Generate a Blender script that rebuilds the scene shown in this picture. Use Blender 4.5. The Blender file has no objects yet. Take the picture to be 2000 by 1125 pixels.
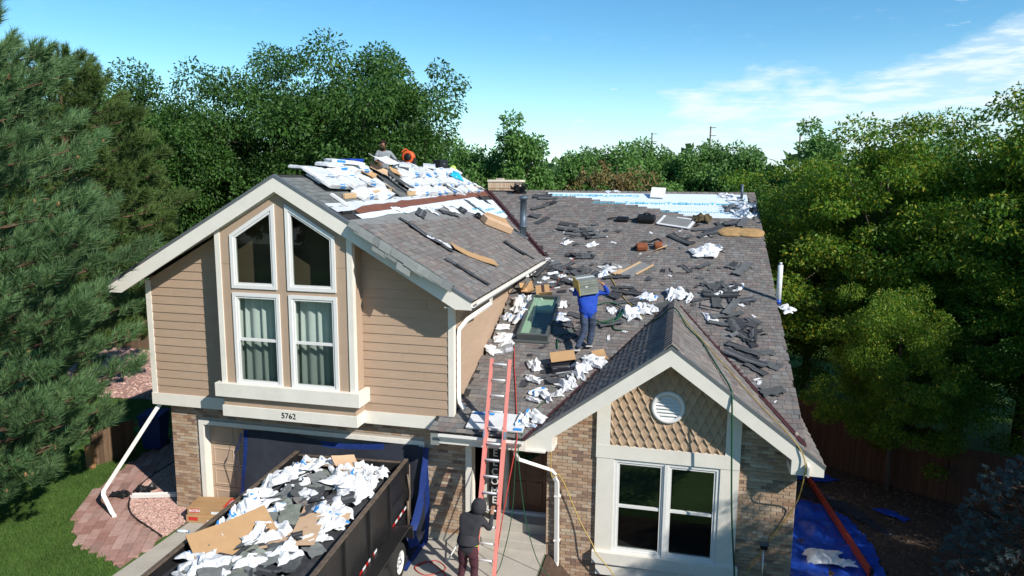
import bpy, bmesh, math, random
import numpy as np
from mathutils import Vector, Matrix, Quaternion, noise
from mathutils.geometry import tessellate_polygon
R_ = math.radians
scene = bpy.context.scene
COL = scene.collection
random.seed(7)

# ---------------------------------------------------------------- camera, sky, sun, exposure
YAW, PITCH, ROLL, FPX = 0.22978, 0.15333, 0.0075, 1389.58
CAM = Vector((11.388, -13.296, 7.626))
fw = Vector((-math.sin(YAW)*math.cos(PITCH), math.cos(YAW)*math.cos(PITCH), -math.sin(PITCH)))
rt = Vector((math.cos(YAW), math.sin(YAW), 0)); up = rt.cross(fw)
rt2 = rt*math.cos(ROLL)+up*math.sin(ROLL); up2 = up*math.cos(ROLL)-rt*math.sin(ROLL)
cd = bpy.data.cameras.new('camera'); cam = bpy.data.objects.new('camera', cd); COL.objects.link(cam)
cd.sensor_width = 36; cd.lens = FPX/2000*36; cd.clip_start = .1; cd.clip_end = 4000
cam.matrix_world = Matrix(((rt2.x, up2.x, -fw.x, CAM.x), (rt2.y, up2.y, -fw.y, CAM.y), (rt2.z, up2.z, -fw.z, CAM.z), (0, 0, 0, 1)))
scene.camera = cam

SUN_AZ, SUN_EL = R_(123), R_(35)          # azimuth clockwise from +Y
SUNV = Vector((math.sin(SUN_AZ)*math.cos(SUN_EL), math.cos(SUN_AZ)*math.cos(SUN_EL), math.sin(SUN_EL)))
sd = bpy.data.lights.new('sun', 'SUN'); sd.energy = 5.0; sd.angle = R_(.55); sd.color = (1, .955, .88)
sun = bpy.data.objects.new('sun', sd); COL.objects.link(sun); sun.rotation_euler = SUNV.to_track_quat('Z', 'Y').to_euler()
sun.location = (20, -20, 30)

def world():
    w = bpy.data.worlds.new('World'); scene.world = w; w.use_nodes = True
    t = w.node_tree; N = t.nodes; L = t.links; N.clear()
    out = N.new('ShaderNodeOutputWorld'); bg = N.new('ShaderNodeBackground'); bg.inputs[1].default_value = .118
    sky = N.new('ShaderNodeTexSky'); sky.sky_type = 'NISHITA'; sky.sun_disc = False
    sky.sun_elevation = SUN_EL; sky.sun_rotation = SUN_AZ; sky.altitude = 1600; sky.air_density = 1.0; sky.dust_density = .15; sky.ozone_density = 1.6
    def M(op, a, b=None, c=None):
        n = N.new('ShaderNodeMath'); n.operation = op
        for i, q in enumerate((a, b, c)):
            if q is None: continue
            if isinstance(q, (int, float)): n.inputs[i].default_value = q
            else: L.new(q, n.inputs[i])
        return n.outputs[0]
    tc = N.new('ShaderNodeTexCoord'); nv = N.new('ShaderNodeVectorMath'); nv.operation = 'NORMALIZE'
    L.new(tc.outputs['Generated'], nv.inputs[0]); sx = N.new('ShaderNodeSeparateXYZ'); L.new(nv.outputs[0], sx.inputs[0])
    x, y, z = sx.outputs
    el = M('MULTIPLY', M('ARCSINE', z), 57.2958)
    az = M('ARCTAN2', x, y)
    def nz(scale, sy, detail, off, rough=.55):
        cmb = N.new('ShaderNodeCombineXYZ'); L.new(M('SINE', az), cmb.inputs[0]); L.new(M('COSINE', az), cmb.inputs[1]); L.new(M('MULTIPLY', el, sy), cmb.inputs[2])
        ad = N.new('ShaderNodeVectorMath'); ad.operation = 'ADD'; L.new(cmb.outputs[0], ad.inputs[0]); ad.inputs[1].default_value = off
        n = N.new('ShaderNodeTexNoise'); L.new(ad.outputs[0], n.inputs['Vector']); n.inputs['Scale'].default_value = scale; n.inputs['Detail'].default_value = detail; n.inputs['Roughness'].default_value = rough
        return n.outputs['Fac']
    n1 = nz(7, .045, 9, (2.3, .7, .2)); n2 = nz(15, .11, 10, (.4, 3.1, 1.7), .6); n3 = nz(30, .05, 6, (5, 1, 2))
    edge = M('MULTIPLY_ADD', M('SINE', az), 15, 6.3)
    # bank of cloud below an uneven upper edge
    d = M('SUBTRACT', M('ADD', edge, M('MULTIPLY', M('SUBTRACT', n1, .5), 12)), el)
    def ss(v, a, b):
        mr = N.new('ShaderNodeMapRange'); mr.interpolation_type = 'SMOOTHSTEP'; L.new(v, mr.inputs[0]); mr.inputs[1].default_value = a; mr.inputs[2].default_value = b; return mr.outputs[0]
    bank = M('MULTIPLY', ss(d, -.3, 2.2), M('ADD', .40, M('MULTIPLY', ss(n2, .40, .62), .56)))
    puff = M('MULTIPLY', ss(n2, .645, .72), M('MULTIPLY', ss(d, -7, -1), .7))
    wisp = M('MULTIPLY', ss(n3, .55, .8), M('MULTIPLY', ss(el, 16, 4), .18))
    lowh = M('MULTIPLY', ss(el, 11, -2.0), .50)
    c = M('MINIMUM', M('MAXIMUM', M('MAXIMUM', bank, puff), M('MAXIMUM', wisp, lowh)), .96)
    mx = N.new('ShaderNodeMix'); mx.data_type = 'RGBA'
    L.new(c, mx.inputs[0]); 
    hs = N.new('ShaderNodeHueSaturation'); hs.inputs['Saturation'].default_value = 1.26; hs.inputs['Value'].default_value = 1.0; L.new(sky.outputs[0], hs.inputs['Color'])
    gr = N.new('ShaderNodeMix'); gr.data_type = 'RGBA'; gr.blend_type = 'MULTIPLY'; gr.inputs[0].default_value = 1; L.new(hs.outputs[0], gr.inputs[6]); gr.inputs[7].default_value = (1.0, 1.24, 1.16, 1); L.new(gr.outputs[2], mx.inputs[6]); mx.inputs[7].default_value = (6.1, 7.1, 7.7, 1)
    L.new(mx.outputs[2], bg.inputs[0]); L.new(bg.outputs[0], out.inputs[0])
world()
vs = scene.view_settings; vs.view_transform = 'Standard'; vs.look = 'None'; vs.exposure = .30; vs.gamma = 1; vs.use_curve_mapping = False
scene.cycles.max_bounces = 8; scene.cycles.transparent_max_bounces = 12
scene.cycles.sample_clamp_indirect = 6

# ---------------------------------------------------------------- helpers
MATS = {}
def mat(name, col, rough=.7, var=.0, vscale=6, isl=0, cols=None, bump=0, bscale=60, spec=.3, metal=0, trans=0, coords='Object', stretch=None, dirt=0):
    """Principled material; var = low frequency value noise, isl = random per piece value, cols = ramp of piece colours."""
    if name in MATS: return MATS[name]
    m = bpy.data.materials.new(name); MATS[name] = m; m.use_nodes = True; t = m.node_tree; N = t.nodes; L = t.links
    b = N['Principled BSDF']; b.inputs['Roughness'].default_value = rough; b.inputs['Specular IOR Level'].default_value = spec; b.inputs['Metallic'].default_value = metal
    c = None
    def rgb(q): return (q[0], q[1], q[2], 1)
    if cols or isl:
        oi = N.new('ShaderNodeObjectInfo'); gi = N.new('ShaderNodeNewGeometry'); ad = N.new('ShaderNodeMath'); ad.operation = 'ADD'
        L.new(oi.outputs['Random'], ad.inputs[0]); L.new(gi.outputs['Random Per Island'], ad.inputs[1])
        fr = N.new('ShaderNodeMath'); fr.operation = 'FRACT'; L.new(ad.outputs[0], fr.inputs[0]); rnd = fr.outputs[0]
    if cols:
        r = N.new('ShaderNodeValToRGB'); r.color_ramp.interpolation = 'LINEAR'; e = r.color_ramp.elements
        while len(e) < len(cols): e.new(.5)
        for i, q in enumerate(cols): e[i].position = i/(len(cols)-1); e[i].color = rgb(q)
        L.new(rnd, r.inputs[0]); c = r.outputs[0]
    if coords == 'World': tc = N.new('ShaderNodeNewGeometry'); vec = tc.outputs['Position']
    else: tc = N.new('ShaderNodeTexCoord'); vec = tc.outputs[coords]
    if stretch:
        mp = N.new('ShaderNodeMapping'); mp.inputs['Scale'].default_value = stretch; L.new(vec, mp.inputs[0]); vec = mp.outputs[0]
    fac = None
    if var:
        n = N.new('ShaderNodeTexNoise'); n.inputs['Scale'].default_value = vscale; n.inputs['Detail'].default_value = 8; n.inputs['Roughness'].default_value = .65; L.new(vec, n.inputs['Vector'])
        mr = N.new('ShaderNodeMapRange'); L.new(n.outputs['Fac'], mr.inputs[0]); mr.inputs[1].default_value = .25; mr.inputs[2].default_value = .75; mr.inputs[3].default_value = 1-var; mr.inputs[4].default_value = 1+var
        fac = mr.outputs[0]
    if isl:
        mr = N.new('ShaderNodeMapRange'); L.new(rnd, mr.inputs[0]); mr.inputs[3].default_value = 1-isl; mr.inputs[4].default_value = 1+isl
        if fac is None: fac = mr.outputs[0]
        else:
            mu = N.new('ShaderNodeMath'); mu.operation = 'MULTIPLY'; L.new(fac, mu.inputs[0]); L.new(mr.outputs[0], mu.inputs[1]); fac = mu.outputs[0]
    if fac is not None:
        vm = N.new('ShaderNodeVectorMath'); vm.operation = 'SCALE'
        if c is None: vm.inputs[0].default_value = col
        else: L.new(c, vm.inputs[0])
        L.new(fac, vm.inputs['Scale']); c = vm.outputs[0]
    if dirt:
        n = N.new('ShaderNodeTexNoise'); n.inputs['Scale'].default_value = 1.7; n.inputs['Detail'].default_value = 10; n.inputs['Roughness'].default_value = .75; L.new(vec, n.inputs['Vector'])
        mr = N.new('ShaderNodeMapRange'); L.new(n.outputs['Fac'], mr.inputs[0]); mr.inputs[1].default_value = .48; mr.inputs[2].default_value = .75; mr.inputs[4].default_value = dirt
        mx = N.new('ShaderNodeMix'); mx.data_type = 'RGBA'; L.new(mr.outputs[0], mx.inputs[0]); mx.inputs[7].default_value = (.16, .12, .085, 1)
        if c is None: mx.inputs[6].default_value = rgb(col)
        else: L.new(c, mx.inputs[6])
        c = mx.outputs[2]
    if c is None: b.inputs['Base Color'].default_value = rgb(col)
    else: L.new(c, b.inputs['Base Color'])
    if bump:
        n = N.new('ShaderNodeTexNoise'); n.inputs['Scale'].default_value = bscale; n.inputs['Detail'].default_value = 6; L.new(vec, n.inputs['Vector'])
        bp = N.new('ShaderNodeBump'); bp.inputs['Strength'].default_value = bump; bp.inputs['Distance'].default_value = .02; L.new(n.outputs['Fac'], bp.inputs['Height']); L.new(bp.outputs[0], b.inputs['Normal'])
    if trans:
        tr = N.new('ShaderNodeBsdfTranslucent'); ms = N.new('ShaderNodeMixShader'); ms.inputs[0].default_value = trans
        if c is None: tr.inputs[0].default_value = rgb(col)
        else: L.new(c, tr.inputs[0])
        L.new(b.outputs[0], ms.inputs[1]); L.new(tr.outputs[0], ms.inputs[2]); L.new(ms.outputs[0], N['Material Output'].inputs[0])
    return m
def glass(name, tint, spec=.5):
    """thin pane: tinted see-through plus mirror that grows towards grazing angles (same from both sides)."""
    m = bpy.data.materials.new(name); m.use_nodes = True; t = m.node_tree; N = t.nodes; L = t.links; N.clear()
    o = N.new('ShaderNodeOutputMaterial'); tr = N.new('ShaderNodeBsdfTransparent'); tr.inputs[0].default_value = (*tint, 1)
    g = N.new('ShaderNodeBsdfGlossy'); g.inputs['Roughness'].default_value = .02; f = N.new('ShaderNodeLayerWeight'); f.inputs[0].default_value = .5
    pw = N.new('ShaderNodeMath'); pw.operation = 'POWER'; pw.inputs[1].default_value = 4; L.new(f.outputs['Facing'], pw.inputs[0])
    mu = N.new('ShaderNodeMath'); mu.operation = 'MULTIPLY_ADD'; mu.inputs[1].default_value = 1.6*spec; mu.inputs[2].default_value = .2*spec; L.new(pw.outputs[0], mu.inputs[0])
    ms = N.new('ShaderNodeMixShader'); L.new(mu.outputs[0], ms.inputs[0]); L.new(tr.outputs[0], ms.inputs[1]); L.new(g.outputs[0], ms.inputs[2]); L.new(ms.outputs[0], o.inputs[0])
    return m

def me_obj(name, V, F, m, parent=None, smooth=False):
    me = bpy.data.meshes.new(name); me.from_pydata([tuple(v) for v in V], [], F); me.update()
    if smooth: me.polygons.foreach_set('use_smooth', [True]*len(me.polygons))
    return link(name, me, m, parent)
def link(name, me, m, parent=None):
    if m is not None and not me.materials: me.materials.append(m)
    o = bpy.data.objects.new(name, me); COL.objects.link(o)
    if parent is not None: o.parent = parent
    return o
def np_obj(name, V, F, m, parent=None):
    """V (n,3), F (k,3|4) numpy arrays, fast."""
    me = bpy.data.meshes.new(name); V = np.asarray(V, np.float32); F = np.asarray(F, np.int32); k, s = F.shape
    me.vertices.add(len(V)); me.vertices.foreach_set('co', V.ravel()); me.loops.add(k*s); me.loops.foreach_set('vertex_index', F.ravel())
    me.polygons.add(k); me.polygons.foreach_set('loop_start', np.arange(0, k*s, s, dtype=np.int32)); me.update(calc_edges=True); me.polygons.foreach_set('use_smooth', np.zeros(k, bool))
    return link(name, me, m, parent)
def empty(name, loc=(0, 0, 0), rz=0):
    o = bpy.data.objects.new(name, None); COL.objects.link(o); o.location = loc; o.rotation_euler = (0, 0, rz); o.empty_display_size = .2; return o
def tag(o, label=None, cat=None, group=None, kind=None):
    if label: o['label'] = label
    if cat: o['category'] = cat
    if group: o['group'] = group
    if kind: o['kind'] = kind
    return o
BF = [(0, 3, 2, 1), (4, 5, 6, 7), (0, 1, 5, 4), (1, 2, 6, 5), (2, 3, 7, 6), (3, 0, 4, 7)]
def boxv(x0, x1, y0, y1, z0, z1): return [(x0, y0, z0), (x1, y0, z0), (x1, y1, z0), (x0, y1, z0), (x0, y0, z1), (x1, y0, z1), (x1, y1, z1), (x0, y1, z1)]
def box(name, x0, x1, y0, y1, z0, z1, m, parent=None, bev=0):
    if bev:
        bm = bmesh.new(); vs_ = [bm.verts.new(v) for v in boxv(x0, x1, y0, y1, z0, z1)]
        for f in BF: bm.faces.new([vs_[i] for i in f])
        bmesh.ops.bevel(bm, geom=bm.edges[:], offset=bev, segments=2, affect='EDGES', profile=.5)
        me = bpy.data.meshes.new(name); bm.to_mesh(me); bm.free(); return link(name, me, m, parent)
    return me_obj(name, boxv(x0, x1, y0, y1, z0, z1), BF, m, parent)
def boxes(name, L, m, parent=None):
    V = []; F = []
    for b in L:
        k = len(V); V += boxv(*b); F += [tuple(i+k for i in f) for f in BF]
    return me_obj(name, V, F, m, parent)
def prism(name, poly, a, b, m, parent=None, axis='y', holes=()):
    """polygon (p,q) extruded between a and b along axis (y: p=x q=z; x: p=y q=z; z: p=x q=y)."""
    def pt(p, t): return (p[0], t, p[1]) if axis == 'y' else ((t, p[0], p[1]) if axis == 'x' else (p[0], p[1], t))
    loops = [list(poly)]+[list(h) for h in holes]; flat = [p for l in loops for p in l]; n = len(flat)
    tris = tessellate_polygon([[Vector((p[0], p[1], 0)) for p in l] for l in loops])
    V = [pt(p, a) for p in flat]+[pt(p, b) for p in flat]; F = []
    for t in tris:
        F.append(tuple(t)); F.append(tuple(i+n for i in reversed(t)))
    k = 0
    for l in loops:
        c = len(l)
        for i in range(c): j = (i+1) % c; F.append((k+i, k+j, k+j+n, k+i+n))
        k += c
    o = me_obj(name, V, F, m, parent)
    bm = bmesh.new(); bm.from_mesh(o.data); bmesh.ops.recalc_face_normals(bm, faces=bm.faces[:]); bm.to_mesh(o.data); bm.free(); return o
def tube_vf(pts, r, n=8, cap=True):
    pts = [Vector(p) for p in pts]; V = []; F = []; rs = r if isinstance(r, (list, tuple)) else [r]*len(pts)
    ref = None
    for i, p in enumerate(pts):
        d = (pts[min(i+1, len(pts)-1)]-pts[max(i-1, 0)])
        d = d.normalized() if d.length > 1e-9 else Vector((0, 0, 1))
        if ref is None: ref = d.orthogonal().normalized()
        a = (ref-d*ref.dot(d))
        a = a.normalized() if a.length > 1e-6 else d.orthogonal().normalized()
        ref = a; b = d.cross(a)
        for k in range(n):
            t = 2*math.pi*k/n; V.append(p+(a*math.cos(t)+b*math.sin(t))*rs[i])
    for i in range(len(pts)-1):
        for k in range(n): F.append((i*n+k, i*n+(k+1) % n, (i+1)*n+(k+1) % n, (i+1)*n+k))
    if cap: F.append(tuple(range(n-1, -1, -1))); F.append(tuple((len(pts)-1)*n+k for k in range(n)))
    return V, F
def tube(name, pts, r, m, parent=None, n=8):
    V, F = tube_vf(pts, r, n); return me_obj(name, V, F, m, parent, True)
def smooth_path(pts, k=6):
    P_ = [Vector(p) for p in pts]; out = []
    for i in range(len(P_)-1):
        p0, p1, p2, p3 = P_[max(i-1, 0)], P_[i], P_[i+1], P_[min(i+2, len(P_)-1)]
        for j in range(k):
            t = j/k; out.append(.5*((2*p1)+(p2-p0)*t+(2*p0-5*p1+4*p2-p3)*t*t+(3*p1-p0-3*p2+p3)*t**3))
    return out+[P_[-1]]
def rect_tube(name, pts, w, d, m, parent=None, side=(1, 0, 0)):
    """square section pipe (downspout) through points."""
    pts = [Vector(p) for p in pts]; V = []; F = []
    for i, p in enumerate(pts):
        t = (pts[min(i+1, len(pts)-1)]-pts[max(i-1, 0)]).normalized(); s = Vector(side); s = (s-t*s.dot(t)).normalized(); q = t.cross(s)
        for a, b in ((-1, -1), (1, -1), (1, 1), (-1, 1)): V.append(p+s*a*w/2+q*b*d/2)
    for i in range(len(pts)-1):
        for k in range(4): F.append((i*4+k, i*4+(k+1) % 4, (i+1)*4+(k+1) % 4, (i+1)*4+k))
    F.append((3, 2, 1, 0)); e = (len(pts)-1)*4; F.append((e, e+1, e+2, e+3)); return me_obj(name, V, F, m, parent)
def text(name, s, size, m, M, parent=None, depth=.003, align='CENTER', bold=0, sx=1):
    cu = bpy.data.curves.new(name, 'FONT'); cu.body = s; cu.size = size; cu.extrude = depth; cu.align_x = align; cu.align_y = 'CENTER'; cu.offset = bold; cu.resolution_u = 3
    o = bpy.data.objects.new(name, cu); COL.objects.link(o); bpy.context.view_layer.update()
    me = bpy.data.meshes.new_from_object(o.evaluated_get(bpy.context.evaluated_depsgraph_get())); bpy.data.objects.remove(o); bpy.data.curves.remove(cu)
    me.name = name; me.materials.clear(); q = link(name, me, m, parent); me.transform(M @ Matrix.Diagonal((sx, 1, 1, 1))); return q
def frame(o, u, v):
    """matrix with columns u, v, u x v at o."""
    u = Vector(u).normalized(); v = Vector(v); v = (v-u*v.dot(u)).normalized(); w = u.cross(v)
    return Matrix(((u.x, v.x, w.x, o[0]), (u.y, v.y, w.y, o[1]), (u.z, v.z, w.z, o[2]), (0, 0, 0, 1)))

# ---------------------------------------------------------------- materials
TAN = mat('tan_siding_paint', (.41, .29, .203), .75, dirt=.13, var=.07, vscale=2.5, bump=.25, bscale=90, stretch=(1, 1, 6), isl=.035)
TANP = mat('tan_panel_paint', (.415, .30, .213), .8, var=.06, vscale=3, bump=.3, bscale=120)
WHITE = mat('cream_trim_paint', (.72, .68, .60), .6, var=.05, vscale=3, bump=.08, bscale=40, dirt=.10)
GUTW = mat('white_gutter_metal', (.78, .76, .71), .4, var=.04, vscale=4, dirt=.08)
VINYL = mat('white_vinyl', (.70, .69, .66), .4, var=.03)
SHING = mat('old_shingle', (.1, .1, .1), .95, cols=[(.132, .116, .108), (.188, .168, .154), (.142, .140, .136), (.232, .203, .180), (.162, .130, .122), (.20, .198, .190), (.175, .142, .130), (.145, .142, .138)], var=.22, vscale=9, spec=.1, coords='World')
SHINGN = mat('new_grey_shingle', (.1, .1, .1), .95, cols=[(.135, .145, .14), (.165, .175, .168), (.115, .122, .12), (.185, .195, .187)], var=.15, vscale=9, spec=.1, coords='World')
DECK = mat('roof_deck_felt', (.035, .033, .032), .9, var=.2)
MORTAR = mat('mortar', (.40, .35, .29), .95, var=.12, vscale=20, bump=.4, bscale=100)
BRICK = mat('brick', (.3, .2, .12), .9, cols=[(.36, .225, .14), (.42, .30, .20), (.29, .165, .10), (.48, .36, .25), (.33, .22, .145), (.20, .125, .095), (.44, .30, .19), (.38, .29, .215), (.50, .40, .29)], var=.16, vscale=14, coords='World')
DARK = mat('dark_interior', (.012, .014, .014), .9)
GLASS = glass('window_glass', (.88, .93, .91)); GLASSB = glass('bay_window_glass', (.84, .88, .87), .85); GLASSD = glass('dark_window_glass', (.5, .56, .54), .16)
CONC = mat('concrete', (.42, .385, .33), .9, var=.13, vscale=1.5, bump=.2, bscale=60, dirt=.25)
ALU = mat('aluminium', (.62, .62, .63), .35, metal=.85, var=.06)
CARD = mat('cardboard', (.42, .255, .125), .85, var=.08, vscale=5, isl=.1)
CARDL = mat('pale_cardboard', (.52, .35, .22), .85, var=.08, vscale=5)
BLACKM = mat('black_painted_steel', (.014, .014, .015), .38, var=.35, vscale=3, dirt=.09, spec=.5)
RUBBER = mat('tyre_rubber', (.022, .021, .02), .85, var=.3, vscale=12)
BLUE = mat('blue_tarp', (.018, .07, .42), .32, var=.2, vscale=5, bump=.3, bscale=14, spec=.5)
BLUEH = mat('blue_hem', (.014, .035, .16), .5, var=.3, vscale=6, bump=.3, bscale=14)
NAVY = mat('dark_mesh_tarp', (.028, .031, .042), .75, var=.25, vscale=3, bump=.25, bscale=10)
PAPER = mat('torn_white_underlayment', (.70, .705, .71), .7, isl=.12, var=.10, vscale=3, dirt=.16, trans=.12, bump=.25, bscale=12)
PAPERG = mat('grey_underlayment_back', (.40, .39, .37), .8, isl=.2, bump=.2, bscale=12)
BLUEPR = mat('blue_print', (.03, .22, .55), .6)
TEAL = mat('teal_print', (.06, .42, .58), .7)
STRIP = mat('black_shingle_underside', (.042, .043, .048), .8, isl=.4, var=.2, vscale=8, bump=.2)
GRIT = mat('grey_granule_strip', (.095, .10, .102), .95, isl=.3, var=.2, vscale=9, bump=.4, bscale=120)
WOOD = mat('pale_timber', (.50, .34, .19), .8, var=.15, vscale=6, stretch=(1, 8, 8))
BLACKP = mat('black_plastic', (.012, .012, .013), .4, var=.2)
# ---------------------------------------------------------------- the house
house = tag(empty('house', (0, 0, 0)), 'tan-sided two-storey house with brick ground floor and half-stripped brown shingle roofs', 'house')
LXP, LZP, LS = 3.557, 7.658, .572            # left block: ridge x, ridge z, slope
XE, YF, YB = 7.631, -.545, 12.08             # right eave x, front rake y, rear y
XEL = 2*LXP-XE
MS, MZR, MYR = .361, 7.171, 12.06            # main roof: slope, ridge z, ridge y
MX1, MYE = 13.815, -.44
BX, BZ, BS, BYF = 11.349, 4.612, .735, -.314 # bay gable: ridge x, ridge z, slope, front rake y
def zL(x): return LZP-LS*abs(x-LXP)
def zM(y): return MZR-MS*(MYR-y)
def zB(x): return BZ-BS*abs(x-BX)
PIECES = {'shingle': [], 'brick': []}

def roof_plane(part, org, U, V, ulen, vlen, keep, seed, expo=.143, material=None, wide=(.11, .21)):
    """courses of separate shingles; U along the eave, V up the slope."""
    rnd = random.Random(seed); U = Vector(U).normalized(); V = Vector(V).normalized(); Nn = U.cross(V); org = Vector(org)
    if Nn.z < 0: Nn = -Nn
    n = int(vlen/expo); thick = False
    for i in range(n):
        v = i*expo+rnd.uniform(-.004, .004); u = -rnd.uniform(0, .3)
        while u < ulen:
            w = rnd.uniform(*wide); u0, u1 = max(u, 0), min(u+w, ulen); u += w; thick = not thick
            if u1-u0 < .05: continue
            c = org+U*((u0+u1)/2)+V*(v+expo/2)
            if not keep(c, org+U*u0+V*v, org+U*u1+V*v): continue
            t = (.015 if thick else .010)+rnd.uniform(-.002, .003); dv = rnd.uniform(-.004, .004)+(0 if thick else .012)
            PIECES['shingle'].append((part, org+U*(u0+.003)+V*(v+dv), U*(u1-u0-.006), V*(expo*1.18-dv), Nn*t, material or SHING))
def emit_pieces():
    """the 300 pieces of a kind that show largest are objects of their own, the rest one mesh per part."""
    for kind, plist in PIECES.items():
        plist.sort(key=lambda p: (p[1]-CAM).length)
        un = {}
        for idx, (part, o, a, b, c, m) in enumerate(plist):
            if idx < 300:
                if m.name not in un:
                    if kind == 'shingle': V = [(0, 0, 0), (1, 0, 0), (1, 1, 0), (0, 1, 0), (0, 0, 1), (1, 0, 1), (1, 1, .12), (0, 1, .12)]
                    else: V = [(0, 0, 0), (1, 0, 0), (1, 1, 0), (0, 1, 0), (.012, .03, 1), (.988, .03, 1), (.988, .97, 1), (.012, .97, 1)]
                    me = bpy.data.meshes.new(kind); me.from_pydata(V, [], BF); me.materials.append(m); me.update(); un[m.name] = me
                ob = bpy.data.objects.new(kind, un[m.name]); COL.objects.link(ob); ob.parent = part
                ob.matrix_world = Matrix(((a.x, b.x, c.x, o.x), (a.y, b.y, c.y, o.y), (a.z, b.z, c.z, o.z), (0, 0, 0, 1)))
        rest = {}
        for p in plist[300:]: rest.setdefault((p[0].name, p[5].name), []).append(p)
        for (pn, mn), L in rest.items():
            A = np.array([[list(p[1]), list(p[2]), list(p[3]), list(p[4])] for p in L]); o, a, b, c = A[:, 0], A[:, 1], A[:, 2], A[:, 3]
            k = .12 if kind == 'shingle' else 1.
            V = np.stack([o, o+a, o+a+b, o+b, o+c, o+a+c, o+a+b+c*k, o+b+c*k], 1).reshape(-1, 3)
            F = (np.arange(len(L))[:, None, None]*8+np.array(BF)[None, 1:]).reshape(-1, 4)
            q = np_obj(kind+'s', V, F, L[0][5], L[0][0]); q['kind'] = 'stuff'

# roofs: decks
lroof = prism('upper_roof', [(LXP, LZP-.0), (XE, zL(XE)), (XE, zL(XE)-.05), (LXP, LZP-.05), (XEL, zL(XEL)-.05), (XEL, zL(XEL))], YF, YB, DECK, house)
def quad_slab(name, P4, th, m, parent):
    P4 = [Vector(p) for p in P4]; n = (P4[1]-P4[0]).cross(P4[3]-P4[0]).normalized(); n = n if n.z > 0 else -n
    V = P4+[p-n*th for p in P4]; return me_obj(name, V, [(0, 1, 2, 3), (7, 6, 5, 4), (0, 4, 5, 1), (1, 5, 6, 2), (2, 6, 7, 3), (3, 7, 4, 0)], m, parent)
XV = 4.46                                          # where the main ridge dies into the upper roof
mroof = me_obj('main_roof', [(6.72, MYE, zM(MYE)), (8.66, MYE, zM(MYE)), (BX, 5.0, zM(5.0)), (MX1, .03, zM(.03)), (MX1, MYR, MZR), (XV, MYR, MZR), (7.6, 7.05, zM(7.05)), (7.0, .42, zM(.42)), (6.72, .4, zM(.4)),
               (MX1, 22, zM(2.1)), (XV, 22, zM(2.1)), (6.72, MYE, zM(MYE)-.06), (8.66, MYE, zM(MYE)-.06), (MX1, .03, zM(.03)-.06), (MX1, MYR, MZR-.06), (MX1, 22, zM(2.1)-.06), (6.72, .0, zM(0)-.06)],
              [(0, 1, 2, 3, 4, 5, 6, 7, 8), (5, 4, 9, 10), (0, 11, 12, 1), (3, 13, 14, 4), (4, 14, 15, 9), (0, 8, 16, 11)], DECK, house)
broof = prism('bay_roof', [(BX, BZ), (14.10, zB(14.10)), (14.10, zB(14.10)-.05), (BX, BZ-.05), (8.6, zB(8.6)-.05), (8.6, zB(8.6))], BYF, 5.4, DECK, house)
# cut the part of the bay deck that would lie below the main roof is buried in it; valleys get flashing
c35 = math.cos(math.atan(MS)); uM = Vector((0, c35, c35*MS)); nM = Vector((0, -c35*MS, c35))
cB = math.cos(math.atan(BS)); cL = math.cos(math.atan(LS))
FELT = [(6.75, 11.72), (8.2, 11.55), (8.75, 11.3), (9.5, 11.1), (10.2, 10.85), (10.9, 10.55), (11.5, 10.25), (12.1, 10.03), (13.5, 10.0)]   # stepped lower edge of the bare felt
def felt_y(x):
    if x < FELT[0][0]: return 99
    for (a, b), (c, d) in zip(FELT, FELT[1:]):
        if a <= x <= c: return b+(d-b)*(x-a)/(c-a)
    return FELT[-1][1]
def keep_main(c, p, q):
    x, y = c.x, c.y
    if y > 7.05 and x < 7.63-(y-7.05)*.631+.10: return False
    if 0 < y <= 7.05 and x < 7.12: return False
    if y <= 0 and x < 6.73: return False
    if zB(x) > c.z+.02 and y > BYF-.3: return False
    if y > felt_y(x)-.02 and x < 13.6: return False
    return True
roof_plane(mroof, (XV, MYE-.03, zM(MYE-.03)), (1, 0, 0), uM, MX1+.02-XV, (MYR-MYE)/c35-.02, keep_main, 11)
# upper roof, right slope: old shingles low, bare bands, new grey shingles below the ridge
def bandx(y, a, b): return a+(b-a)*y/12.2
def keep_old(c, p, q):
    if c.y > 7.05 and c.x > 7.63-(c.y-7.05)*.631-.08: return False
    return c.x > bandx(c.y, 5.20, 5.72)+.05*math.sin(c.y*4.1)+.04*math.sin(c.y*9.7)
def keep_new(c, p, q): return c.x < bandx(c.y, 4.62, 4.42)
uL = Vector((-cL, 0, cL*LS))
roof_plane(lroof, (XE+.02, YF-.02, zL(XE+.02)), (0, 1, 0), uL, YB-YF, (XE-LXP)/cL, keep_old, 21)
roof_plane(lroof, (XE+.02, YF-.02, zL(XE+.02)), (0, 1, 0), uL, YB-YF, (XE-LXP)/cL, keep_new, 22, material=SHINGN, wide=(.14, .26))
roof_plane(lroof, (XEL-.02, YF, zL(XEL-.02)), (0, 1, 0), Vector((cL, 0, cL*LS)), YB-YF, (LXP-XEL)/cL, lambda c, p, q: c.x > 2.4, 23, material=SHINGN)
# bay roof slopes
roof_plane(broof, (8.6, BYF-.02, zB(8.6)), (0, 1, 0), Vector((cB, 0, cB*BS)), 5.5, (BX-8.6)/cB, lambda c, p, q: zM(c.y) < c.z+.03, 31)
roof_plane(broof, (14.1, BYF-.02, zB(14.1)), (0, 1, 0), Vector((-cB, 0, cB*BS)), 5.5, (14.1-BX)/cB, lambda c, p, q: zM(c.y) < c.z+.03 or c.x > 13.8, 32)
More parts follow.
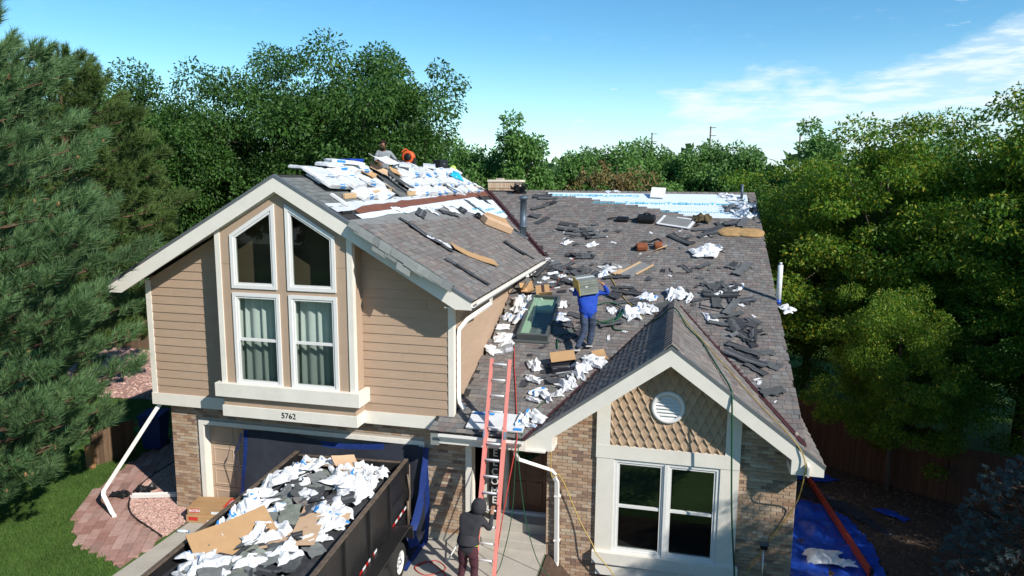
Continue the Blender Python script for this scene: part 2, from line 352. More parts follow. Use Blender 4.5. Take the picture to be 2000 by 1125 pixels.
# ridge caps of the bay: overlapping bent caps
for i in range(24):
    y0 = BYF-.02+i*.215; s = .145; t0, t1 = .035, .018; V = []
    for y, t in ((y0, t0), (y0+.25, t1)):
        for dx in (-s, -s*.45, 0, s*.45, s):
            h = -BS*abs(dx)*.86+t+(.028 if dx == 0 else (.018 if abs(dx) < s*.6 else 0)); V.append((BX+dx, y, BZ+h))
    F = [(k, k+1, k+6, k+5) for k in range(4)]+[(0, 5, 10, 11)] if 0 else [(k, k+1, k+6, k+5) for k in range(4)]
    n0 = len(V); V += [(x, y, z-.02) for x, y, z in V[:5]]; F += [(k, n0+k, n0+k+1, k+1) for k in range(4)]
    if y0 < 4.85: me_obj('ridge_cap', V, F, SHING, broof)
for i in range(40):                                  # main ridge line and upper ridge caps
    x0 = 5.6+i*.21
    if x0 > MX1-.1: break
    prism('ridge_cap', [(MYR-.14, MZR-.035), (MYR, MZR+.035), (MYR+.14, MZR-.035), (MYR, MZR+.01)], x0, x0+.235, SHING, mroof, 'x')
# valley flashings (thin dark red metal) and rake edge metal
VAL = mat('dark_red_valley_metal', (.06, .022, .024), .5, var=.2)
def strip3(name, A, B, w, side, m, parent, lift=.03):
    A, B, side = Vector(A), Vector(B), Vector(side).normalized(); V = [A-side*w+Vector((0, 0, lift)), A+side*w+Vector((0, 0, lift)), B+side*w+Vector((0, 0, lift)), B-side*w+Vector((0, 0, lift))]
    return me_obj(name, V+[v-Vector((0, 0, .012)) for v in V], BF, m, parent)
tube('valley_seam', [(7.63, 7.05, zM(7.05)+.04), (4.5, 12.0, MZR+.04)], .018, VAL, mroof, n=6)
me_obj('valley_flashing', [(7.72, 7.0, zM(7.0)+.026), (4.66, 12.0, zM(12.0)+.026), (4.5, 12.02, 7.16+.03), (7.6, 7.08, zL(7.6)+.03), (7.50, 7.03, zL(7.5)+.03), (4.36, 11.95, zL(4.36)+.03)], [(0, 1, 2, 3), (3, 2, 5, 4)], VAL, mroof)
for sgn, xe in ((-1, 8.62), (1, 13.82)):
    ye = MYR-(MZR-zB(xe))/MS; t = Vector((xe-BX, ye-4.97, zB(xe)-BZ))
    me_obj('valley_flashing', [(BX, 5.1, BZ+.03), (xe, ye+.12, zM(ye+.12)+.028), (xe, ye, zB(xe)+.028), (BX, 4.97, BZ+.03), (BX-sgn*.0, 4.8, BZ-.0+.03), (xe-sgn*.10, ye-.03, zB(xe-sgn*.10)+.03)], [(0, 1, 2, 3), (3, 2, 5, 4)], VAL, mroof)
# fascias
def rake(name, sx, poly, y0, y1): return prism(name, [(sx(x), z) for x, z in poly], y0, y1, WHITE, house)
hz = .05
lp = [(LXP, LZP-.052), (XE-.015, zL(XE)-.052), (XE-.015, zL(XE)-.19), (XE-.33, zL(XE)-.19), (LXP, LZP-.335)]
rake('rake_board', lambda x: x, lp, YF-.012, YF+.03); rake('rake_board', lambda x: 2*LXP-x, lp, YF-.012, YF+.03)
bp = [(BX, BZ-.052), (14.085, zB(14.085)-.052), (14.085, zB(14.085)-.21), (13.53, zB(14.085)-.21), (13.53, zB(13.53)-.345), (BX, BZ-.37)]
rake('rake_board', lambda x: x, bp, BYF-.012, BYF+.03); rake('rake_board', lambda x: 2*BX-x, bp, BYF-.012, BYF+.03)
# thin drip-edge metal above the rake boards
DRIP = mat('grey_drip_edge', (.20, .21, .22), .4, metal=.5)
for f, xa, xb, yy in ((zL, LXP, XE, YF), (zL, LXP, XEL, YF), (zB, BX, 14.1, BYF), (zB, BX, 8.6, BYF)):
    me_obj('drip_edge', [(xa, yy-.02, f(xa)-.055), (xb, yy-.02, f(xb)-.055), (xb, yy-.02, f(xb)+.012), (xa, yy-.02, f(xa)+.012), (xa, yy+.06, f(xa)+.014), (xb, yy+.06, f(xb)+.014)], [(0, 1, 2, 3), (3, 2, 5, 4)], DRIP, house)
# soffits and eave boxes
for a, b in ((LXP, XE-.02), (LXP, XEL+.02)):
    me_obj('soffit', [(a, YF+.03, zL(a)-.30), (b, YF+.03, zL(b)-.16), (b, .02, zL(b)-.16), (a, .02, zL(a)-.30)], [(0, 1, 2, 3)], WHITE, house)
for a, b in ((BX, 14.08), (BX, 8.62)):
    me_obj('soffit', [(a, BYF+.03, zB(a)-.34), (b, BYF+.03, zB(b)-.18), (b, .16, zB(b)-.18), (a, .16, zB(a)-.34)], [(0, 1, 2, 3)], WHITE, house)
box('eave_return', 13.52, 14.08, BYF+.03, .14, zB(14.085)-.205, zB(14.085)-.08, WHITE, house)
box('eave_return', 8.62, 9.2, BYF+.03, .14, zB(14.085)-.205, zB(14.085)-.08, WHITE, house)
box('soffit', 7.07, XE-.02, YF+.03, 7.0, zL(XE)-.175, zL(XE)-.155, WHITE, house)
# gutters: K-profile
def gutter_y(name, x, y0, y1, z, m=GUTW, s=1):
    prof = [(0, 0), (s*.055, 0), (s*.075, .035), (s*.11, .06), (s*.11, .115), (s*.10, .115), (s*.10, .065), (s*.06, .035), (s*.05, .012), (0, .012)]
    return prism(name, [(x+p, z+q) for p, q in prof], y0, y1, m, house)
gutter_y('gutter', XE-.01, YF+.0, 6.98, zL(XE)-.14)
box('gutter_fascia', XE-.05, XE-.01, YF+.03, 7.0, zL(XE)-.18, zL(XE)-.055, WHITE, house)
prof = [(0, 0), (-.055, 0), (-.075, .035), (-.11, .06), (-.11, .115), (-.10, .115), (-.10, .065), (-.06, .035), (-.05, .012), (0, .012)]
prism('porch_gutter', [(MYE-.01+p, zM(MYE)-.14+q) for p, q in prof], 6.93, 8.62, GUTW, house, 'x')
box('porch_fascia', 6.92, 8.68, MYE-.005, MYE+.03, zM(MYE)-.26, zM(MYE)-.062, WHITE, house)
GREYEND = mat('weathered_end_board', (.22, .235, .22), .7, var=.15)
box('eave_end_board', 6.74, 6.91, MYE-.02, MYE+.02, zM(MYE)-.30, zM(MYE)-.07, GREYEND, house)
box('porch_soffit', 6.75, 9.05, MYE+.03, 1.3, zM(MYE)-.28, zM(MYE)-.25, WHITE, house)
prism('rake_fascia', [(MYE, zM(MYE)-.06), (MYR, MZR-.06), (22, zM(2.1)-.06), (22, zM(2.1)-.25), (MYR, MZR-.25), (MYE, zM(MYE)-.25)], MX1-.03, MX1+.005, WHITE, house, 'x')
# valley end: short diverter leaning under the gutter end
rect_tube('gutter_elbow', [(7.66, 4.35, 5.16), (7.62, 4.6, 4.98), (7.42, 5.0, 4.72)], .08, .06, GUTW, house, (1, .4, 0))

# walls --------------------------------------------------------------
core = mat('wall_core', (.20, .14, .09), .9)
wall_l = prism('siding_wall', [(.02, 2.5), (7.05, 2.5), (7.05, zL(7.05)-.28), (LXP, LZP-.31), (.02, zL(.02)-.28)], .012, .10, core, house)
wall_r = me_obj('side_wall', [(7.05, .0, 2.4), (7.05, 7.4, 2.4), (7.05, 7.4, 5.2), (7.05, .0, 5.2), (6.95, 0.01, 2.4), (6.95, 7.4, 2.4), (6.95, 7.4, 5.2), (6.95, .01, 5.2)], BF, core, house)
wall_w = box('west_wall', 0, .1, .1, 12, 2.5, zL(0)-.2, TANP, house)
prism('rear_wall', [(.02, 0), (7.0, 0), (7.05, zL(7.05)-.28), (LXP, LZP-.31), (.02, zL(.02)-.28)], 11.9, 12, TANP, house)
jr = random.Random(15)
def board(x0a, x1a, x0b, x1b, z0, z1, parent, y=0.):
    if x1a-x0a > 1.5 and abs(x0a-x0b)+abs(x1a-x1b) < .01 and jr.random() < .4:      # butt joint
        c = x0a+(x1a-x0a)*jr.uniform(.2, .8); board(x0a, c-.002, x0b, c-.002, z0, z1, parent, y); board(c+.002, x1a, c+.002, x1b, z0, z1, parent, y); return
    V = [(x0a, y-.024, z0), (x1a, y-.024, z0), (x1a, y+.012, z0), (x0a, y+.012, z0), (x0b, y-.008, z1), (x1b, y-.008, z1), (x1b, y+.012, z1), (x0b, y+.012, z1)]
    me_obj('siding_board', V, BF, TAN, parent)
EXPO = .1865; z = 2.78
while z < 6.8:
    z1 = z+EXPO-.004
    zc = lambda zz: LXP-(LZP-.30-zz)/LS if zz > zL(0)-.30 else -9
    l0, l1 = max(.10, zc(z)), max(.10, zc(z1))
    if l0 < 2.06: board(l0, 2.10, min(l1, 2.1), 2.10, z, z1, wall_l)
    r0, r1 = min(6.98, 2*LXP-zc(z)), min(6.98, 2*LXP-zc(z1))
    if r0 > 5.16: board(5.12, r0, 5.12, max(r1, 5.12), z, z1, wall_l)
    z += EXPO
z = 2.60
while z < 5.15:                                     # right side wall above the main roof
    z1 = min(z+EXPO-.004, 5.16); yb_ = min(7.25, MYR-(MZR-z1)/MS+.25)
    V = [(7.074, .02, z), (7.074, yb_, z), (7.04, yb_, z), (7.04, .02, z), (7.058, .02, z1), (7.058, yb_, z1), (7.04, yb_, z1), (7.04, .02, z1)]
    if yb_ > .1: me_obj('siding_board', V, BF, TAN, wall_r)
    z += EXPO
box('corner_trim', -.03, .10, -.035, .11, 2.76, zL(0)-.28, WHITE, house)
box('corner_trim', 6.98, 7.095, -.035, .11, 2.72, 5.165, WHITE, house)
# belt beams
box('belt_beam', -.04, 2.09, -.05, .05, 2.52, 2.785, WHITE, house)
box('belt_beam', 5.14, 7.02, -.05, .05, 2.52, 2.785, WHITE, house)
box('belt_beam', -.042, .06, .05, 12, 2.52, 2.785, WHITE, house)
# projecting window bay of the upper floor
PY = -.425; PX0, PX1 = 2.075, 5.139
W_UL = [(2.46, 5.37), (3.43, 5.37), (3.43, 7.02), (2.46, 6.42)]
W_UR = [(3.74, 5.37), (4.74, 5.37), (4.74, 6.43), (3.74, 7.02)]
W_LL = [(2.46, 3.30), (3.47, 3.30), (3.47, 5.21), (2.46, 5.21)]
W_LR = [(3.75, 3.30), (4.75, 3.30), (4.75, 5.21), (3.75, 5.21)]
topz = lambda x: zL(x)-.30
ins = lambda w, d: None
def inset(poly, d):
    n = len(poly); out = []
    cx = sum(p[0] for p in poly)/n; cy = sum(p[1] for p in poly)/n
    for i in range(n):
        a, b, c = Vector(poly[i-1]), Vector(poly[i]), Vector(poly[(i+1) % n]); e1 = (b-a).normalized(); e2 = (c-b).normalized()
        n1 = Vector((-e1.y, e1.x)); n2 = Vector((-e2.y, e2.x))
        if n1.dot(Vector((cx, cy))-b) < 0: n1 = -n1; n2 = -n2
        k = d/(1+n1.dot(n2)); out.append(tuple(b+(n1+n2)*k))
    return out
pw = prism('window_bay_wall', [(PX0+.01, 2.80), (PX1-.01, 2.80), (PX1-.01, topz(PX1)), (LXP, topz(LXP)), (PX0+.01, topz(PX0))], PY, PY+.10, TANP, house, holes=[inset(w, .02) for w in (W_UL, W_UR, W_LL, W_LR)])
box('window_bay_side', PX0+.01, PX0+.08, PY+.1, .02, 2.6, topz(PX0), TANP, house); box('window_bay_side', PX1-.08, PX1-.01, PY+.1, .02, 2.6, topz(PX1), TANP, house)
# panel joints and corner trims
for zz in (5.83,): boxes('panel_joint', [(PX0+.10, 2.46, PY-.002, PY+.01, zz, zz+.006), (4.74, PX1-.1, PY-.002, PY+.01, zz, zz+.006)], core, house)
prism('bay_trim', [(PX0, 3.2), (PX0+.115, 3.2), (PX0+.115, topz(PX0+.115)), (PX0, topz(PX0))], PY-.025, PY+.11, WHITE, house)
prism('bay_trim', [(PX1, 3.2), (PX1-.115, 3.2), (PX1-.115, topz(PX1-.115)), (PX1, topz(PX1))], PY-.025, PY+.11, WHITE, house)
for a, b in ((LXP, PX1-.12), (LXP, PX0+.12)):
    prism('frieze_trim', [(a, topz(a)), (b, topz(b)), (b, topz(b)-.055), (a, topz(a)-.055)], PY-.012, PY-.001, WHITE, house)
box('bay_sill', 1.95, 5.26, -.535, -.40, 3.005, 3.30, WHITE, house, .006); box('bay_sill', 5.16, 5.26, -.40, -.02, 3.005, 3.30, WHITE, house); box('bay_sill', 1.95, 2.05, -.40, -.02, 3.005, 3.30, WHITE, house)
box('lower_beam', PX0-.02, PX1+.03, -.46, -.02, 2.555, 2.795, WHITE, house, .005)
digs = text('house_number', '5762', .17, mat('black_iron', (.01, .01, .01), .5), frame((3.62, -.463, 2.675), (1, 0, 0), (0, 0, 1)), house, .006)
# windows
SCREEN = glass('insect_screen', (.62, .64, .63), 0)
CURT = mat('pale_curtain', (.62, .66, .62), .9, trans=.25)
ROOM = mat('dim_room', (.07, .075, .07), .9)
def window(poly, y, name, double, curtain, gl, fw_=.085, sash=.045, deep=.5, room=None):
    w = prism(name, inset(poly, -.035), y-.03, y+.012, VINYL, house, holes=[inset(poly, fw_*.45)])
    prism('frame', inset(poly, fw_*.42), y-.012, y+.06, VINYL, w, holes=[inset(poly, fw_*.42+sash)])
    ip = inset(poly, fw_*.42+sash*.9)
    me_obj('glass', [(p[0], y+.024, p[1]) for p in ip], [tuple(range(len(ip)))], gl, w)
    xs = [p[0] for p in ip]; zs_ = [p[1] for p in ip]
    if double:
        zm = (min(zs_)+max(zs_))/2; box('sash_rail', min(xs), max(xs), y+.0, y+.05, zm-.028, zm+.028, VINYL, w)
        me_obj('insect_screen', [(min(xs)+.004, y+.013, min(zs_)), (max(xs)-.004, y+.013, min(zs_)), (max(xs)-.004, y+.013, zm-.03), (min(xs)+.004, y+.013, zm-.03)], [(0, 1, 2, 3)], SCREEN, w)
    # dark room behind
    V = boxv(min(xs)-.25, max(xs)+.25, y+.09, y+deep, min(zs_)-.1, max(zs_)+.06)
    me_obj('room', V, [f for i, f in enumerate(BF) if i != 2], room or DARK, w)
    if curtain:
        V = []; F = []; n = 60; x0, x1 = min(xs)-.1, max(xs)+.1
        for i in range(n+1):
            t = i/n; X = x0+(x1-x0)*t; yy = y+.20+.035*math.sin(t*34+.7*math.sin(t*9))
            gap = max(0, .10*(1-abs(t-.5)/.5)) if curtain == 2 else 0
            V += [(X, yy, min(zs_)-.06), (X+.03*math.sin(t*20), yy+.01, max(zs_)+.02)]
        F = [(2*i, 2*i+2, 2*i+3, 2*i+1) for i in range(n) if not (curtain == 1 and .40 < i/n < .50 and False)]
        me_obj('curtain', V, F, CURT, w, True)
    return w
window(W_UL, PY, 'window', 0, 0, GLASSD); window(W_UR, PY, 'window', 0, 0, GLASSD)
window(W_LL, PY, 'window', 1, 1, GLASS); window(W_LR, PY, 'window', 1, 1, GLASS)

# ground floor brick -------------------------------------------------
def brick_wall(name, poly, y, seed, ok, thick=.1):
    w = prism(name, poly, y, y+thick, MORTAR, house); xs = [p[0] for p in poly]; zs_ = [p[1] for p in poly]; rnd = random.Random(seed)
    h, g, bw = .058, .012, .195; r = 0; z = min(zs_)+.006
    while z+h < max(zs_)+.03:
        x = min(xs)-(bw+g)*(.5 if r % 2 else 0)
        while x < max(xs):
            a, b = max(x, min(xs)+.0), min(x+bw, max(xs))
            if b-a > .03 and ok((a+b)/2, z+h/2) and ok(a, z+h) and ok(b, z+h):
                PIECES['brick'].append((w, Vector((a, y+.004, z+rnd.uniform(-.001, .001))), Vector((b-a, 0, 0)), Vector((0, 0, h)), Vector((0, -.014-rnd.uniform(0, .004), 0)), BRICK))
            x += bw+g
        z += h+g; r += 1
    return w
def brick_wall_x(name, x, y0, y1, z0, z1, seed, s=1):
    w = box(name, min(x, x-s*.1), max(x, x-s*.1), y0, y1, z0, z1, MORTAR, house); rnd = random.Random(seed); r = 0; z = z0+.006
    while z+.058 < z1:
        y = y0-(.1 if r % 2 else 0)
        while y < y1:
            a, b = max(y, y0), min(y+.195, y1)
            if b-a > .03: PIECES['brick'].append((w, Vector((x-s*.004, a, z)), Vector((0, b-a, 0)), Vector((0, 0, .058)), Vector((s*.015, 0, 0)), BRICK))
            y += .207
        z += .07; r += 1
    return w
GX0, GX1, GZ = 1.12, 6.28, 2.08
yes = lambda x, z: True
brick_wall('brick_wall', [(.28, 0), (GX0-.12, 0), (GX0-.12, GZ+.1), (GX1+.12, GZ+.1), (GX1+.12, 0), (7.30, 0), (7.30, 2.52), (.28, 2.52)], .15, 3, lambda x, z: (x < GX0-.12 or x > GX1+.12 or z > GZ+.13))
brick_wall_x('brick_wall', .28, .16, 4, 0, 2.5, 4, -1)
box('brick_base', .26, GX0-.12, .14, .3, -.05, .13, CONC, house); box('brick_base', GX1+.12, 7.32, .13, .3, -.05, .17, CONC, house)
box('west_skirt', .33, .38, .3, 12, 0, 2.5, MORTAR, house)
# garage door
for a, b, c, d in ((GX0-.118, GX0, 0, GZ), (GX1, GX1+.118, 0, GZ), (GX0-.118, GX1+.118, GZ, GZ+.098)): box('door_trim', a, b, .10, .36, c, d, WHITE, house)
gd = box('garage_door', GX0, GX1, .33, .38, 0, GZ, TANP, house)
for r in range(4):
    for k in range(8):
        x0 = GX0+.06+k*(GX1-GX0-.06)/8; x1 = x0+(GX1-GX0-.06)/8-.09; z0 = .06+r*.51; z1 = z0+.40
        V = [(x0, .332, z0), (x1, .332, z0), (x1, .332, z1), (x0, .332, z1), (x0+.03, .312, z0+.03), (x1-.03, .312, z0+.03), (x1-.03, .312, z1-.03), (x0+.03, .312, z1-.03), (x0+.05, .326, z0+.05), (x1-.05, .326, z0+.05), (x1-.05, .326, z1-.05), (x0+.05, .326, z1-.05)]
        F = [(0, 1, 5, 4), (1, 2, 6, 5), (2, 3, 7, 6), (3, 0, 4, 7), (4, 5, 9, 8), (5, 6, 10, 9), (6, 7, 11, 10), (7, 4, 8, 11), (8, 9, 10, 11)]
        me_obj('panel', V, F, TANP, gd)
boxes('section_gap', [(GX0, GX1, .3285, .34, .02+r*.51, .03+r*.51) for r in range(1, 4)], DARK, gd)
# entry recess
box('entry_trim', 7.30, 7.43, .08, .35, -.02, 2.42, WHITE, house)
DOORW = mat('brown_wood_door', (.10, .038, .018), .45, var=.25, vscale=5, stretch=(6, 1, 1), spec=.5)
ed = box('entry_wall', 7.43, 9.05, 1.02, 1.12, .3, 2.42, WHITE, house)
fd = box('front_door', 8.02, 8.86, .97, 1.015, .47, 2.36, DOORW, house, .006)
for zz0, zz1 in ((.62, 1.15), (1.28, 2.2)):
    for a in (8.12, 8.48): box('door_panel', a, a+.28, .955, .975, zz0, zz1, DOORW, fd, .008)
box('threshold', 7.43, 9.0, .88, 1.02, .41, .47, VINYL, house); box('sidelight_panel', 7.56, 7.86, .985, 1.015, .5, 2.36, DOORW, house)
box('door_casing', 7.9, 7.985, .96, 1.015, .47, 2.4, WHITE, house); box('door_casing', 8.9, 8.98, .96, 1.015, .47, 2.4, WHITE, house)
wv, wf = [], []
GREENL = mat('wreath_green', (.02, .06, .022), .8, isl=.4)
rw = random.Random(3)
for i in range(240):
    t = rw.uniform(0, 6.283); r = .165+rw.gauss(0, .025); c = Vector((8.44+r*math.cos(t), .93+rw.uniform(-.03, .02), 1.86+r*math.sin(t))); d = Vector((rw.gauss(0, 1), rw.gauss(0, 1), rw.gauss(0, 1))).normalized()*.04; e = d.orthogonal()*.6; k = len(wv); wv += [c-d, c+e, c+d, c-e]; wf.append((k, k+1, k+2, k+3))
tag(me_obj('wreath', wv, wf, GREENL), 'round green wreath hanging on the brown front door', 'wreath')
box('porch_step', 7.32, 9.0, .50, 1.02, -.1, .41, CONC, house, .01); box('porch_step', 7.32, 9.0, .12, .50, -.1, .2, CONC, house, .01)
# bay brick front with window
BW0, BW1, BY = 9.0, 13.72, .14
bz = lambda x: zB(x)-.33
brick_wall('bay_brick_wall', [(BW0, -.66), (10.02, -.66), (10.02, bz(10.02)), (BW0, bz(BW0))], BY, 5, lambda x, z: z < bz(x))
brick_wall('bay_brick_wall', [(12.68, -.66), (BW1, -.66), (BW1, bz(BW1)), (12.68, bz(12.68))], BY, 6, lambda x, z: z < bz(x))
brick_wall('bay_brick_wall', [(10.02, -.66), (12.68, -.66), (12.68, -.24), (10.02, -.24)], BY+.002, 8, yes)
brick_wall_x('bay_side_wall', BW0, .16, 1.02, -.6, 2.3, 7, -1)
box('east_wall', 13.66, 13.715, .25, 20, -.4, zM(0.4), MORTAR, house)
prism('east_gable', [(.25, 2.3), (20, 2.3), (MYR, MZR-.15)], 13.655, 13.705, TANP, house, 'x')
prism('bay_panel', [(10.0, -.3), (12.7, -.3), (12.7, bz(12.7)), (BX, bz(BX)), (10.0, bz(10.0))], BY-.02, BY+.06, TANP, house, holes=[[(10.40, .30), (12.29, .30), (12.29, 2.14), (10.40, 2.14)]])
T = BY-.075
prism('gable_trim', [(9.985, 2.23), (10.25, 2.23), (10.25, bz(10.25)), (9.985, bz(9.985))], T, BY-.021, WHITE, house)
prism('gable_trim', [(12.415, 2.23), (12.69, 2.23), (12.69, bz(12.69)), (12.415, bz(12.415))], T, BY-.021, WHITE, house)
box('head_band', 9.985, 12.69, T-.006, BY-.021, 2.215, 2.48, WHITE, house)
box('window_trim', 10.0, 10.345, T+.004, BY-.021, .25, 2.213, WHITE, house); box('window_trim', 12.345, 12.685, T+.004, BY-.021, .25, 2.213, WHITE, house)
box('window_sill', 9.95, 12.75, T-.07, BY-.021, .015, .262, WHITE, house, .006); box('sill_apron', 10.03, 12.67, T-.02, BY-.021, -.24, .0, WHITE, house)
# pointed cedar-style shakes of the gable
SHAKE = mat('tan_gable_shake', (.41, .29, .19), .8, var=.08, vscale=4, isl=.05, bump=.2)
r = 0; zz = 2.44; sw, se = .168, .182
gp = box('gable_shakes', 10.26, 12.40, BY-.03, BY-.021, 2.48, 2.5, SHAKE, house)
while zz < 4.25:
    x = 10.25-(sw/2 if r % 2 else 0)
    while x < 12.42:
        a, b = max(x, 10.252), min(x+sw, 12.413); cx = (a+b)/2; top = zz+se*1.5
        if b-a > .06 and top-.10 < bz(cx) and max(abs(a-BX), abs(b-BX)) < (BZ-.33-zz-.06)/BS and math.hypot(cx-11.33, zz+se*.75-3.33) > .24:
            tp = min(top, bz(a), bz(b)); m_ = max(zz+se*.30, 0)
            pts = [(a+.002, zz+se*.78), ((a+b)/2, zz), (b-.002, zz+se*.78), (b-.002, tp), (a+.002, tp)]
            y0, y1 = BY-.062, BY-.028; V = [(p[0], y0 if k < 3 else y1, p[1]) for k, p in enumerate(pts)]+[(p[0], BY-.021, p[1]) for p in pts]
            F = [(0, 1, 2, 3, 4)]+[(k, k+5, (k+1) % 5+5, (k+1) % 5) for k in range(5)]
            me_obj('shake', V, F, SHAKE, gp)
        x += sw
    zz += se; r += 1
# round louvre vent
ring = []; F = []; n = 40; V = []
for k in range(n):
    t = 2*math.pi*k/n; c, s = math.cos(t), math.sin(t)
    for rr, yy in ((.255, BY-.03), (.255, BY-.05), (.235, BY-.085), (.30, BY-.09), (.315, BY-.075), (.315, BY-.03)): V.append((11.33+rr*c, yy, 3.33+rr*s))
for k in range(n):
    for j in range(5): a = k*6+j; b = ((k+1) % n)*6+j; F.append((a, a+1, b+1, b))
gv = me_obj('gable_vent', V, F, VINYL, house, True)
for k in range(7):
    z0 = 3.33-.235+k*.068; hw = math.sqrt(max(.0, .245**2-(z0+.03-3.33)**2)); me_obj('louvre', [(11.33-hw, BY-.078, z0), (11.33+hw, BY-.078, z0), (11.33+hw, BY-.035, z0+.062), (11.33-hw, BY-.035, z0+.062), (11.33-hw, BY-.078, z0+.012), (11.33+hw, BY-.078, z0+.012), (11.33+hw, BY-.035, z0+.07), (11.33-hw, BY-.035, z0+.07)], BF, VINYL, gv)
bw = window([(10.37, .27), (11.32, .27), (11.32, 2.18), (10.37, 2.18)], BY-.02, 'window', 1, 0, GLASSB, deep=1.4, room=ROOM)
bw2 = window([(11.37, .27), (12.32, .27), (12.32, 2.18), (11.37, 2.18)], BY-.02, 'window', 1, 0, GLASSB, deep=1.4, room=ROOM)
box('mullion', 11.315, 11.375, BY-.07, BY, .27, 2.18, VINYL, house)
# chimney
ch = box('chimney', 4.52, 5.68, 12.2, 12.9, 5.5, 7.50, mat('pale_mortar', (.55, .48, .38), .9, var=.1), house)
rnd = random.Random(9); CHB = mat('chimney_brick', (.5, .36, .24), .9, cols=[(.55, .38, .25), (.62, .47, .33), (.48, .31, .19), (.66, .52, .38)], coords='World')
for k in range(17):
    box('chimney_brick', 4.50+k*.0697, 4.50+k*.0697+.062, 12.175, 12.30, 7.26, 7.47, CHB, ch)
for r in range(4):
    for k in range(7):
        x0 = 4.505+k*.17-(.08 if r % 2 else 0); x0c, x1c = max(x0, 4.505), min(x0+.16, 5.695)
        if x1c-x0c > .03: box('chimney_brick', x0c, x1c, 12.185, 12.25, 6.97+r*.07, 6.97+r*.07+.06, CHB, ch)
box('chimney_cap', 4.47, 5.73, 12.15, 12.95, 7.472, 7.56, mat('chimney_mortar_cap', (.66, .58, .47), .9, var=.1), ch, .02); box('flue', 4.75, 5.0, 12.4, 12.65, 7.5, 7.62, MORTAR, ch)
# skylight
sk = empty('skylight'); sk.parent = house
SKF = mat('bronze_skylight_frame', (.075, .085, .085), .45, var=.15)
Ms = frame((7.76, 2.76, zM(2.76)+.02), (1, 0, 0), uM)
def lbox(name, M, b, m, parent, bev=0):
    o = box(name, *b, m, parent, bev); o.data.transform(M); return o
Wk, Lk, Hk = .74, 1.95, .17
for b in ((0, .06, 0, Lk, -.05, Hk), (Wk-.06, Wk, 0, Lk, -.05, Hk), (.06, Wk-.06, 0, .07, -.05, Hk), (.06, Wk-.06, Lk-.07, Lk, -.05, Hk)): lbox('frame', Ms, b, SKF, sk)
SKG = glass('skylight_glass', (.80, .92, .87))
me_obj('glass', [Ms @ Vector(q) for q in ((.055, .065, Hk-.025), (Wk-.055, .065, Hk-.025), (Wk-.055, Lk-.065, Hk-.025), (.055, Lk-.065, Hk-.025))], [(0, 1, 2, 3)], SKG, sk)
lbox('shaft_wall', Ms, (.062, .22, .07, Lk-.07, -.045, Hk-.06), mat('pale_green_shaft', (.40, .48, .36), .8), sk)
lbox('shaft_wall', Ms, (.22, Wk-.062, Lk-.62, Lk-.07, -.045, Hk-.10), mat('pale_green_shaft', (.40, .48, .36), .8), sk)
lbox('blind', Ms, (.22, Wk-.064, .07, Lk-.62, -.046, -.02), mat('dark_blue_shaft', (.02, .03, .055), .5), sk)
lbox('curb_flashing', Ms, (-.05, Wk+.05, -.09, .0, -.03, .02), SKF, sk)
# plumbing vents
def vent_pipe(x, y, zb, zt, r, m, name='vent_pipe'):
    V, F = tube_vf([(x, y, zb), (x, y, zb+.30), (x, y, zb+.302), (x, y, zb+.36), (x, y, zb+.362), (x, y, zt-.12), (x, y, zt-.118), (x, y, zt-.05), (x, y, zt-.02), (x, y, zt)], [r, r, r*1.12, r*1.12, r, r, r*1.28, r*1.35, r*1.1, r*.5], 16)
    return me_obj(name, V, F, m, house, True)
PIPE = mat('grey_galvanised_pipe', (.10, .13, .16), .5, var=.25, vscale=9, metal=.4)
vent_pipe(6.72, 8.1, zL(6.72)-.02, zL(6.72)+1.25, .105, PIPE)
lbox('pipe_flashing', frame((6.72, 8.1, zL(6.72)+.03), (0, 1, 0), uL), (-.18, .18, -.18, .18, 0, .01), ALU, house)
tube('vent_pipe', [(13.35, 11.4, zM(11.4)-.03), (13.35, 11.4, zM(11.4)+.55)], .045, PIPE, house, 12)
# downspouts
rect_tube('downspout', [(7.55, 1.15, 5.17), (7.55, 1.15, 4.98), (7.19, .62, 4.72), (7.15, .18, 4.60), (7.15, .13, 4.45), (7.15, .13, 3.2), (7.17, .12, 3.08), (7.30, .02, 2.98)], .075, .055, GUTW, house, (1, .4, 0))
rect_tube('downspout', [(8.46, -.36, 2.50), (8.46, -.34, 2.27), (8.50, -.3, 2.16), (9.10, .04, 1.86), (9.17, .06, 1.76), (9.18, .06, 1.68), (9.22, .06, 1.62), (9.24, .05, -.1), (9.24, -.1, -.32)], .08, .06, GUTW, house, (1, -.3, 0))
boxes('downspout_strap', [(9.17, 9.30, .02, .125, z, z+.03) for z in (1.3, .35)], GUTW, house)
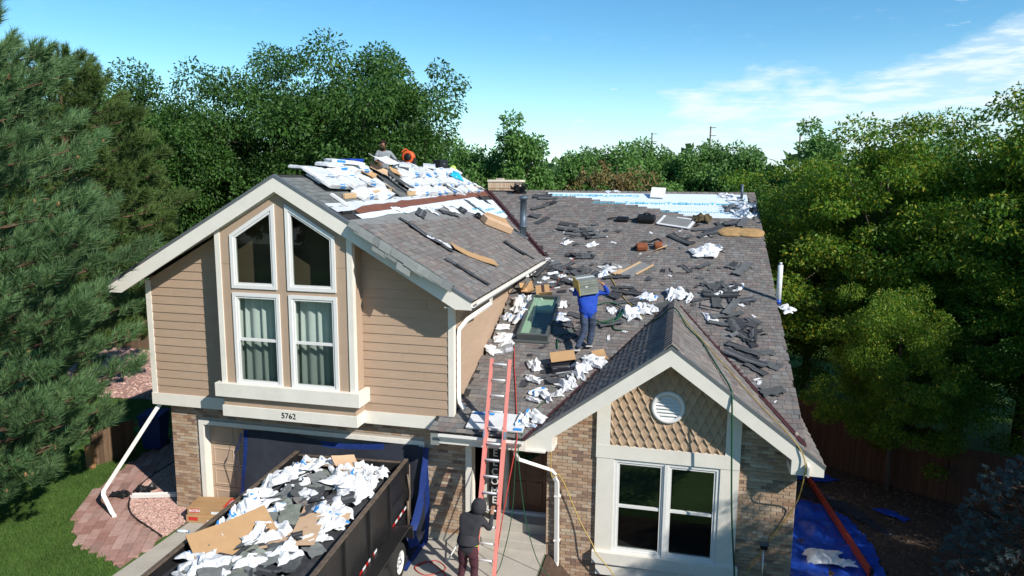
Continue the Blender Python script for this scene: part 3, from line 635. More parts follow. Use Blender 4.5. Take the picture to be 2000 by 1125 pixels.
# ---------------------------------------------------------------- ground
def sst(t): t = min(max(t, 0), 1); return t*t*(3-2*t)
def gz(x, y): return -.52*sst((x-9.02)/.7)+.20*sst((x-12.7)/.9)
GRASS = mat('grass', (.06, .12, .02), .9, var=.35, vscale=1.1, bump=.5, bscale=30, coords='World')
xs = [-900, -400, -200, -100, -60, -40, -25]+[i for i in range(-18, 9)]+[9.02+.1*i for i in range(9)]+[i for i in range(10, 32)]+[40, 60, 100, 200, 400, 900]; ys = [-60, -40, -25]+[i for i in range(-15, 30)]+[40, 60, 100, 180, 350, 700, 1500]
V = [(x, y, gz(x, y)-.02) for y in ys for x in xs]; nx = len(xs)
tag(me_obj('ground', V, [(j*nx+i, j*nx+i+1, (j+1)*nx+i+1, (j+1)*nx+i) for j in range(len(ys)-1) for i in range(nx-1)], GRASS, None, True), kind='structure')
def sheet(name, poly, h, m, kind='structure'):
    tr = tessellate_polygon([[Vector((p[0], p[1], 0)) for p in poly]]); F = [tuple(t) for t in tr]
    o = me_obj(name, [(x, y, gz(x, y)+h) for x, y in poly], F, m)
    if name == 'planting_bed': return tag(me_obj(name, [(x, y, gz(x, y)+h) for y in (-3, .3) for x in [9.03+.1*k for k in range(48)]], [(k, k+1, k+49, k+48) for k in range(47)], m), kind=kind) if not bpy.data.objects.remove(o) else None
    bm = bmesh.new(); bm.from_mesh(o.data); bmesh.ops.recalc_face_normals(bm, faces=bm.faces[:])
    if bm.faces and bm.faces[:][0].normal.z < 0: bmesh.ops.reverse_faces(bm, faces=bm.faces[:])
    bm.to_mesh(o.data); bm.free(); o['kind'] = kind; return o
# driveway slabs
drive = sheet('driveway', [(.95, .3), (9.0, .3), (9.0, -12.5), (1.05, -12.5), (1.05, -1.1)], .004, mat('driveway_joint', (.16, .14, .12), .9))
for a, b in ((1.06, 3.65), (3.66, 6.3), (6.31, 8.98)):
    for k in range(5):
        y1 = .15-k*2.5 if k else .30; y0 = .15-(k+1)*2.5+.012
        if y1 > -12: box('concrete_slab', a+.005, b-.005, y0, y1, -.03, .012, CONC, drive)
# curved paver path, left
LAWN = [(1.0, -2.45), (.35, -2.1), (-.45, -1.82), (-1.1, -1.45), (-1.7, -.7), (-2.15, .25), (-2.5, 1.3), (-2.75, 2.6), (-2.9, 4.0)]
GRAV = [(.95, -1.20), (.3, -.88), (-.35, -.55), (-.85, -.1), (-1.2, .45), (-1.45, 1.2), (-1.55, 2.2), (-1.6, 3.2), (-1.6, 4.0)]
PAVB = mat('paver_bed', (.27, .16, .128), .95, var=.3, vscale=12, coords='World')
path = sheet('paved_path', LAWN+GRAV[::-1], .006, PAVB)
PAVER = mat('red_concrete_paver', (.3, .15, .11), .95, cols=[(.36, .20, .165), (.42, .255, .215), (.30, .15, .12), (.45, .29, .25), (.26, .15, .125)], dirt=.35, var=.2, vscale=9, coords='World', bump=.3)
def inpoly(x, y, poly):
    c = False; n = len(poly)
    for i in range(n):
        (x1, y1), (x2, y2) = poly[i], poly[i-1]
        if (y1 > y) != (y2 > y) and x < (x2-x1)*(y-y1)/(y2-y1)+x1: c = not c
    return c
pp = LAWN+GRAV[::-1]; rnd = random.Random(5); ume = bpy.data.meshes.new('paver'); ume.from_pydata(boxv(0, 1, 0, 1, 0, 1), [], BF); ume.materials.append(PAVER)
ang = R_(118); ca, sa = math.cos(ang), math.sin(ang)
for i in range(-30, 30):
    for j in range(-30, 30):
        u, v = i*.41+(.2 if j % 2 else 0), j*.205; cx, cy = u*ca-v*sa-.5, u*sa+v*ca
        if inpoly(cx+.2*ca-.1*sa, cy+.2*sa+.1*ca, pp) and cy < 3.6:
            o = bpy.data.objects.new('paver', ume); COL.objects.link(o); o.parent = path
            o.matrix_world = Matrix.Translation((cx, cy, -.02)) @ Matrix.Rotation(ang+rnd.uniform(-.01, .01), 4, 'Z') @ Matrix.Diagonal((.398, .194, .045+rnd.uniform(-.004, .004), 1))
# pink gravel beds
PINKG = mat('pink_gravel', (.45, .27, .22), .95, cols=[(.50, .30, .25), (.42, .24, .20), (.60, .44, .38), (.36, .22, .18), (.55, .36, .30)], coords='World')
PINKB = mat('pink_gravel_bed', (.36, .215, .18), .95, var=.35, vscale=25, coords='World', bump=.8, bscale=40)
def stones(name, poly, n, s, m, seed, label, h=.0):
    r = np.random.default_rng(seed); P_ = np.array(poly); lo, hi = P_.min(0), P_.max(0); pts = []
    while len(pts) < n:
        c = r.uniform(lo, hi)
        if inpoly(c[0], c[1], poly): pts.append((c[0], c[1], gz(c[0], c[1])+h))
    pts = np.array(pts); B = np.array([(1, 0, 0), (-1, 0, 0), (0, 1, 0), (0, -1, 0), (0, 0, 1), (0, 0, -1)], float); F0 = np.array([(0, 2, 4), (2, 1, 4), (1, 3, 4), (3, 0, 4)])
    sc = r.uniform(.5, 1.3, (n, 1, 3))*s; a = r.uniform(0, 6.28, n); VV = B[None]*sc+r.normal(0, s*.2, (n, 6, 3)); ca_, sa_ = np.cos(a)[:, None], np.sin(a)[:, None]
    W = np.stack([VV[:, :, 0]*ca_-VV[:, :, 1]*sa_, VV[:, :, 0]*sa_+VV[:, :, 1]*ca_, VV[:, :, 2]*.7], 2)+pts[:, None]
    o = np_obj(name, W.reshape(-1, 3), (np.arange(n)[:, None, None]*6+F0[None]).reshape(-1, 3), m); return tag(o, label, 'gravel', kind='stuff')
gb = GRAV[:-1]+[(.25, 3.5), (.25, .1), (.98, .1), (1.0, -1.1)]
sheet('gravel_bed', gb, .010, PINKB); stones('gravel', gb, 9000, .026, PINKG, 1, 'pink gravel bed between the paver path and the brick corner', .016)
EDGE = mat('black_lawn_edging', (.015, .015, .015), .7)
tag(tube('edging_strip', smooth_path([(x, y, .03) for x, y in GRAV]), .018, EDGE, None, 6), 'thin black edging strip between pink gravel and pavers', 'edging')
# rear left yard: pink gravel, edging stones, ground cover
yard = [(-14, 13), (-5.5, 12.5), (-5.2, 6.9), (-8.6, 6.6), (-13.5, 10.4)]
sheet('gravel_yard', yard, .006, PINKB); stones('yard_gravel', yard, 2500, .05, PINKG, 2, 'pale pink gravel yard in front of the rear fence at left', .012)
HEDGE = mat('ground_cover_leaf', (.07, .16, .02), .8, isl=.4, trans=.25)
# lawn blades near the camera
def blades(name, poly, n, h, m, seed, label):
    r = np.random.default_rng(seed); P_ = np.array(poly); lo, hi = P_.min(0), P_.max(0); c = r.uniform(lo, hi, (n*3, 2)); k = np.array([inpoly(a, b, poly) for a, b in c]); c = c[k][:n]; n = len(c)
    d = r.normal(0, .5, (n, 2)); hh = r.uniform(.5, 1.2, n)*h; z = np.array([gz(a, b)-.02 for a, b in c]); t = r.uniform(0, 6.28, n); w = .006
    b0 = np.stack([c[:, 0]-w*np.cos(t), c[:, 1]-w*np.sin(t), z], 1); b1 = np.stack([c[:, 0]+w*np.cos(t), c[:, 1]+w*np.sin(t), z], 1); tp = np.stack([c[:, 0]+d[:, 0]*hh, c[:, 1]+d[:, 1]*hh, z+hh], 1)
    o = np_obj(name, np.stack([b0, b1, tp], 1).reshape(-1, 3), np.arange(n*3).reshape(-1, 3), m); return tag(o, label, 'grass', kind='stuff')
BLADE = mat('grass_blade', (.06, .14, .018), .8, cols=[(.035, .085, .012), (.065, .14, .02), (.09, .17, .03), (.13, .17, .05)], trans=.25, var=.4, vscale=.9, coords='World')
blades('lawn_grass', [(1.0, -2.5)]+LAWN[1:]+[(-6, 4.2), (-6, -4.2), (1.0, -4.2)], 60000, .075, BLADE, 3, 'short green lawn curving round the paver path at lower left')
blades('yard_grass', [(-6.5, 8.1), (-3.3, 8.5), (-.2, 9.5), (-.2, 5), (-4, 4.6), (-6.8, 5.5)], 20000, .09, BLADE, 4, 'strip of green grass beside the rear gravel yard')
# right side yard: mulch
MULCH = mat('mulch', (.075, .048, .034), .95, var=.4, vscale=14, coords='World', bump=.9, bscale=25)
sheet('planting_bed', [(9.03, .3), (13.8, .3), (13.8, -3), (9.03, -3)], .006, MULCH)
sy = [(13.75, -3), (24, -3), (24, 3), (18.3, 5.6), (15.3, 7.7), (13.75, 8.2)]
sheet('mulch_bed', sy, .004, MULCH)
stones('mulch_chips', sy, 9000, .035, mat('mulch_chip', (.1, .06, .04), .95, cols=[(.10, .065, .045), (.06, .038, .028), (.17, .115, .08), (.08, .05, .035)]), 5, 'loose brown bark mulch covering the side yard', .01)

road = sheet('street', [(-200, -24), (200, -24), (200, -33), (-200, -33)], .01, mat('asphalt', (.20, .19, .18), .9, var=.15, vscale=.6, coords='World'))
sheet('pavement', [(-200, -21.5), (200, -21.5), (200, -23.9), (-200, -23.9)], .02, CONC)
# ---------------------------------------------------------------- fences
FENCEW = mat('weathered_fence_wood', (.12, .075, .045), .9, isl=.25, var=.2, vscale=4, stretch=(6, 6, 1), coords='World')
FENCEB = mat('brown_stained_fence', (.115, .055, .034), .85, isl=.15, var=.2, vscale=4, stretch=(6, 6, 1), coords='World')
def fence(label, A, B, h, m, pw=.14, post=2.4, zoff=0):
    A, B = Vector(A), Vector(B); d = (B-A); L_ = d.length; d.normalize(); e = empty('wooden_fence', (A.x, A.y, gz(A.x, A.y))); tag(e, label, 'fence'); Mi = Matrix.Translation(e.location).inverted(); n = Vector((-d.y, d.x)); rr = random.Random(len(label)+int(L_*10))
    k = int(L_/pw); ang = math.atan2(d.y, d.x); um = bpy.data.meshes.new('fence_board'); um.from_pydata([(0, 0, 0), (1, 0, 0), (1, 1, 0), (0, 1, 0), (0, 0, 1), (1, 0, 1), (1, 1, 1), (0, 1, 1)], [], BF); um.materials.append(m)
    for i in range(k):
        p = A+d*(i*pw); o = bpy.data.objects.new('fence_board', um); COL.objects.link(o); o.parent = e
        o.matrix_basis = Mi @ Matrix.Translation((p.x, p.y, gz(p.x, p.y)-.03)) @ Matrix.Rotation(ang, 4, 'Z') @ Matrix.Diagonal((pw-.008, .018+rr.uniform(0, .006), h+rr.uniform(-.02, .015), 1))
    for i in range(int(L_/post)+1):
        p = A+d*(i*post)+n*.05; o = box('fence_post', -.045, .045, -.045, .045, -.1, h+.03, m, e); o.data.transform(Matrix.Translation((p.x-A.x, p.y-A.y, gz(p.x, p.y)-e.location.z)) @ Matrix.Rotation(ang, 4, 'Z'))
    for hh in (.3, h-.25):
        V = []; 
        for p in (A, B):
            for off in (.025, .065):
                for dz in (0, .09): q = p+n*off; V.append((q.x-A.x, q.y-A.y, gz(q.x, q.y)-e.location.z+hh+dz))
        me_obj('fence_rail', V, [(0, 1, 3, 2), (4, 6, 7, 5), (0, 4, 5, 1), (2, 3, 7, 6), (1, 5, 7, 3), (0, 2, 6, 4)], m, e)
    return e
fence('weathered grey-brown board fence behind the pink gravel yard at far left', (-17, 11.6), (-4, 15.2), 1.65, FENCEW)
fence('low weathered gate fence between the stub post and the blue bin', (-3.42, 1.65), (-3.0, 2.75), 1.0, FENCEW, .12, 5)
fence('tall brown stained privacy fence across the right side yard', (13.8, 8.6), (18.2, 5.5), 1.8, FENCEB)
fence('brown stained fence running right behind the blue spruce', (18.2, 5.5), (25, 3.4), 1.5, FENCEB)
p = tag(empty('gate_post', (-3.44, 1.52, 0)), 'short square pine gate post standing at the lawn edge', 'post')
box('post', -.10, .10, -.06, .06, -.1, .62, mat('orange_pine_post', (.36, .19, .085), .8, var=.2, vscale=5, stretch=(8, 8, 1)), p, .006)

# ---------------------------------------------------------------- trees
def leaves(c, axis, ln, wd, r):
    n = len(c); axis = axis/np.linalg.norm(axis, axis=1, keepdims=True); s = np.cross(axis, r.normal(0, 1, (n, 3))); s /= np.linalg.norm(s, axis=1, keepdims=True)+1e-9
    ln = ln[:, None]; wd = wd[:, None]; V = np.stack([c, c+axis*ln*.5+s*wd, c+axis*ln, c+axis*ln*.5-s*wd], 1); return V.reshape(-1, 3), np.arange(n*4).reshape(-1, 4)
def crown_mesh(name, m, seed, n, clumps, rx, rz, zc, leaf=(.10, .2), cl=(.45, .95), droop=.4, flat=.7, hollow=.35, lump=.35, pinn=False, point=0):
    r = np.random.default_rng(seed); cc = []; 
    while len(cc) < clumps:
        d = r.normal(0, 1, 3); d /= np.linalg.norm(d); k = r.uniform(hollow, 1)**.6
        lm = 1+lump*noise.noise(Vector(d*1.9)+Vector((seed*3.1, 0, 0)))*1.6
        p = d*k*lm
        if p[2] < -.75 and r.random() < .6: continue
        taper = 1-point*max(p[2], 0); cc.append((p[0]*rx*taper, p[1]*rx*taper, p[2]*rz+zc))
    cc = np.array(cc); rad = r.uniform(*cl, clumps); w = rad**2; idx = r.choice(clumps, n, p=w/w.sum())
    off = r.normal(0, 1, (n, 3)); off /= np.linalg.norm(off, axis=1, keepdims=True); off *= (r.uniform(.15, 1, (n, 1))**.5)*rad[idx][:, None]; off[:, 2] *= flat; off[:, 2] -= .15*(off[:, 0]**2+off[:, 1]**2)
    c = cc[idx]+off; ax = off*1.2+r.normal(0, .45, (n, 3)); ax[:, 2] -= droop
    ln = r.uniform(*leaf, n); V, F = leaves(c, ax, ln, ln*(.22 if pinn else .25), r)
    o = np_obj(name, V, F, m); me = o.data; bpy.data.objects.remove(o); return me, cc
def trunk_mesh(name, m, H, r0, cc, seed, limbs=14, z0=.28):
    rr = random.Random(seed); V = []; F = []
    def add(pts, rad, n=7):
        a, b = tube_vf(pts, rad, n); k = len(V); V.extend(a); F.extend([tuple(i+k for i in f) for f in b])
    lean = [(rr.uniform(-.15, .15)*t, rr.uniform(-.15, .15)*t, H*.86*t) for t in (0, .2, .4, .6, .8, 1)]
    add(lean, [r0*1.25, r0, r0*.8, r0*.55, r0*.33, r0*.1], 10)
    for i in range(limbs):
        q = Vector(cc[rr.randrange(len(cc))]); zb = min(max(q.z*.55, H*z0), H*.72); t = zb/(H*.86); b = Vector((lean[0][0], lean[0][1], zb)); mid = b.lerp(q, .5)+Vector((rr.uniform(-.3, .3), rr.uniform(-.3, .3), rr.uniform(-.1, .45)))
        rb = r0*.42*(1-t*.6); add(smooth_path([b, mid, q], 4), [rb*(1-.85*k/8) for k in range(9)], 6)
        for j in range(3):
            s = mid.lerp(q, rr.uniform(0, .8)); e = Vector(cc[rr.randrange(len(cc))]); e = s+(e-s).normalized()*rr.uniform(.7, 1.5); add([s, s.lerp(e, .5)+Vector((0, 0, .1)), e], [rb*.3, rb*.2, rb*.08], 5)
    me = bpy.data.meshes.new(name); me.from_pydata([tuple(v) for v in V], [], F); me.materials.append(m); me.polygons.foreach_set('use_smooth', [True]*len(me.polygons)); return me
BARK = mat('grey_bark', (.11, .085, .065), .95, var=.35, vscale=6, stretch=(4, 4, 1), bump=.8, bscale=15)
BARKP = mat('pine_bark', (.12, .07, .045), .95, var=.4, vscale=5, stretch=(3, 3, 1), bump=.9, bscale=10)
def leafmat(name, cols, t=.36): return mat(name, (0, 0, 0), .55, cols=[tuple(q*1.35 for q in c) for c in cols], trans=t, spec=.3, var=.42, vscale=.75)
ASH = leafmat('ash_leaf', [(.022, .060, .011), (.032, .082, .014), (.052, .115, .02), (.026, .068, .012), (.072, .14, .028)])
MID = leafmat('light_leaf', [(.06, .135, .026), (.095, .19, .04), (.07, .155, .036), (.12, .21, .06)])
LOC = leafmat('locust_leaf', [(.05, .125, .010), (.065, .15, .012), (.05, .115, .010), (.07, .145, .012), (.11, .18, .014), (.06, .13, .010), (.17, .21, .016), (.26, .25, .02)])
BRN = leafmat('rusty_leaf', [(.13, .085, .03), (.17, .105, .04), (.10, .085, .03), (.07, .085, .025)], .2)
def set_tree(name, label, cat, group, me_t, me_c, loc, s, rz, sz=None, bend=0):
    e = tag(empty(name, (loc[0], loc[1], gz(loc[0], loc[1])-.05), rz), label, cat, group); e.scale = (s, s, sz or s)
    for nm, me in (('trunk', me_t), ('crown', me_c)):
        o = bpy.data.objects.new(nm, me); COL.objects.link(o); o.parent = e
    return e
# crowns at a nominal height of about 10 m
CA1, c1 = crown_mesh('ash_crown', ASH, 1, 100000, 230, 3.7, 4.3, 6.3, leaf=(.08, .19), cl=(.5, 1.05)); TA1 = trunk_mesh('ash_trunk', BARK, 10, .2, c1, 1, 16)
CA2, c2 = crown_mesh('ash_crown_wide', ASH, 2, 100000, 230, 4.1, 4.0, 6.4, leaf=(.08, .19), cl=(.5, 1.1)); TA2 = trunk_mesh('ash_trunk', BARK, 10, .2, c2, 2, 16)
CM1, c3 = crown_mesh('cottonwood_crown', MID, 3, 30000, 150, 3.2, 4.3, 5.6, leaf=(.16, .3), cl=(.45, .95)); TM1 = trunk_mesh('tree_trunk', BARK, 10, .16, c3, 3)
CM2, c4 = crown_mesh('poplar_crown', MID, 4, 30000, 150, 2.5, 4.6, 5.4, leaf=(.16, .3), cl=(.4, .8), point=.45); TM2 = trunk_mesh('tree_trunk', BARK, 10, .15, c4, 4)
CB1, c5 = crown_mesh('rusty_crown', BRN, 5, 16000, 110, 3.4, 3.6, 4.6, leaf=(.14, .26), cl=(.4, .8)); TB1 = trunk_mesh('tree_trunk', BARK, 9, .14, c5, 5, 22)
CL1, c6 = crown_mesh('locust_crown', LOC, 6, 110000, 260, 3.6, 3.9, 6.0, leaf=(.07, .17), cl=(.4, .85), flat=.55, droop=.25, pinn=True, lump=.4); TL1 = trunk_mesh('locust_trunk', BARK, 10, .15, c6, 6, 22)
CL2, c7 = crown_mesh('locust_crown_wide', LOC, 7, 110000, 260, 4.0, 3.8, 5.6, leaf=(.07, .17), cl=(.4, .9), flat=.55, droop=.25, pinn=True, lump=.4); TL2 = trunk_mesh('locust_trunk', BARK, 10, .15, c7, 7, 22)
for i, (x, y, s, sz, rz, me, lab) in enumerate((
    (-3.0, 18.3, 1.20, 1.29, .4, 1, 'tallest dark green ash tree rising behind the upper roof ridge'),
    (-7.2, 17.6, 1.05, 1.20, 1.9, 0, 'dark green ash tree behind the front gable peak'),
    (-11.6, 16.6, 1.0, 1.15, 3.0, 1, 'dark green ash tree left of the gable, behind the pine'),
    (-15.8, 16.5, 1.0, 1.10, 4.4, 0, 'dark green ash tree at the far left behind the pines'),
    (-5.4, 23, 1.1, 1.2, 5.2, 0, 'ash tree set back between the two tallest ashes'))):
    set_tree('ash_tree', lab, 'tree', 'dark ash trees behind the house', (TA1, TA2)[me], (CA1, CA2)[me], (x, y), s, rz, sz)
for i, (x, y, s, sz, rz, k, lab) in enumerate((
    (-1.8, 33, 1.0, 1.02, .3, 0, 'pale green tree just right of the big ash, above the dry thicket'),
    (1.3, 31, 1.0, 1.06, 1.3, 1, 'pointed bright green poplar behind the chimney'),
    (4.3, 36, .9, .98, 2.2, 0, 'rounded green tree between the poplar and the rusty tree'),
    (5.6, 41, 1.15, 1.04, 3.3, 0, 'tall silvery green tree above the middle of the main ridge'),
    (9.3, 45, 1.05, 1.10, .9, 0, 'distant green tree right of the rusty tree'),
    (12.6, 44, 1.1, 1.12, 4.1, 0, 'round green tree above the right end of the main ridge'),
    (15.8, 42, 1.05, 1.08, 5.0, 0, 'green tree behind the left edge of the locust'),
    (20.5, 40, 1.1, 1.1, .2, 1, 'green tree seen behind the top of the locusts'),
    (26, 38, 1.2, 1.1, 2.5, 0, 'green tree far right behind the locusts'),
    (-22, 25, 1.3, 1.25, 1.2, 0, 'light green tree at the left edge behind the ashes'))):
    set_tree('leafy_tree', lab, 'tree', 'lighter trees beyond the back yard', (TM1, TM2)[k], (CM1, CM2)[k], (x, y), s, rz, sz)
set_tree('rusty_tree', 'rust-brown half-dry tree behind the middle of the main ridge', 'tree', None, TB1, CB1, (7.2, 33.5), 1.0, .3, 1.1)
set_tree('rusty_tree', 'small rust-brown bush right of the larger dry tree', 'tree', None, TB1, CB1, (11.2, 31), .62, 2.0, .80)
for i, (x, y, s, sz, rz, k, lab) in enumerate((
    (17.6, 10.6, .95, .98, .0, 0, 'yellow-tipped honey locust nearest the right roof edge'),
    (21.6, 10.2, 1.05, 1.13, 1.7, 1, 'tallest honey locust with yellow-green tips at right'),
    (25.6, 11.5, 1.1, 1.12, 3.1, 0, 'honey locust cut by the right edge of the view'),
    (16.6, 16.5, .9, .92, 2.2, 1, 'honey locust standing back behind the right roof edge'),
    (16.9, 5.9, .46, .56, 4.0, 1, 'low leafy locust sapling leaning over the brown fence'),
    (19.2, 8.3, .7, .66, 2.6, 0, 'bushy locust filling the middle of the right side above the fence'),
    (15.9, 12.8, .62, .72, .9, 1, 'leafy locust close behind the right roof edge'),
    (23.2, 7.4, .8, .78, 5.6, 1, 'shaded locust above the right end of the fence'),
    (20.3, -5.2, .75, .78, .7, 0, 'honey locust out at the front right shading the brick bay'),
    (22.8, .4, .9, .9, 2.9, 1, 'honey locust beside the side yard, right of the view'),
    (26.2, 4.2, 1.15, 1.2, 5.1, 0, 'large honey locust shading the side fence from the right'))):
    set_tree('honey_locust', lab, 'tree', 'honey locusts on the right', (TL1, TL2)[k], (CL1, CL2)[k], (x, y), s, rz, sz)
CP, c9 = crown_mesh('crabapple_crown', leafmat('pink_blossom', [(.30, .10, .16), (.22, .06, .10), (.06, .10, .03), (.38, .18, .24)]), 14, 9000, 60, 1.3, 1.1, 2.3, leaf=(.05, .1), cl=(.25, .45)); TP = trunk_mesh('crabapple_trunk', BARK, 3.2, .07, c9, 14, 10)
set_tree('crabapple_tree', 'small pink flowering crabapple in the front yard, mirrored in the bay window', 'tree', None, TP, CP, (12.9, -6.8), 1, 0)
# far belt of trees: reads as one mass
fv, ff = [], []; r = np.random.default_rng(8)
cs = []
for i in range(420):
    a = r.uniform(-1.1, 1.0); d = r.uniform(75, 190); cs.append((11.4+d*math.sin(a), -13.3+d*math.cos(a), r.uniform(1.5, 8.5), r.uniform(2, 4.0)))
cs = np.array(cs); n = 110; o_ = r.normal(0, 1, (len(cs), n, 3)); o_ /= np.linalg.norm(o_, axis=2, keepdims=True); o_ *= (cs[:, 3]*1.0)[:, None, None]*r.uniform(.6, 1, (len(cs), n, 1)); cpt = (cs[:, None, :3]+o_).reshape(-1, 3); ax = o_.reshape(-1, 3)+r.normal(0, 1.5, (len(cpt), 3)); ln = r.uniform(.8, 1.6, len(cpt)); Vv, Ff = leaves(cpt, ax, ln, ln*.4, r)
tag(np_obj('far_wood', Vv, Ff, leafmat('far_leaf', [(.05, .10, .03), (.07, .125, .04), (.04, .085, .03)])), 'hazy belt of distant trees along the horizon', 'wood', kind='stuff')
cs = np.array([(11.4+46*math.sin(a)*1.5, -52+r.uniform(-6, 6), r.uniform(1.5, 9), r.uniform(2, 3.6)) for a in r.uniform(-1.2, 1.2, 150)]); o_ = r.normal(0, 1, (len(cs), n, 3)); o_ /= np.linalg.norm(o_, axis=2, keepdims=True); o_ *= cs[:, 3][:, None, None]*r.uniform(.6, 1, (len(cs), n, 1)); cpt = (cs[:, None, :3]+o_).reshape(-1, 3); ln = r.uniform(.8, 1.5, len(cpt)); Vv, Ff = leaves(cpt, o_.reshape(-1, 3)+r.normal(0, 1.5, (len(cpt), 3)), ln, ln*.45, r)
tag(np_obj('street_wood', Vv, Ff, MATS['far_leaf']), 'belt of trees across the street, mirrored dark in the windows', 'wood', kind='stuff')
# dry twiggy thicket
tv, tf = [], []; rr = random.Random(4)
for i in range(420):
    x = -1.9+rr.gauss(0, 1.1); y = 27+rr.uniform(-1, 1); h = 6.6+rr.uniform(-.6, 1.6)-.35*abs(x+1.9); a, b = tube_vf([(x, y, h-2.2), (x+rr.uniform(-.3, .3), y, h-1), (x+rr.uniform(-.7, .7), y+rr.uniform(-.4, .4), h)], [.022, .016, .008], 4); k = len(tv); tv += a; tf += [tuple(q+k for q in f) for f in b]
tag(me_obj('dry_thicket', tv, tf, mat('dry_twig', (.30, .235, .165), .9, isl=.3)), 'pale dry leafless thicket in front of the trees, right of the ash', 'shrub', kind='stuff')
CS, c8 = crown_mesh('shrub_crown', ASH, 12, 15000, 80, 3.2, 2.6, 3.9, leaf=(.16, .28), cl=(.5, .9)); TS = trunk_mesh('shrub_trunk', BARK, 6, .1, c8, 12, 10)
for x, y, s, lab in ((-1.6, 24.5, .95, 'dense green shrub behind the rear end of the upper ridge'), (2.5, 27, .95, 'green shrub behind the brick chimney'), (5.6, 28.5, .9, 'green shrub behind the left end of the main ridge'), (9.2, 30.5, .95, 'green shrub behind the centre of the main ridge'), (13.8, 30, 1.0, 'green shrub behind the right end of the main ridge')): set_tree('green_shrub', lab, 'shrub', 'shrubs along the back yard', TS, CS, (x, y), s, x, s*1.15)

# pines: shoots with needle brushes
def needles(c, d, k, ln, wd, r, spread=(.35, 1.25)):
    n = len(c); d = d/np.linalg.norm(d, axis=1, keepdims=True); c = np.repeat(c, k, 0); d = np.repeat(d, k, 0); q = r.normal(0, 1, (n*k, 3)); q -= d*(q*d).sum(1, keepdims=True); q /= np.linalg.norm(q, axis=1, keepdims=True)
    th = r.uniform(*spread, (n*k, 1)); nd = d*np.cos(th)+q*np.sin(th); b = c+d*r.uniform(-.14, .10, (n*k, 1))*ln/.16; L_ = r.uniform(.75, 1.15, (n*k, 1))*ln; s = np.cross(nd, r.normal(0, 1, (n*k, 3))); s /= np.linalg.norm(s, axis=1, keepdims=True); tip = b+nd*L_; tip[:, 2] -= .1*L_[:, 0]
    V = np.stack([b-s*wd, b+s*wd, tip], 1).reshape(-1, 3); return V, np.arange(len(V)).reshape(-1, 3)
NEED = leafmat('pine_needle', [(.048, .100, .040), (.066, .13, .052), (.095, .17, .070), (.075, .14, .05), (.13, .19, .08)], .25)
NEED2 = leafmat('dull_pine_needle', [(.04, .075, .018), (.06, .10, .025), (.08, .12, .03)], .15)
SPRN = leafmat('blue_spruce_needle', [(.05, .085, .085), (.07, .11, .115), (.10, .15, .155), (.04, .07, .065)], .1)
def conifer(name, label, loc, H, R0, seed, needm, k=75, ln=.17, wd=.0038, zb=.6, whorl=.42, dens=1., shape=.75, up=.55, cones=0, group=None, nb=7, prof=None, lift=None, spread=(.35, 1.25)):
    rr = random.Random(seed); r = np.random.default_rng(seed); e = tag(empty(name, (loc[0], loc[1], gz(*loc))), label, 'tree', group); V = []; F = []; C_ = []; D_ = []
    def add(pts, rad, n=6):
        a, b = tube_vf(pts, rad, n); q = len(V); V.extend(a); F.extend([tuple(i+q for i in f) for f in b])
    add([(0, 0, -.1), (0, 0, H*.5), (0, 0, H)], [H*.022, H*.013, .02], 10); z = zb
    while z < H-.2:
        t = (z-zb)/(H-zb); rad = R0*(1-t)**shape*(.55+.45*min(1, (z-zb+.6)/1.5)) if prof is None else R0*float(np.interp(z, *prof)); a0 = rr.uniform(0, 6.28)
        for j in range(nb):
            a = a0+j*6.283/nb+rr.uniform(-.25, .25); L_ = rad*rr.uniform(.75, 1.12)+.15; zz = z+rr.uniform(-.15, .15); dr = Vector((math.cos(a), math.sin(a), 0)); sag = (-.12 if t < .5 else .1) if lift is None else lift
            P_ = [Vector((0, 0, zz)), dr*L_*.5+Vector((0, 0, zz+sag*L_*.5)), dr*L_+Vector((0, 0, zz+sag*L_*.5+.16*L_))]; Q = smooth_path(P_, 4); add(Q, [.03*(1-.8*i/8)*(.5+L_/4) for i in range(len(Q))], 5)
            m = max(3, int(L_*4.2*dens))
            for i in range(m):
                s = rr.uniform(.25, 1)**.7; p = Q[min(int(s*8), 7)].lerp(Q[min(int(s*8)+1, 8)], s*8-int(s*8)); sd_ = dr.cross(Vector((0, 0, 1)))*rr.choice((-1, 1)); off = rr.uniform(.05, .42)*(1.25-s)*min(L_, 2.2)*.8
                q = p+sd_*off+dr*off*.5+Vector((0, 0, rr.uniform(-.05, .22))); C_.append(q); D_.append(dr*.6+sd_*off*.6+Vector((0, 0, up+rr.uniform(-.3, .5))))
                if i % 2 == 0: add([p, q], [.010, .006], 4)
            C_.append(Q[-1]); D_.append(dr+Vector((0, 0, up)))
        z += whorl*rr.uniform(.8, 1.2)
    C_.append(Vector((0, 0, H))); D_.append(Vector((0, 0, 1)))
    me_obj('trunk', V, F, BARKP, e, True); Vn, Fn = needles(np.array([list(c) for c in C_]), np.array([list(c) for c in D_]), k, ln, wd, r, spread); np_obj('crown', Vn, Fn, needm, e)
    CONE = mat('pine_cone', (.27, .15, .07), .8, isl=.2)
    for i in range(cones):
        c = C_[rr.randrange(len(C_))]-Vector((0, 0, .03)); a, b = tube_vf([c-Vector((0, 0, .01)), c+Vector((.01, 0, .03)), c+Vector((.015, 0, .065)), c+Vector((.02, .0, .10))], [.018, .034, .026, .006], 7); me_obj('cone', a, b, CONE, e)
    return e
conifer('pine_tree', 'big long-needled pine with cones filling the left foreground', (-3.3, -2.2), 11.7, 3.75, 3, NEED, k=90, ln=.25, wd=.0075, zb=.8, whorl=.46, dens=1.9, cones=90, nb=8, prof=((0, 1, 2, 3.5, 5.8, 8, 10, 11.7), (.25, .62, .84, .95, 1.0, .84, .56, .08)), lift=.05, up=.85, spread=(.08, .85))
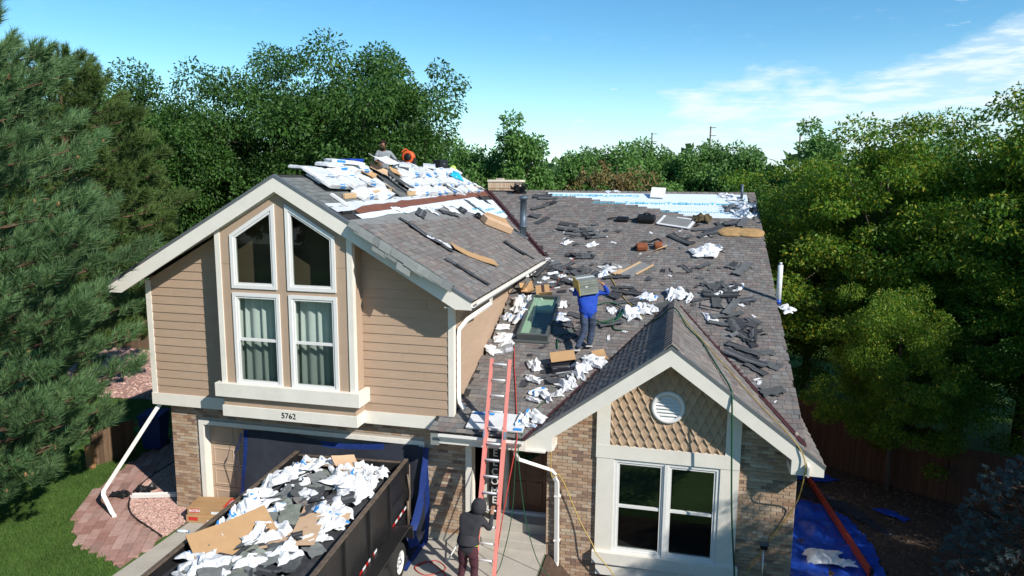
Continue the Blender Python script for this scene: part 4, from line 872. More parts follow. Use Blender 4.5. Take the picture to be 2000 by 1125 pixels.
conifer('pine_tree', 'slimmer olive pine behind the big foreground pine', (-8.0, 6.2), 11.4, 3.3, 5, NEED2, k=70, ln=.24, wd=.009, zb=2, whorl=.42, dens=2.2, up=.8, lift=.08, spread=(.15, 1.1), prof=((0, 3, 6, 9, 11.4), (.6, .9, 1, .66, .22)))
conifer('spruce_tree', 'dark blue spruce in the shade at lower right corner', (17.9, .9), 2.9, 1.5, 8, SPRN, k=90, ln=.075, wd=.0035, zb=.2, whorl=.24, dens=1.7, up=.15, nb=9)
conifer('spruce_tree', 'taller blue spruce at the right edge beside the brown fence', (20.4, 3.5), 5.6, 1.7, 9, SPRN, k=80, ln=.08, wd=.004, zb=.3, whorl=.3, dens=1.6, up=.15, nb=9)
# ---------------------------------------------------------------- things on the roofs
def on_main(x, y, h=0, yaw=0, tilt=0):
    return frame((x, y, zM(y)+h), (1, 0, 0), uM) @ Matrix.Rotation(yaw, 4, 'Z') @ Matrix.Rotation(tilt, 4, 'X')
def on_left(x, y, h=0, yaw=0, tilt=0):
    return frame((x, y, zL(x)+h), (0, 1, 0), uL) @ Matrix.Rotation(yaw, 4, 'Z') @ Matrix.Rotation(tilt, 4, 'X')
def put(o, M, label=None, cat=None, group=None):
    o.matrix_world = M; return tag(o, label, cat, group) if label else o
def crumple(seed, amp=.16, n=16, blue=.0):
    """sheet of torn underlayment, folded and crushed."""
    r = random.Random(seed); V = []; F = []; mi = []; dirs = [(r.uniform(0, 6.28), r.uniform(2.5, 7), r.uniform(0, 6)) for _ in range(4)]; o = Vector((seed*7.3, seed*1.7, 0)); el = r.uniform(.55, 1)
    for j in range(n+1):
        for i in range(n+1):
            x, y = i/n-.5, j/n-.5; q = Vector((x*3, y*3, 0))+o; th = math.atan2(y, x)
            rr_ = .78+.42*noise.noise(Vector((math.cos(th)*1.6, math.sin(th)*1.6, seed*2.1))); z = 0
            for a, f, p in dirs: t = (x*math.cos(a)+y*math.sin(a))*f+p+1.2*noise.noise(q*.7); z += (1-abs(math.sin(t)))*.30
            z = z*.8+.7*noise.noise(q*.8)+.18*noise.noise(q*2.6); edge = max(abs(x), abs(y))*2; z = (z+.15)*amp*(1.1-edge**2.5*.75)
            V.append((x*rr_*1.25+.13*noise.noise(q*1.1+Vector((9, 0, 0))), y*rr_*1.25*el+.13*noise.noise(q*1.1+Vector((0, 9, 0))), max(z, -.01)+.012))
    for j in range(n):
        for i in range(n):
            a = j*(n+1)+i; F.append((a, a+1, a+n+2, a+n+1)); mi.append(1 if blue and noise.noise(Vector((i*.22, j*.55, seed*3.3))) > .30 else 0)
    me = bpy.data.meshes.new('torn_underlayment'); me.from_pydata(V, [], F); me.materials.append(PAPER); me.materials.append(BLUEPR); me.polygons.foreach_set('material_index', mi); return me
CR = [crumple(i, blue=(i % 3 == 0)) for i in range(1, 13)]; CRB = [crumple(i, .34, 18, blue=(i % 4 == 0)) for i in range(20, 28)]; FLAT = [crumple(i, .05, 10) for i in range(40, 44)]
def strip_mesh(seed, L_=.9, W=.17, tabs=True):
    r = random.Random(seed); V = []; F = []; mi = []; nx, ny = 9, 5; b1, b2 = r.uniform(-.01, .035), r.uniform(-.01, .03); tw = r.uniform(-.12, .12)
    for s in (1, 0):
        for j in range(ny+1):
            for i in range(nx+1):
                x, y = (i/nx-.5)*L_, (j/ny-.5)*W
                if tabs and j == 0 and (i//2) % 2: y += W*.16
                if i in (0, nx): x += .03*math.sin(j*2.1+seed)
                z = b1*(x/L_*2)**2+b2*(y/W*2)**2*.4+tw*x*y*.6+.012; V.append((x, y, z+(.006 if s else 0)))
    k = (nx+1)*(ny+1)
    for j in range(ny):
        for i in range(nx):
            a = j*(nx+1)+i; F.append((a, a+1, a+nx+2, a+nx+1)); mi.append(1 if j in ((1, 3) if seed % 2 else (2,)) else 0); F.append((k+a+nx+1, k+a+nx+2, k+a+1, k+a)); mi.append(0)
    me = bpy.data.meshes.new('shingle_strip'); me.from_pydata(V, [], F); me.materials.append(STRIP); me.materials.append(GRIT); me.polygons.foreach_set('material_index', mi); return me
ST = [strip_mesh(i, random.Random(i).uniform(.6, .95), random.Random(i+50).uniform(.13, .24), i % 3 != 0) for i in range(1, 11)]
def ragged_mesh(seed, mats):
    r = random.Random(seed); nx, ny = 7, 4; V = []; F = []; mi = []; lift = [(r.choice((-.5, .5)), r.choice((-.5, .5)), r.uniform(.0, .10)) for _ in range(2)]
    for s in (1, 0):
        for j in range(ny+1):
            for i in range(nx+1):
                x, y = i/nx-.5, j/ny-.5; q = Vector((x*3, y*3, seed*3.7)); ex = .10*noise.noise(q*1.4)+.06*noise.noise(q*4); ey = .16*noise.noise(q*1.4+Vector((7, 0, 0)))
                if i in (0, nx) or j in (0, ny): ex += .05*noise.noise(q*9); ey += .08*noise.noise(q*9+Vector((3, 0, 0)))
                z = sum(h*max(0, 1-math.hypot(x-a, y-b)*1.3)**2 for a, b, h in lift)+.012*noise.noise(q*2); V.append((x+ex, y+ey, z+.008+(.006 if s else 0)))
    k = (nx+1)*(ny+1)
    for j in range(ny):
        for i in range(nx): a = j*(nx+1)+i; F += [(a, a+1, a+nx+2, a+nx+1), (k+a+nx+1, k+a+nx+2, k+a+1, k+a)]; mi += [1 if j == 1 and seed % 3 == 0 else 0, 0]
    me = bpy.data.meshes.new('shingle_piece'); me.from_pydata(V, [], F); [me.materials.append(m) for m in mats]; me.polygons.foreach_set('material_index', mi); return me
RG = [ragged_mesh(i, ((STRIP, GRIT), (GRIT, STRIP), (SHING, STRIP), (STRIP, STRIP))[i % 4]) for i in range(16)]
STG = [m.copy() for m in ST[:5]]
for m in STG: m.materials.clear(); m.materials.append(GRIT); m.materials.append(SHING)
def slab_mesh(seed):
    r = random.Random(seed); n = 6; V = []; F = []; b = r.uniform(-.12, .16); c = r.uniform(-.1, .1)
    for s in (1, 0):
        for j in range(n+1):
            for i in range(n+1):
                x, y = i/n-.5, j/n-.5; V.append((x+.03*math.sin(j*1.7+seed), y*.62+.03*math.sin(i*2.3+seed), b*x*x*2+c*x*y*2+.05*noise.noise(Vector((x*3, y*3, seed)))+(.009 if s else 0)))
    k = (n+1)**2
    for j in range(n):
        for i in range(n): a = j*(n+1)+i; F += [(a, a+1, a+n+2, a+n+1), (k+a+n+1, k+a+n+2, k+a+1, k+a)]
    me = bpy.data.meshes.new('torn_shingle'); me.from_pydata(V, [], F); return me
def ob(name, me, M, m=None):
    if m is not None: 
        if not me.materials: me.materials.append(m)
    o = bpy.data.objects.new(name, me); COL.objects.link(o); o.matrix_world = M; return o
rnd = random.Random(77)
def papers(L_, label, group, size, big=False, on=on_main):
    for i, q in enumerate(L_):
        s = size*rnd.uniform(.75, 1.25); M = on(q[0], q[1], .02, rnd.uniform(0, 6.28)) @ Matrix.Diagonal((s, s*rnd.uniform(.6, 1), s, 1)); tag(ob('torn_underlayment', rnd.choice(CRB if big else CR), M), label, 'underlayment', group)
papers([(8.38, 1.8), (8.45, 1.31), (8.65, .92), (8.59, .65), (8.86, .76)], 'crumpled white underlayment scrap in the loose trail right of the ladder top', 'scraps right of the ladder', .42, True)
papers([(9.05, .85), (9.16, 1.03), (9.21, 1.2), (9.26, 1.42), (9.36, 1.65), (9.42, 1.8)], 'crushed white underlayment heaped along the left valley of the bay roof', 'scraps along the bay valley', .42, True)
papers([(9.56, 2.18), (9.77, 2.1), (9.66, 1.98)], 'white underlayment scrap at the feet of the blue-shirted worker', 'scraps at the worker feet', .42, True)
papers([(8.79, .12), (8.66, -.12), (8.52, .05)], 'white underlayment scrap beside the gutter, right of the ladder', 'scraps at the gutter', .42, True)
papers([(7.60, 4.5), (7.8, 4.42), (7.55, 4.12), (7.66, 3.9), (7.62, 3.72), (7.45, 4.35), (7.9, 4.62)], 'white underlayment piled against the upper left side of the skylight', 'scraps left of the skylight', .50, True)
papers([(7.33, 3.71), (7.28, 3.27), (7.44, 2.82), (7.53, 2.54), (7.27, 2.3)], 'white underlayment scrap in the row below the side wall, left of the skylight', 'scraps under the side wall', .40)
papers([(8.58, 4.41), (8.60, 4.0), (8.63, 3.75)], 'white underlayment strip lying along the right side of the skylight', 'scraps right of the skylight', .42)
for (x, y), lab, s in (((8.12, 7.96), 'small white scrap left of two on the upper left of the main roof', .36), ((8.89, 7.84), 'upright pointed white scrap on the upper left of the main roof', .34), ((8.85, 5.13), 'white scrap just left of the carried shingle bundle', .42), ((9.85, 4.25), 'small white scrap just right of the blue-shirted worker', .34), ((10.68, 4.98), 'flat long white scrap above the pale heap on the mid roof', .45), ((12.87, 5.61), 'white scrap hanging over dark strips at right of the roof', .40), ((12.46, 5.26), 'thin white scrap lying between dark strips right of the bay ridge', .40), ((12.22, 4.16), 'white and tan scrap right of the bay ridge', .38), ((14.0, 4.72), 'white bag-like scrap dangling off the right roof edge', .40)):
    tag(ob('torn_underlayment', rnd.choice(CR if s < .5 else CRB), on_main(x, y, .02, rnd.uniform(0, 6)) @ Matrix.Diagonal((s, s, s, 1))), lab, 'underlayment')
papers([(12.36, 7.83), (12.08, 7.45), (12.25, 7.6)], 'folded white underlayment in the big heap left of the tree shadow', 'white heap on the right of the main roof', .62, True)
papers([(9.55, 6.4), (9.38, 6.1), (9.75, 6.5)], 'white underlayment scrap behind the carried bundle', 'scraps behind the bundle', .42)
papers([(10.41, 4.22), (10.70, 4.36), (10.3, 4.12)], 'white underlayment in the heap between the worker and the bay ridge', 'heap left of the bay ridge', .55, True)
papers([(11.44, 5.15), (11.72, 4.98), (11.25, 5.1)], 'white underlayment draped behind the top of the bay ridge', 'scraps behind the bay ridge', .50, True)
papers([(7.87, 5.74), (8.03, 6.04), (7.72, 5.45), (8.66, 5.66), (7.42, 6.0), (8.1, 5.5), (8.3, 5.9), (7.6, 6.3)], 'small white scrap among dark strips below the upper gutter end', 'scraps under the gutter end', .24)
papers([(6.15, 1.9), (6.3, 1.98), (6.45, 2.15), (6.02, 1.75)], 'torn white scrap beside the cardboard on the upper roof slope', 'scraps on the upper slope', .26, False, on_left)
ST_POS = {'dark torn shingle strip near the top left end of the main ridge': [(6.67, 11.5), (7.11, 10.93), (6.73, 10.48), (6.75, 9.77), (7.06, 9.5), (6.9, 11.3), (6.95, 10.6)],
 'dark torn shingle strip in the upper left tangle of main roof': [(7.95, 9.23), (8.23, 8.98), (8.51, 8.7), (8.71, 8.46), (8.95, 8.36), (8.43, 7.15), (8.68, 7.01), (7.94, 8.78), (8.1, 9.0), (8.35, 8.8), (8.6, 8.55), (8.55, 7.1), (8.3, 8.5), (8.8, 8.6)],
 'dark torn shingle strip in the litter below the upper gutter end': [(7.51, 6.45), (7.9, 6.33), (8.22, 6.21), (8.48, 5.93), (8.15, 5.76), (7.69, 5.59), (8.74, 6.1), (9.0, 5.75), (8.0, 6.5), (8.35, 6.45), (7.7, 6.15), (8.55, 6.25), (7.55, 5.9), (8.3, 5.5), (7.85, 5.3), (8.6, 5.5), (8.9, 6.3)],
 'dark torn shingle strip below the tan foam pads at upper right': [(11.46, 8.34), (11.75, 8.53), (12.12, 8.66), (12.42, 8.92), (12.2, 9.09), (12.6, 9.4), (13.0, 9.5), (13.3, 9.6), (12.3, 8.75)],
 'dark torn shingle strip in the scattered row at right of main roof': [(11.76, 6.62), (11.42, 6.51), (12.1, 6.74), (12.9, 6.79), (13.1, 6.64), (11.6, 6.55), (12.75, 6.7)],
 'dark torn shingle strip in the heap right of the bay ridge top': [(12.21, 5.68), (12.4, 5.57), (12.65, 5.46), (12.92, 5.74), (12.14, 5.03), (12.38, 4.93), (12.56, 4.71), (12.73, 4.6), (12.31, 4.56), (13.0, 4.99), (12.5, 5.2), (12.75, 5.3), (12.3, 5.3), (12.85, 5.1), (12.6, 5.65)],
 'dark torn shingle strip between the worker and the bay ridge': [(10.25, 4.74), (10.78, 4.42), (10.15, 5.12), (9.9, 4.96), (11.02, 4.57), (10.5, 4.6), (9.9, 6.42), (9.81, 5.9), (10.05, 4.6), (10.0, 5.4)],
 'dark torn shingle strip lying around the worker, right of the skylight': [(9.06, 3.91), (9.29, 3.65), (8.94, 3.44), (9.23, 3.14), (8.79, 3.2), (9.0, 3.0), (9.1, 3.3), (9.9, 3.6), (8.85, 3.65)],
 'dark torn shingle strip heaped along the right bay roof valley': [(12.94, 4.05), (13.18, 4.19), (12.6, 4.24), (12.76, 3.92), (12.92, 3.72), (12.46, 3.87), (12.68, 3.38), (13.13, 3.43), (13.3, 3.55), (12.77, 2.99), (12.98, 2.81), (13.12, 2.64), (13.3, 2.85), (13.38, 2.48), (12.8, 2.95), (13.38, 1.45), (13.2, 1.5), (12.85, 3.5), (13.0, 3.2), (12.9, 2.5), (13.1, 2.2)],
 'dark torn shingle strip by the open carton below the worker': [(8.96, 1.84), (9.12, 1.98), (8.91, 1.52), (8.83, 1.34), (9.05, 1.6)]}
for lab, L_ in ST_POS.items():
    base = rnd.uniform(-.6, .6)
    for k, (x, y) in enumerate(L_):
        if k % 5 in (1, 3):
            L2 = rnd.uniform(.22, .55); tag(ob('torn_shingle', rnd.choice(RG), on_main(x+rnd.uniform(-.12, .12), y+rnd.uniform(-.12, .12), .02+.01*(k % 4), base+rnd.gauss(0, .9)) @ Matrix.Diagonal((L2, L2*rnd.uniform(.35, .8), .8, 1))), lab.replace('dark torn shingle strip', 'ragged torn shingle piece'), 'shingle', lab.replace('dark torn shingle strip', 'ragged pieces')); continue
        M = on_main(x, y, .018+.012*(k % 4), base+rnd.gauss(0, .38)+(rnd.choice((1.2, -.9)) if rnd.random() < .3 else 0), rnd.uniform(-.03, .05)) @ Matrix.Diagonal((rnd.uniform(.65, 1.1), rnd.uniform(.8, 1.25), 1, 1))
        tag(ob('shingle_strip', rnd.choice(STG if rnd.random() < .28 else ST), M), lab, 'shingle strip', lab.replace('dark torn shingle strip', 'strips'))
for k, ((x, y), s, yw) in enumerate((((5.50, 1.75), .9, -.75), ((5.9, 1.68), .9, -.8), ((6.3, 1.72), .7, -.7), ((6.9, .95), .95, -.72), ((7.2, .93), 1, -.75), ((7.0, 5.7), .8, -.8), ((7.3, 5.9), .7, -.7), ((6.1, 8.1), .9, -1.0), ((5.6, 7.9), .7, -.9))):
    tag(ob('shingle_strip', ST[k % 10], on_left(x, y, .022, yw-.8) @ Matrix.Diagonal((s, 1, 1, 1))), 'dark shingle strip lying on the sloping upper roof above the gutter', 'shingle strip', 'strips on the upper slope')
for x, y in [(rnd.uniform(7.6, 13.5), rnd.uniform(.8, 9.5)) for _ in range(230)]:      # scattered small tabs and white shreds
    if zB(x) > zM(y)-.1 or (7.6 < x < 8.7 and 2.6 < y < 4.9): continue
    k = rnd.random(); dens = sum(math.exp(-((x-a)**2+(y-b)**2)/.9) for L_ in ST_POS.values() for a, b in L_)
    if rnd.random() > .08+.13*dens: continue
    if k < .35: s_ = rnd.uniform(.07, .2); tag(ob('torn_underlayment', rnd.choice(FLAT), on_main(x, y, .02, rnd.uniform(0, 6)) @ Matrix.Diagonal((s_, s_*rnd.uniform(.4, 1), s_, 1))), 'small white shred scattered on the main roof', 'underlayment', 'small white shreds')
    else: s_ = rnd.uniform(.10, .26); tag(ob('torn_shingle', rnd.choice(RG), on_main(x, y, .02, rnd.uniform(0, 6)) @ Matrix.Diagonal((s_, s_*rnd.uniform(.5, .9), .5, 1))), 'small ragged shingle tab scattered on the main roof', 'shingle', 'small shingle tabs')
# curled shingles hanging over the front rake of the upper roof
for k in range(15):
    x = 5.2+k*.125; w = rnd.uniform(.2, .33); yy = YF-.03; hg = rnd.uniform(.05, .17)*(1.25 if 3 < k < 11 else .7)
    V = []
    for j, (dy, dz) in enumerate(((.16, .022), (.02, .045), (-.08, .02-hg*.2), (-.12-hg*.4, -hg*1.2))):
        for i in (0, 1): xx = x+i*w; V.append((xx, yy+dy, zL(xx)+dz+.02)); 
    me = bpy.data.meshes.new('loose_shingle'); me.from_pydata(V+[(a, b, c-.008) for a, b, c in V], [], [(0, 1, 3, 2), (2, 3, 5, 4), (4, 5, 7, 6), (9, 8, 10, 11), (11, 10, 12, 13), (13, 12, 14, 15), (6, 7, 15, 14), (0, 2, 10, 8), (2, 4, 12, 10), (4, 6, 14, 12), (1, 9, 11, 3), (3, 11, 13, 5), (5, 13, 15, 7)]); me.materials.append(SHINGN)
    o = bpy.data.objects.new('loose_shingle', me); COL.objects.link(o); tag(o, 'loose grey shingle curling over the right rake board of the upper gable', 'shingle', 'loose shingles on the rake')

# underlayment still lying on the decks
def lsheet(name, top, bot, y0, y1, h, m, n=60, wob=0):
    V = []; F = []
    for i in range(n+1):
        y = y0+(y1-y0)*i/n; a = top(y)+wob*noise.noise(Vector((y*1.6, 3, 0))); b = bot(y)+wob*noise.noise(Vector((y*2.1, 9, 0))); V += [(a, y, zL(a)+h), (b, y, zL(b)+h)]
    F = [(2*i, 2*i+1, 2*i+3, 2*i+2) for i in range(n)]; return me_obj(name, V, F, m)
PALE = mat('pale_grey_underlayment', (.50, .53, .56), .7, var=.12, vscale=3)
BROWNF = mat('brown_felt', (.16, .062, .04), .9, var=.25, vscale=6, bump=.4, bscale=20)
GREYF = mat('grey_bare_course', (.19, .19, .185), .9, var=.2, vscale=5)
WHF = mat('white_synthetic_underlayment', (.60, .665, .71), .6, var=.05, vscale=3, bump=.15, bscale=8)
tag(lsheet('underlayment_strip', lambda y: bandx(y, 4.56, 4.40), lambda y: bandx(y, 4.84, 4.55), -.4, 11.9, .016, PALE, wob=.07), 'pale grey torn underlayment edge below the new grey shingles', 'underlayment')
tag(lsheet('underlayment_strip', lambda y: bandx(y, 4.74, 4.46)+.12*max(0, 1-y/1.3), lambda y: bandx(y, 5.0, 4.72), .35, 12.0, .022, BROWNF, wob=.06), 'long brown felt strip crossing the upper roof slope', 'underlayment')
tag(lsheet('underlayment_strip', lambda y: bandx(y, 4.98, 4.70), lambda y: bandx(y, 5.12, 5.0)+.02*math.sin(y*3), .1, 9.5, .026, WHF, wob=.02), 'narrow white underlayment strip right under the brown felt', 'underlayment')
tag(lsheet('underlayment_strip', lambda y: bandx(y, 5.10, 4.95), lambda y: bandx(y, 5.30, 5.85), -.5, 11.2, .012, GREYF, wob=.05), 'bare grey course above the old shingles of the upper roof', 'underlayment')
wf_ = tag(lsheet('underlayment_sheet', lambda y: 4.85+.03*(y-6.5), lambda y: 5.15+.75*math.sin(max(0, min(1, (y-6.2)/4.6))*2.6), 6.2, 10.9, .030, WHF, 40, .05), 'wide white and blue printed underlayment patch at the rear of the upper slope', 'underlayment')
for k, (x, y) in enumerate(((5.42, 8.9), (5.30, 7.7), (5.62, 9.6))): text('print', 'CertainTeed', .2, TEAL, frame((x, y, zL(x)+.036), (0, 1, 0), uL), wf_, .0005, sx=1.2)
for (x, y, yw, s) in ((5.2, 3.3, .3, 1.2), (5.35, 5.0, -.4, 1.1), (5.3, 6.4, .2, 1.0), (5.1, 8.0, 1.1, .8), (4.95, 10.0, .9, .9), (5.6, 10.6, 1.2, .9)): put(ob('shingle_strip', ST[3], on_left(x, y, .035, yw) @ Matrix.Diagonal((s, 1.1, 1, 1))), ob and on_left(x, y, .035, yw) @ Matrix.Diagonal((s, 1.1, 1, 1)), 'grey shingle piece lying on the white strip of the upper slope', 'shingle strip', 'pieces on the white strip')
papers([(5.15, 4.2), (5.2, 5.7), (5.3, 7.0), (5.0, 2.4)], 'torn white patch along the bare course of the upper slope', 'torn patches on the bare course', .45, False, on_left)
# big printed sheet at the top right of the main roof, stepped along the courses
V = []; F = []; n = 46
for i in range(n+1):
    x = 6.8+(13.55-6.8)*i/n; st = math.floor(felt_y(x)/.135)*.135
    V += [(x, max(st, 9.98), zM(max(st, 9.98))+.008), (x, 11.93, zM(11.93)+.008)]
    if i < n: x2 = 6.8+(13.55-6.8)*(i+1)/n; V += [(x2, max(st, 9.98), zM(max(st, 9.98))+.008), (x2, 11.93, zM(11.93)+.008)]
F = [(4*i, 4*i+2, 4*i+3, 4*i+1) for i in range(n)]
fs = tag(me_obj('underlayment_sheet', V[:4*n], F, WHF), 'large white printed underlayment sheet below the right end of the main ridge', 'underlayment')
for i, x in enumerate((7.75, 9.15)): text('print', 'CertainTeed', .27, TEAL, frame((x, 11.68, zM(11.68)+.012), (-1, 0, 0), -uM), fs, .0005, sx=1.25, bold=.006)
for i, x in enumerate((9.35, 10.75, 12.15)): text('print', 'CertainTeed', .27, TEAL, frame((x, 11.08, zM(11.08)+.012), (1, 0, 0), uM), fs, .0005, sx=1.25, bold=.006)
for x in (11.45, 12.75): text('print', 'RoofRunner', .2, TEAL, frame((x, 10.42, zM(10.42)+.012), (1, 0, 0), uM), fs, .0005, sx=1.3)
for k, (x, y, s) in enumerate(((13.2, 11.5, .55), (13.45, 10.9, .6), (13.3, 10.35, .6), (12.9, 11.75, .5), (13.5, 10.15, .45))): tag(ob('torn_underlayment', CRB[k % 8], on_main(x, y, .02, k) @ Matrix.Diagonal((s, s, s*.6, 1))), 'crushed blue-white underlayment at the far right corner of the main roof', 'underlayment', 'crushed sheets at the far corner')
tag(ob('torn_shingle', (lambda m: (m.materials.append(SHING), m)[1])(slab_mesh(3)), on_main(13.0, 10.75, .03, .1) @ Matrix.Diagonal((.5, .95, 1, 1))), 'square grey-brown shingle patch at the far right of the main roof', 'shingle slab')
wb = box('white_sign_board', -.24, .24, 0, .42, 0, .03, VINYL); put(wb, on_main(10.62, 11.45, .05, -.12, .55), 'white rectangular panel propped on the main ridge', 'panel')
papers([(8.9, 12.02), (9.2, 12.05)], 'small white scrap caught on the main ridge', 'scraps on the ridge', .25)
# tool bags, pads, boards on the main roof
LEATH = mat('orange_brown_leather', (.24, .075, .03), .6, var=.3, vscale=8)
e = tag(empty('tool_belt'), 'brown leather tool belt with two pouches on the main roof', 'tool belt')
def rbox(name, M, b, m, parent, bev=.02): return lbox(name, M, b, m, parent, bev)
Mt = on_main(10.5, 7.65, .03, .15)
rbox('pouch', Mt, (-.30, .02, -.12, .16, 0, .16), LEATH, e, .04); rbox('pouch', Mt, (.22, .46, -.06, .22, 0, .15), LEATH, e, .04)
tube('belt', [Mt @ Vector(p) for p in smooth_path([(-.4, .0, .03), (-.1, .2, .16), (.12, .24, .12), (.35, .28, .19), (.46, .18, .1)], 4)], .03, BLACKP, e); tube('hammer', [Mt @ Vector(p) for p in ((.18, -.22, .05), (.62, .0, .12))], .015, WOOD, e); rbox('hammer_head', Mt, (.60, .66, -.07, .07, .09, .14), ALU, e, .01)
e = tag(empty('tool_bag'), 'black fabric tool bag with straps on the upper main roof', 'bag'); Mt = on_main(10.38, 9.55, .02, -.08)
rbox('bag_body', Mt, (-.30, .28, -.15, .2, 0, .22), BLACKP, e, .08); rbox('side_pouch', Mt, (-.95, -.55, -.12, .12, 0, .13), BLACKP, e, .06); tube('strap', [Mt @ Vector(p) for p in smooth_path([(-1.25, .0, .03), (-.95, .05, .08), (-.55, .0, .06), (-.3, .05, .1), (.0, .1, .27), (.28, .05, .1)], 4)], .022, BLACKP, e)
e = tag(empty('grey_panel'), 'grey board edged with torn white paper beside the tool bag', 'board'); Mt = on_main(11.3, 9.55, .03, -.32); rbox('board', Mt, (-.5, .5, -.33, .33, 0, .02), GREYF, e, .005)
for b in ((-.54, -.46, -.35, .35, .018, .035), (.44, .54, -.37, .33, .018, .035), (-.5, .5, -.39, -.29, .018, .036), (-.1, .5, .29, .37, .018, .036)): rbox('paper_edge', Mt, b, PAPER, e, .004)
FOAM = mat('tan_foam', (.36, .225, .10), .95, var=.3, vscale=10, bump=.5)
for x, y, yw, lab in ((12.92, 8.95, .1, 'left tan foam roofing pad with a dark stain on the main roof'), (13.45, 8.92, -.1, 'right tan foam roofing pad at the shaded roof edge')):
    V = []; F = []; n = 20
    for j, (rs, h) in enumerate(((1, 0), (1.02, .025), (.96, .045), (.5, .055), (0.01, .05))):
        for k in range(n): t = 2*math.pi*k/n; V.append((.40*rs*math.copysign(abs(math.cos(t))**.7, math.cos(t)), .30*rs*math.copysign(abs(math.sin(t))**.8, math.sin(t)), h+.006*math.sin(k*2.2)))
    F = [(j*n+k, j*n+(k+1) % n, (j+1)*n+(k+1) % n, (j+1)*n+k) for j in range(4) for k in range(n)]; put(me_obj('foam_pad', V, F, FOAM, None, True), on_main(x, y, .02, yw), lab, 'pad')
bag = crumple(61, .55, 16); bag.materials.clear(); bag.materials.append(mat('olive_sack', (.10, .075, .04), .9, var=.4, vscale=6)); tag(ob('sack', bag, on_main(12.1, 9.75, .02) @ Matrix.Diagonal((.55, .5, .55, 1))), 'crumpled olive brown sack below the printed sheet', 'sack')
e = tag(empty('broken_board'), 'broken grey board with splintered pale wood edges in mid roof', 'board'); Mt = on_main(10.25, 6.35, .03, .95); rbox('board', Mt, (-.45, .5, -.2, .2, 0, .02), GREYF, e, .004); rbox('wood_edge', Mt, (-.5, .48, .16, .22, .016, .04), WOOD, e, .004); rbox('wood_edge', Mt, (-.2, .55, -.23, -.17, .016, .04), WOOD, e, .004); rbox('splinter', Mt, (-.55, -.2, .22, .34, .01, .03), WOOD, e, .004)
roll = tag(empty('underlayment_roll'), 'white underlayment roll standing upright at the right roof edge', 'roll'); tube('roll', [(13.86, 5.15, zM(5.15)-.12), (13.86, 5.15, zM(5.15)+.88)], .062, PAPER, roll, 16); tube('core', [(13.86, 5.15, zM(5.15)+.88), (13.86, 5.15, zM(5.15)+.95)], .035, PALE, roll, 12); tube('band', [(13.86, 5.15, zM(5.15)-.1), (13.86, 5.15, zM(5.15)+.02)], .065, BLUE, roll, 16)
def sheet_bent(name, w, l, bend, m, M, label, cat='cardboard', fold=0, group=None, th=.008):
    V = []; F = []; nx, ny = 6, 10
    for s in (1, 0):
        for j in range(ny+1):
            for i in range(nx+1): x, y = (i/nx-.5)*w, (j/ny-.5)*l; V.append((x, y, bend*(y/l*2)**2*.5+fold*abs(x)+.012*noise.noise(Vector((x*4, y*4, w*9)))+(th if s else 0)))
    k = (nx+1)*(ny+1)
    for j in range(ny):
        for i in range(nx): a = j*(nx+1)+i; F += [(a, a+1, a+nx+2, a+nx+1), (k+a+nx+1, k+a+nx+2, k+a+1, k+a)]
    for i in range(nx): F.append((i+1, i, k+i, k+i+1)); a = ny*(nx+1)+i; F.append((a, a+1, k+a+1, k+a))
    for j in range(ny): a = j*(nx+1); F.append((a, a+nx+1, k+a+nx+1, k+a)); a += nx; F.append((a+nx+1, a, k+a, k+a+nx+1))
    o = me_obj(name, V, F, m); return put(o, M, label, cat, group)
sheet_bent('cardboard_sheet', .36, 1.25, .1, CARD, on_left(6.78, 2.45, .03, .72), 'long curled brown cardboard sheet on the upper roof slope')
e = tag(empty('cardboard_box'), 'crushed open cardboard box above the vent pipe on the upper slope', 'box'); Mt = on_left(6.15, 6.9, .03, -.75)
rbox('carton', Mt, (-.5, .5, -.17, .17, 0, .20), CARDL, e, .015)
fl = me_obj('flap', [(-.45, .17, .2), (.5, .17, .2), (.5, .42, .26), (-.2, .45, .22), (.0, .6, .05), (.52, .58, .08)], [(0, 1, 2, 3), (3, 2, 5, 4)], CARD, e); fl.data.transform(Mt)
rag = crumple(70, .4, 10); rag.materials.clear(); rag.materials.append(BLACKP); tag(ob('black_bag', rag, on_left(5.65, 6.75, .03) @ Matrix.Diagonal((.4, .4, .4, 1))), 'small black and white bag at the end of the crushed cardboard box', 'bag')
e = tag(empty('open_carton'), 'open dark printed carton on the roof below the worker', 'box'); Mt = on_main(9.05, 1.75, .02, .35)
for b in ((-.28, .28, -.16, -.15, 0, .16), (-.28, .28, .15, .16, 0, .16), (-.28, -.27, -.15, .15, 0, .16), (.27, .28, -.15, .15, 0, .16), (-.27, .27, -.15, .15, 0, .01)): rbox('panel', Mt, b, mat('dark_printed_card', (.02, .02, .03), .5, var=.3), e, .002)
rbox('flap', Mt @ Matrix.Rotation(.5, 4, 'X'), (-.25, .3, .17, .42, .08, .09), CARD, e, .002); rbox('label_strip', Mt, (-.2, .2, -.165, -.161, .02, .06), PAPER, e, .001)
sheet_bent('cardboard_sheet', .3, .4, .1, CARD, on_main(9.78, 2.3, .03, .4), 'small tan cardboard piece right of the worker feet')
sheet_bent('cardboard_sheet', .35, .5, .25, CARD, on_main(7.55, 4.95, .04, .4), 'brown cardboard piece under the upper gutter elbow', fold=.3)
e = tag(empty('crushed_carton'), 'crushed brown carton standing at the top of the skylight', 'box'); Mt = on_main(8.05, 4.68, .03, .3)
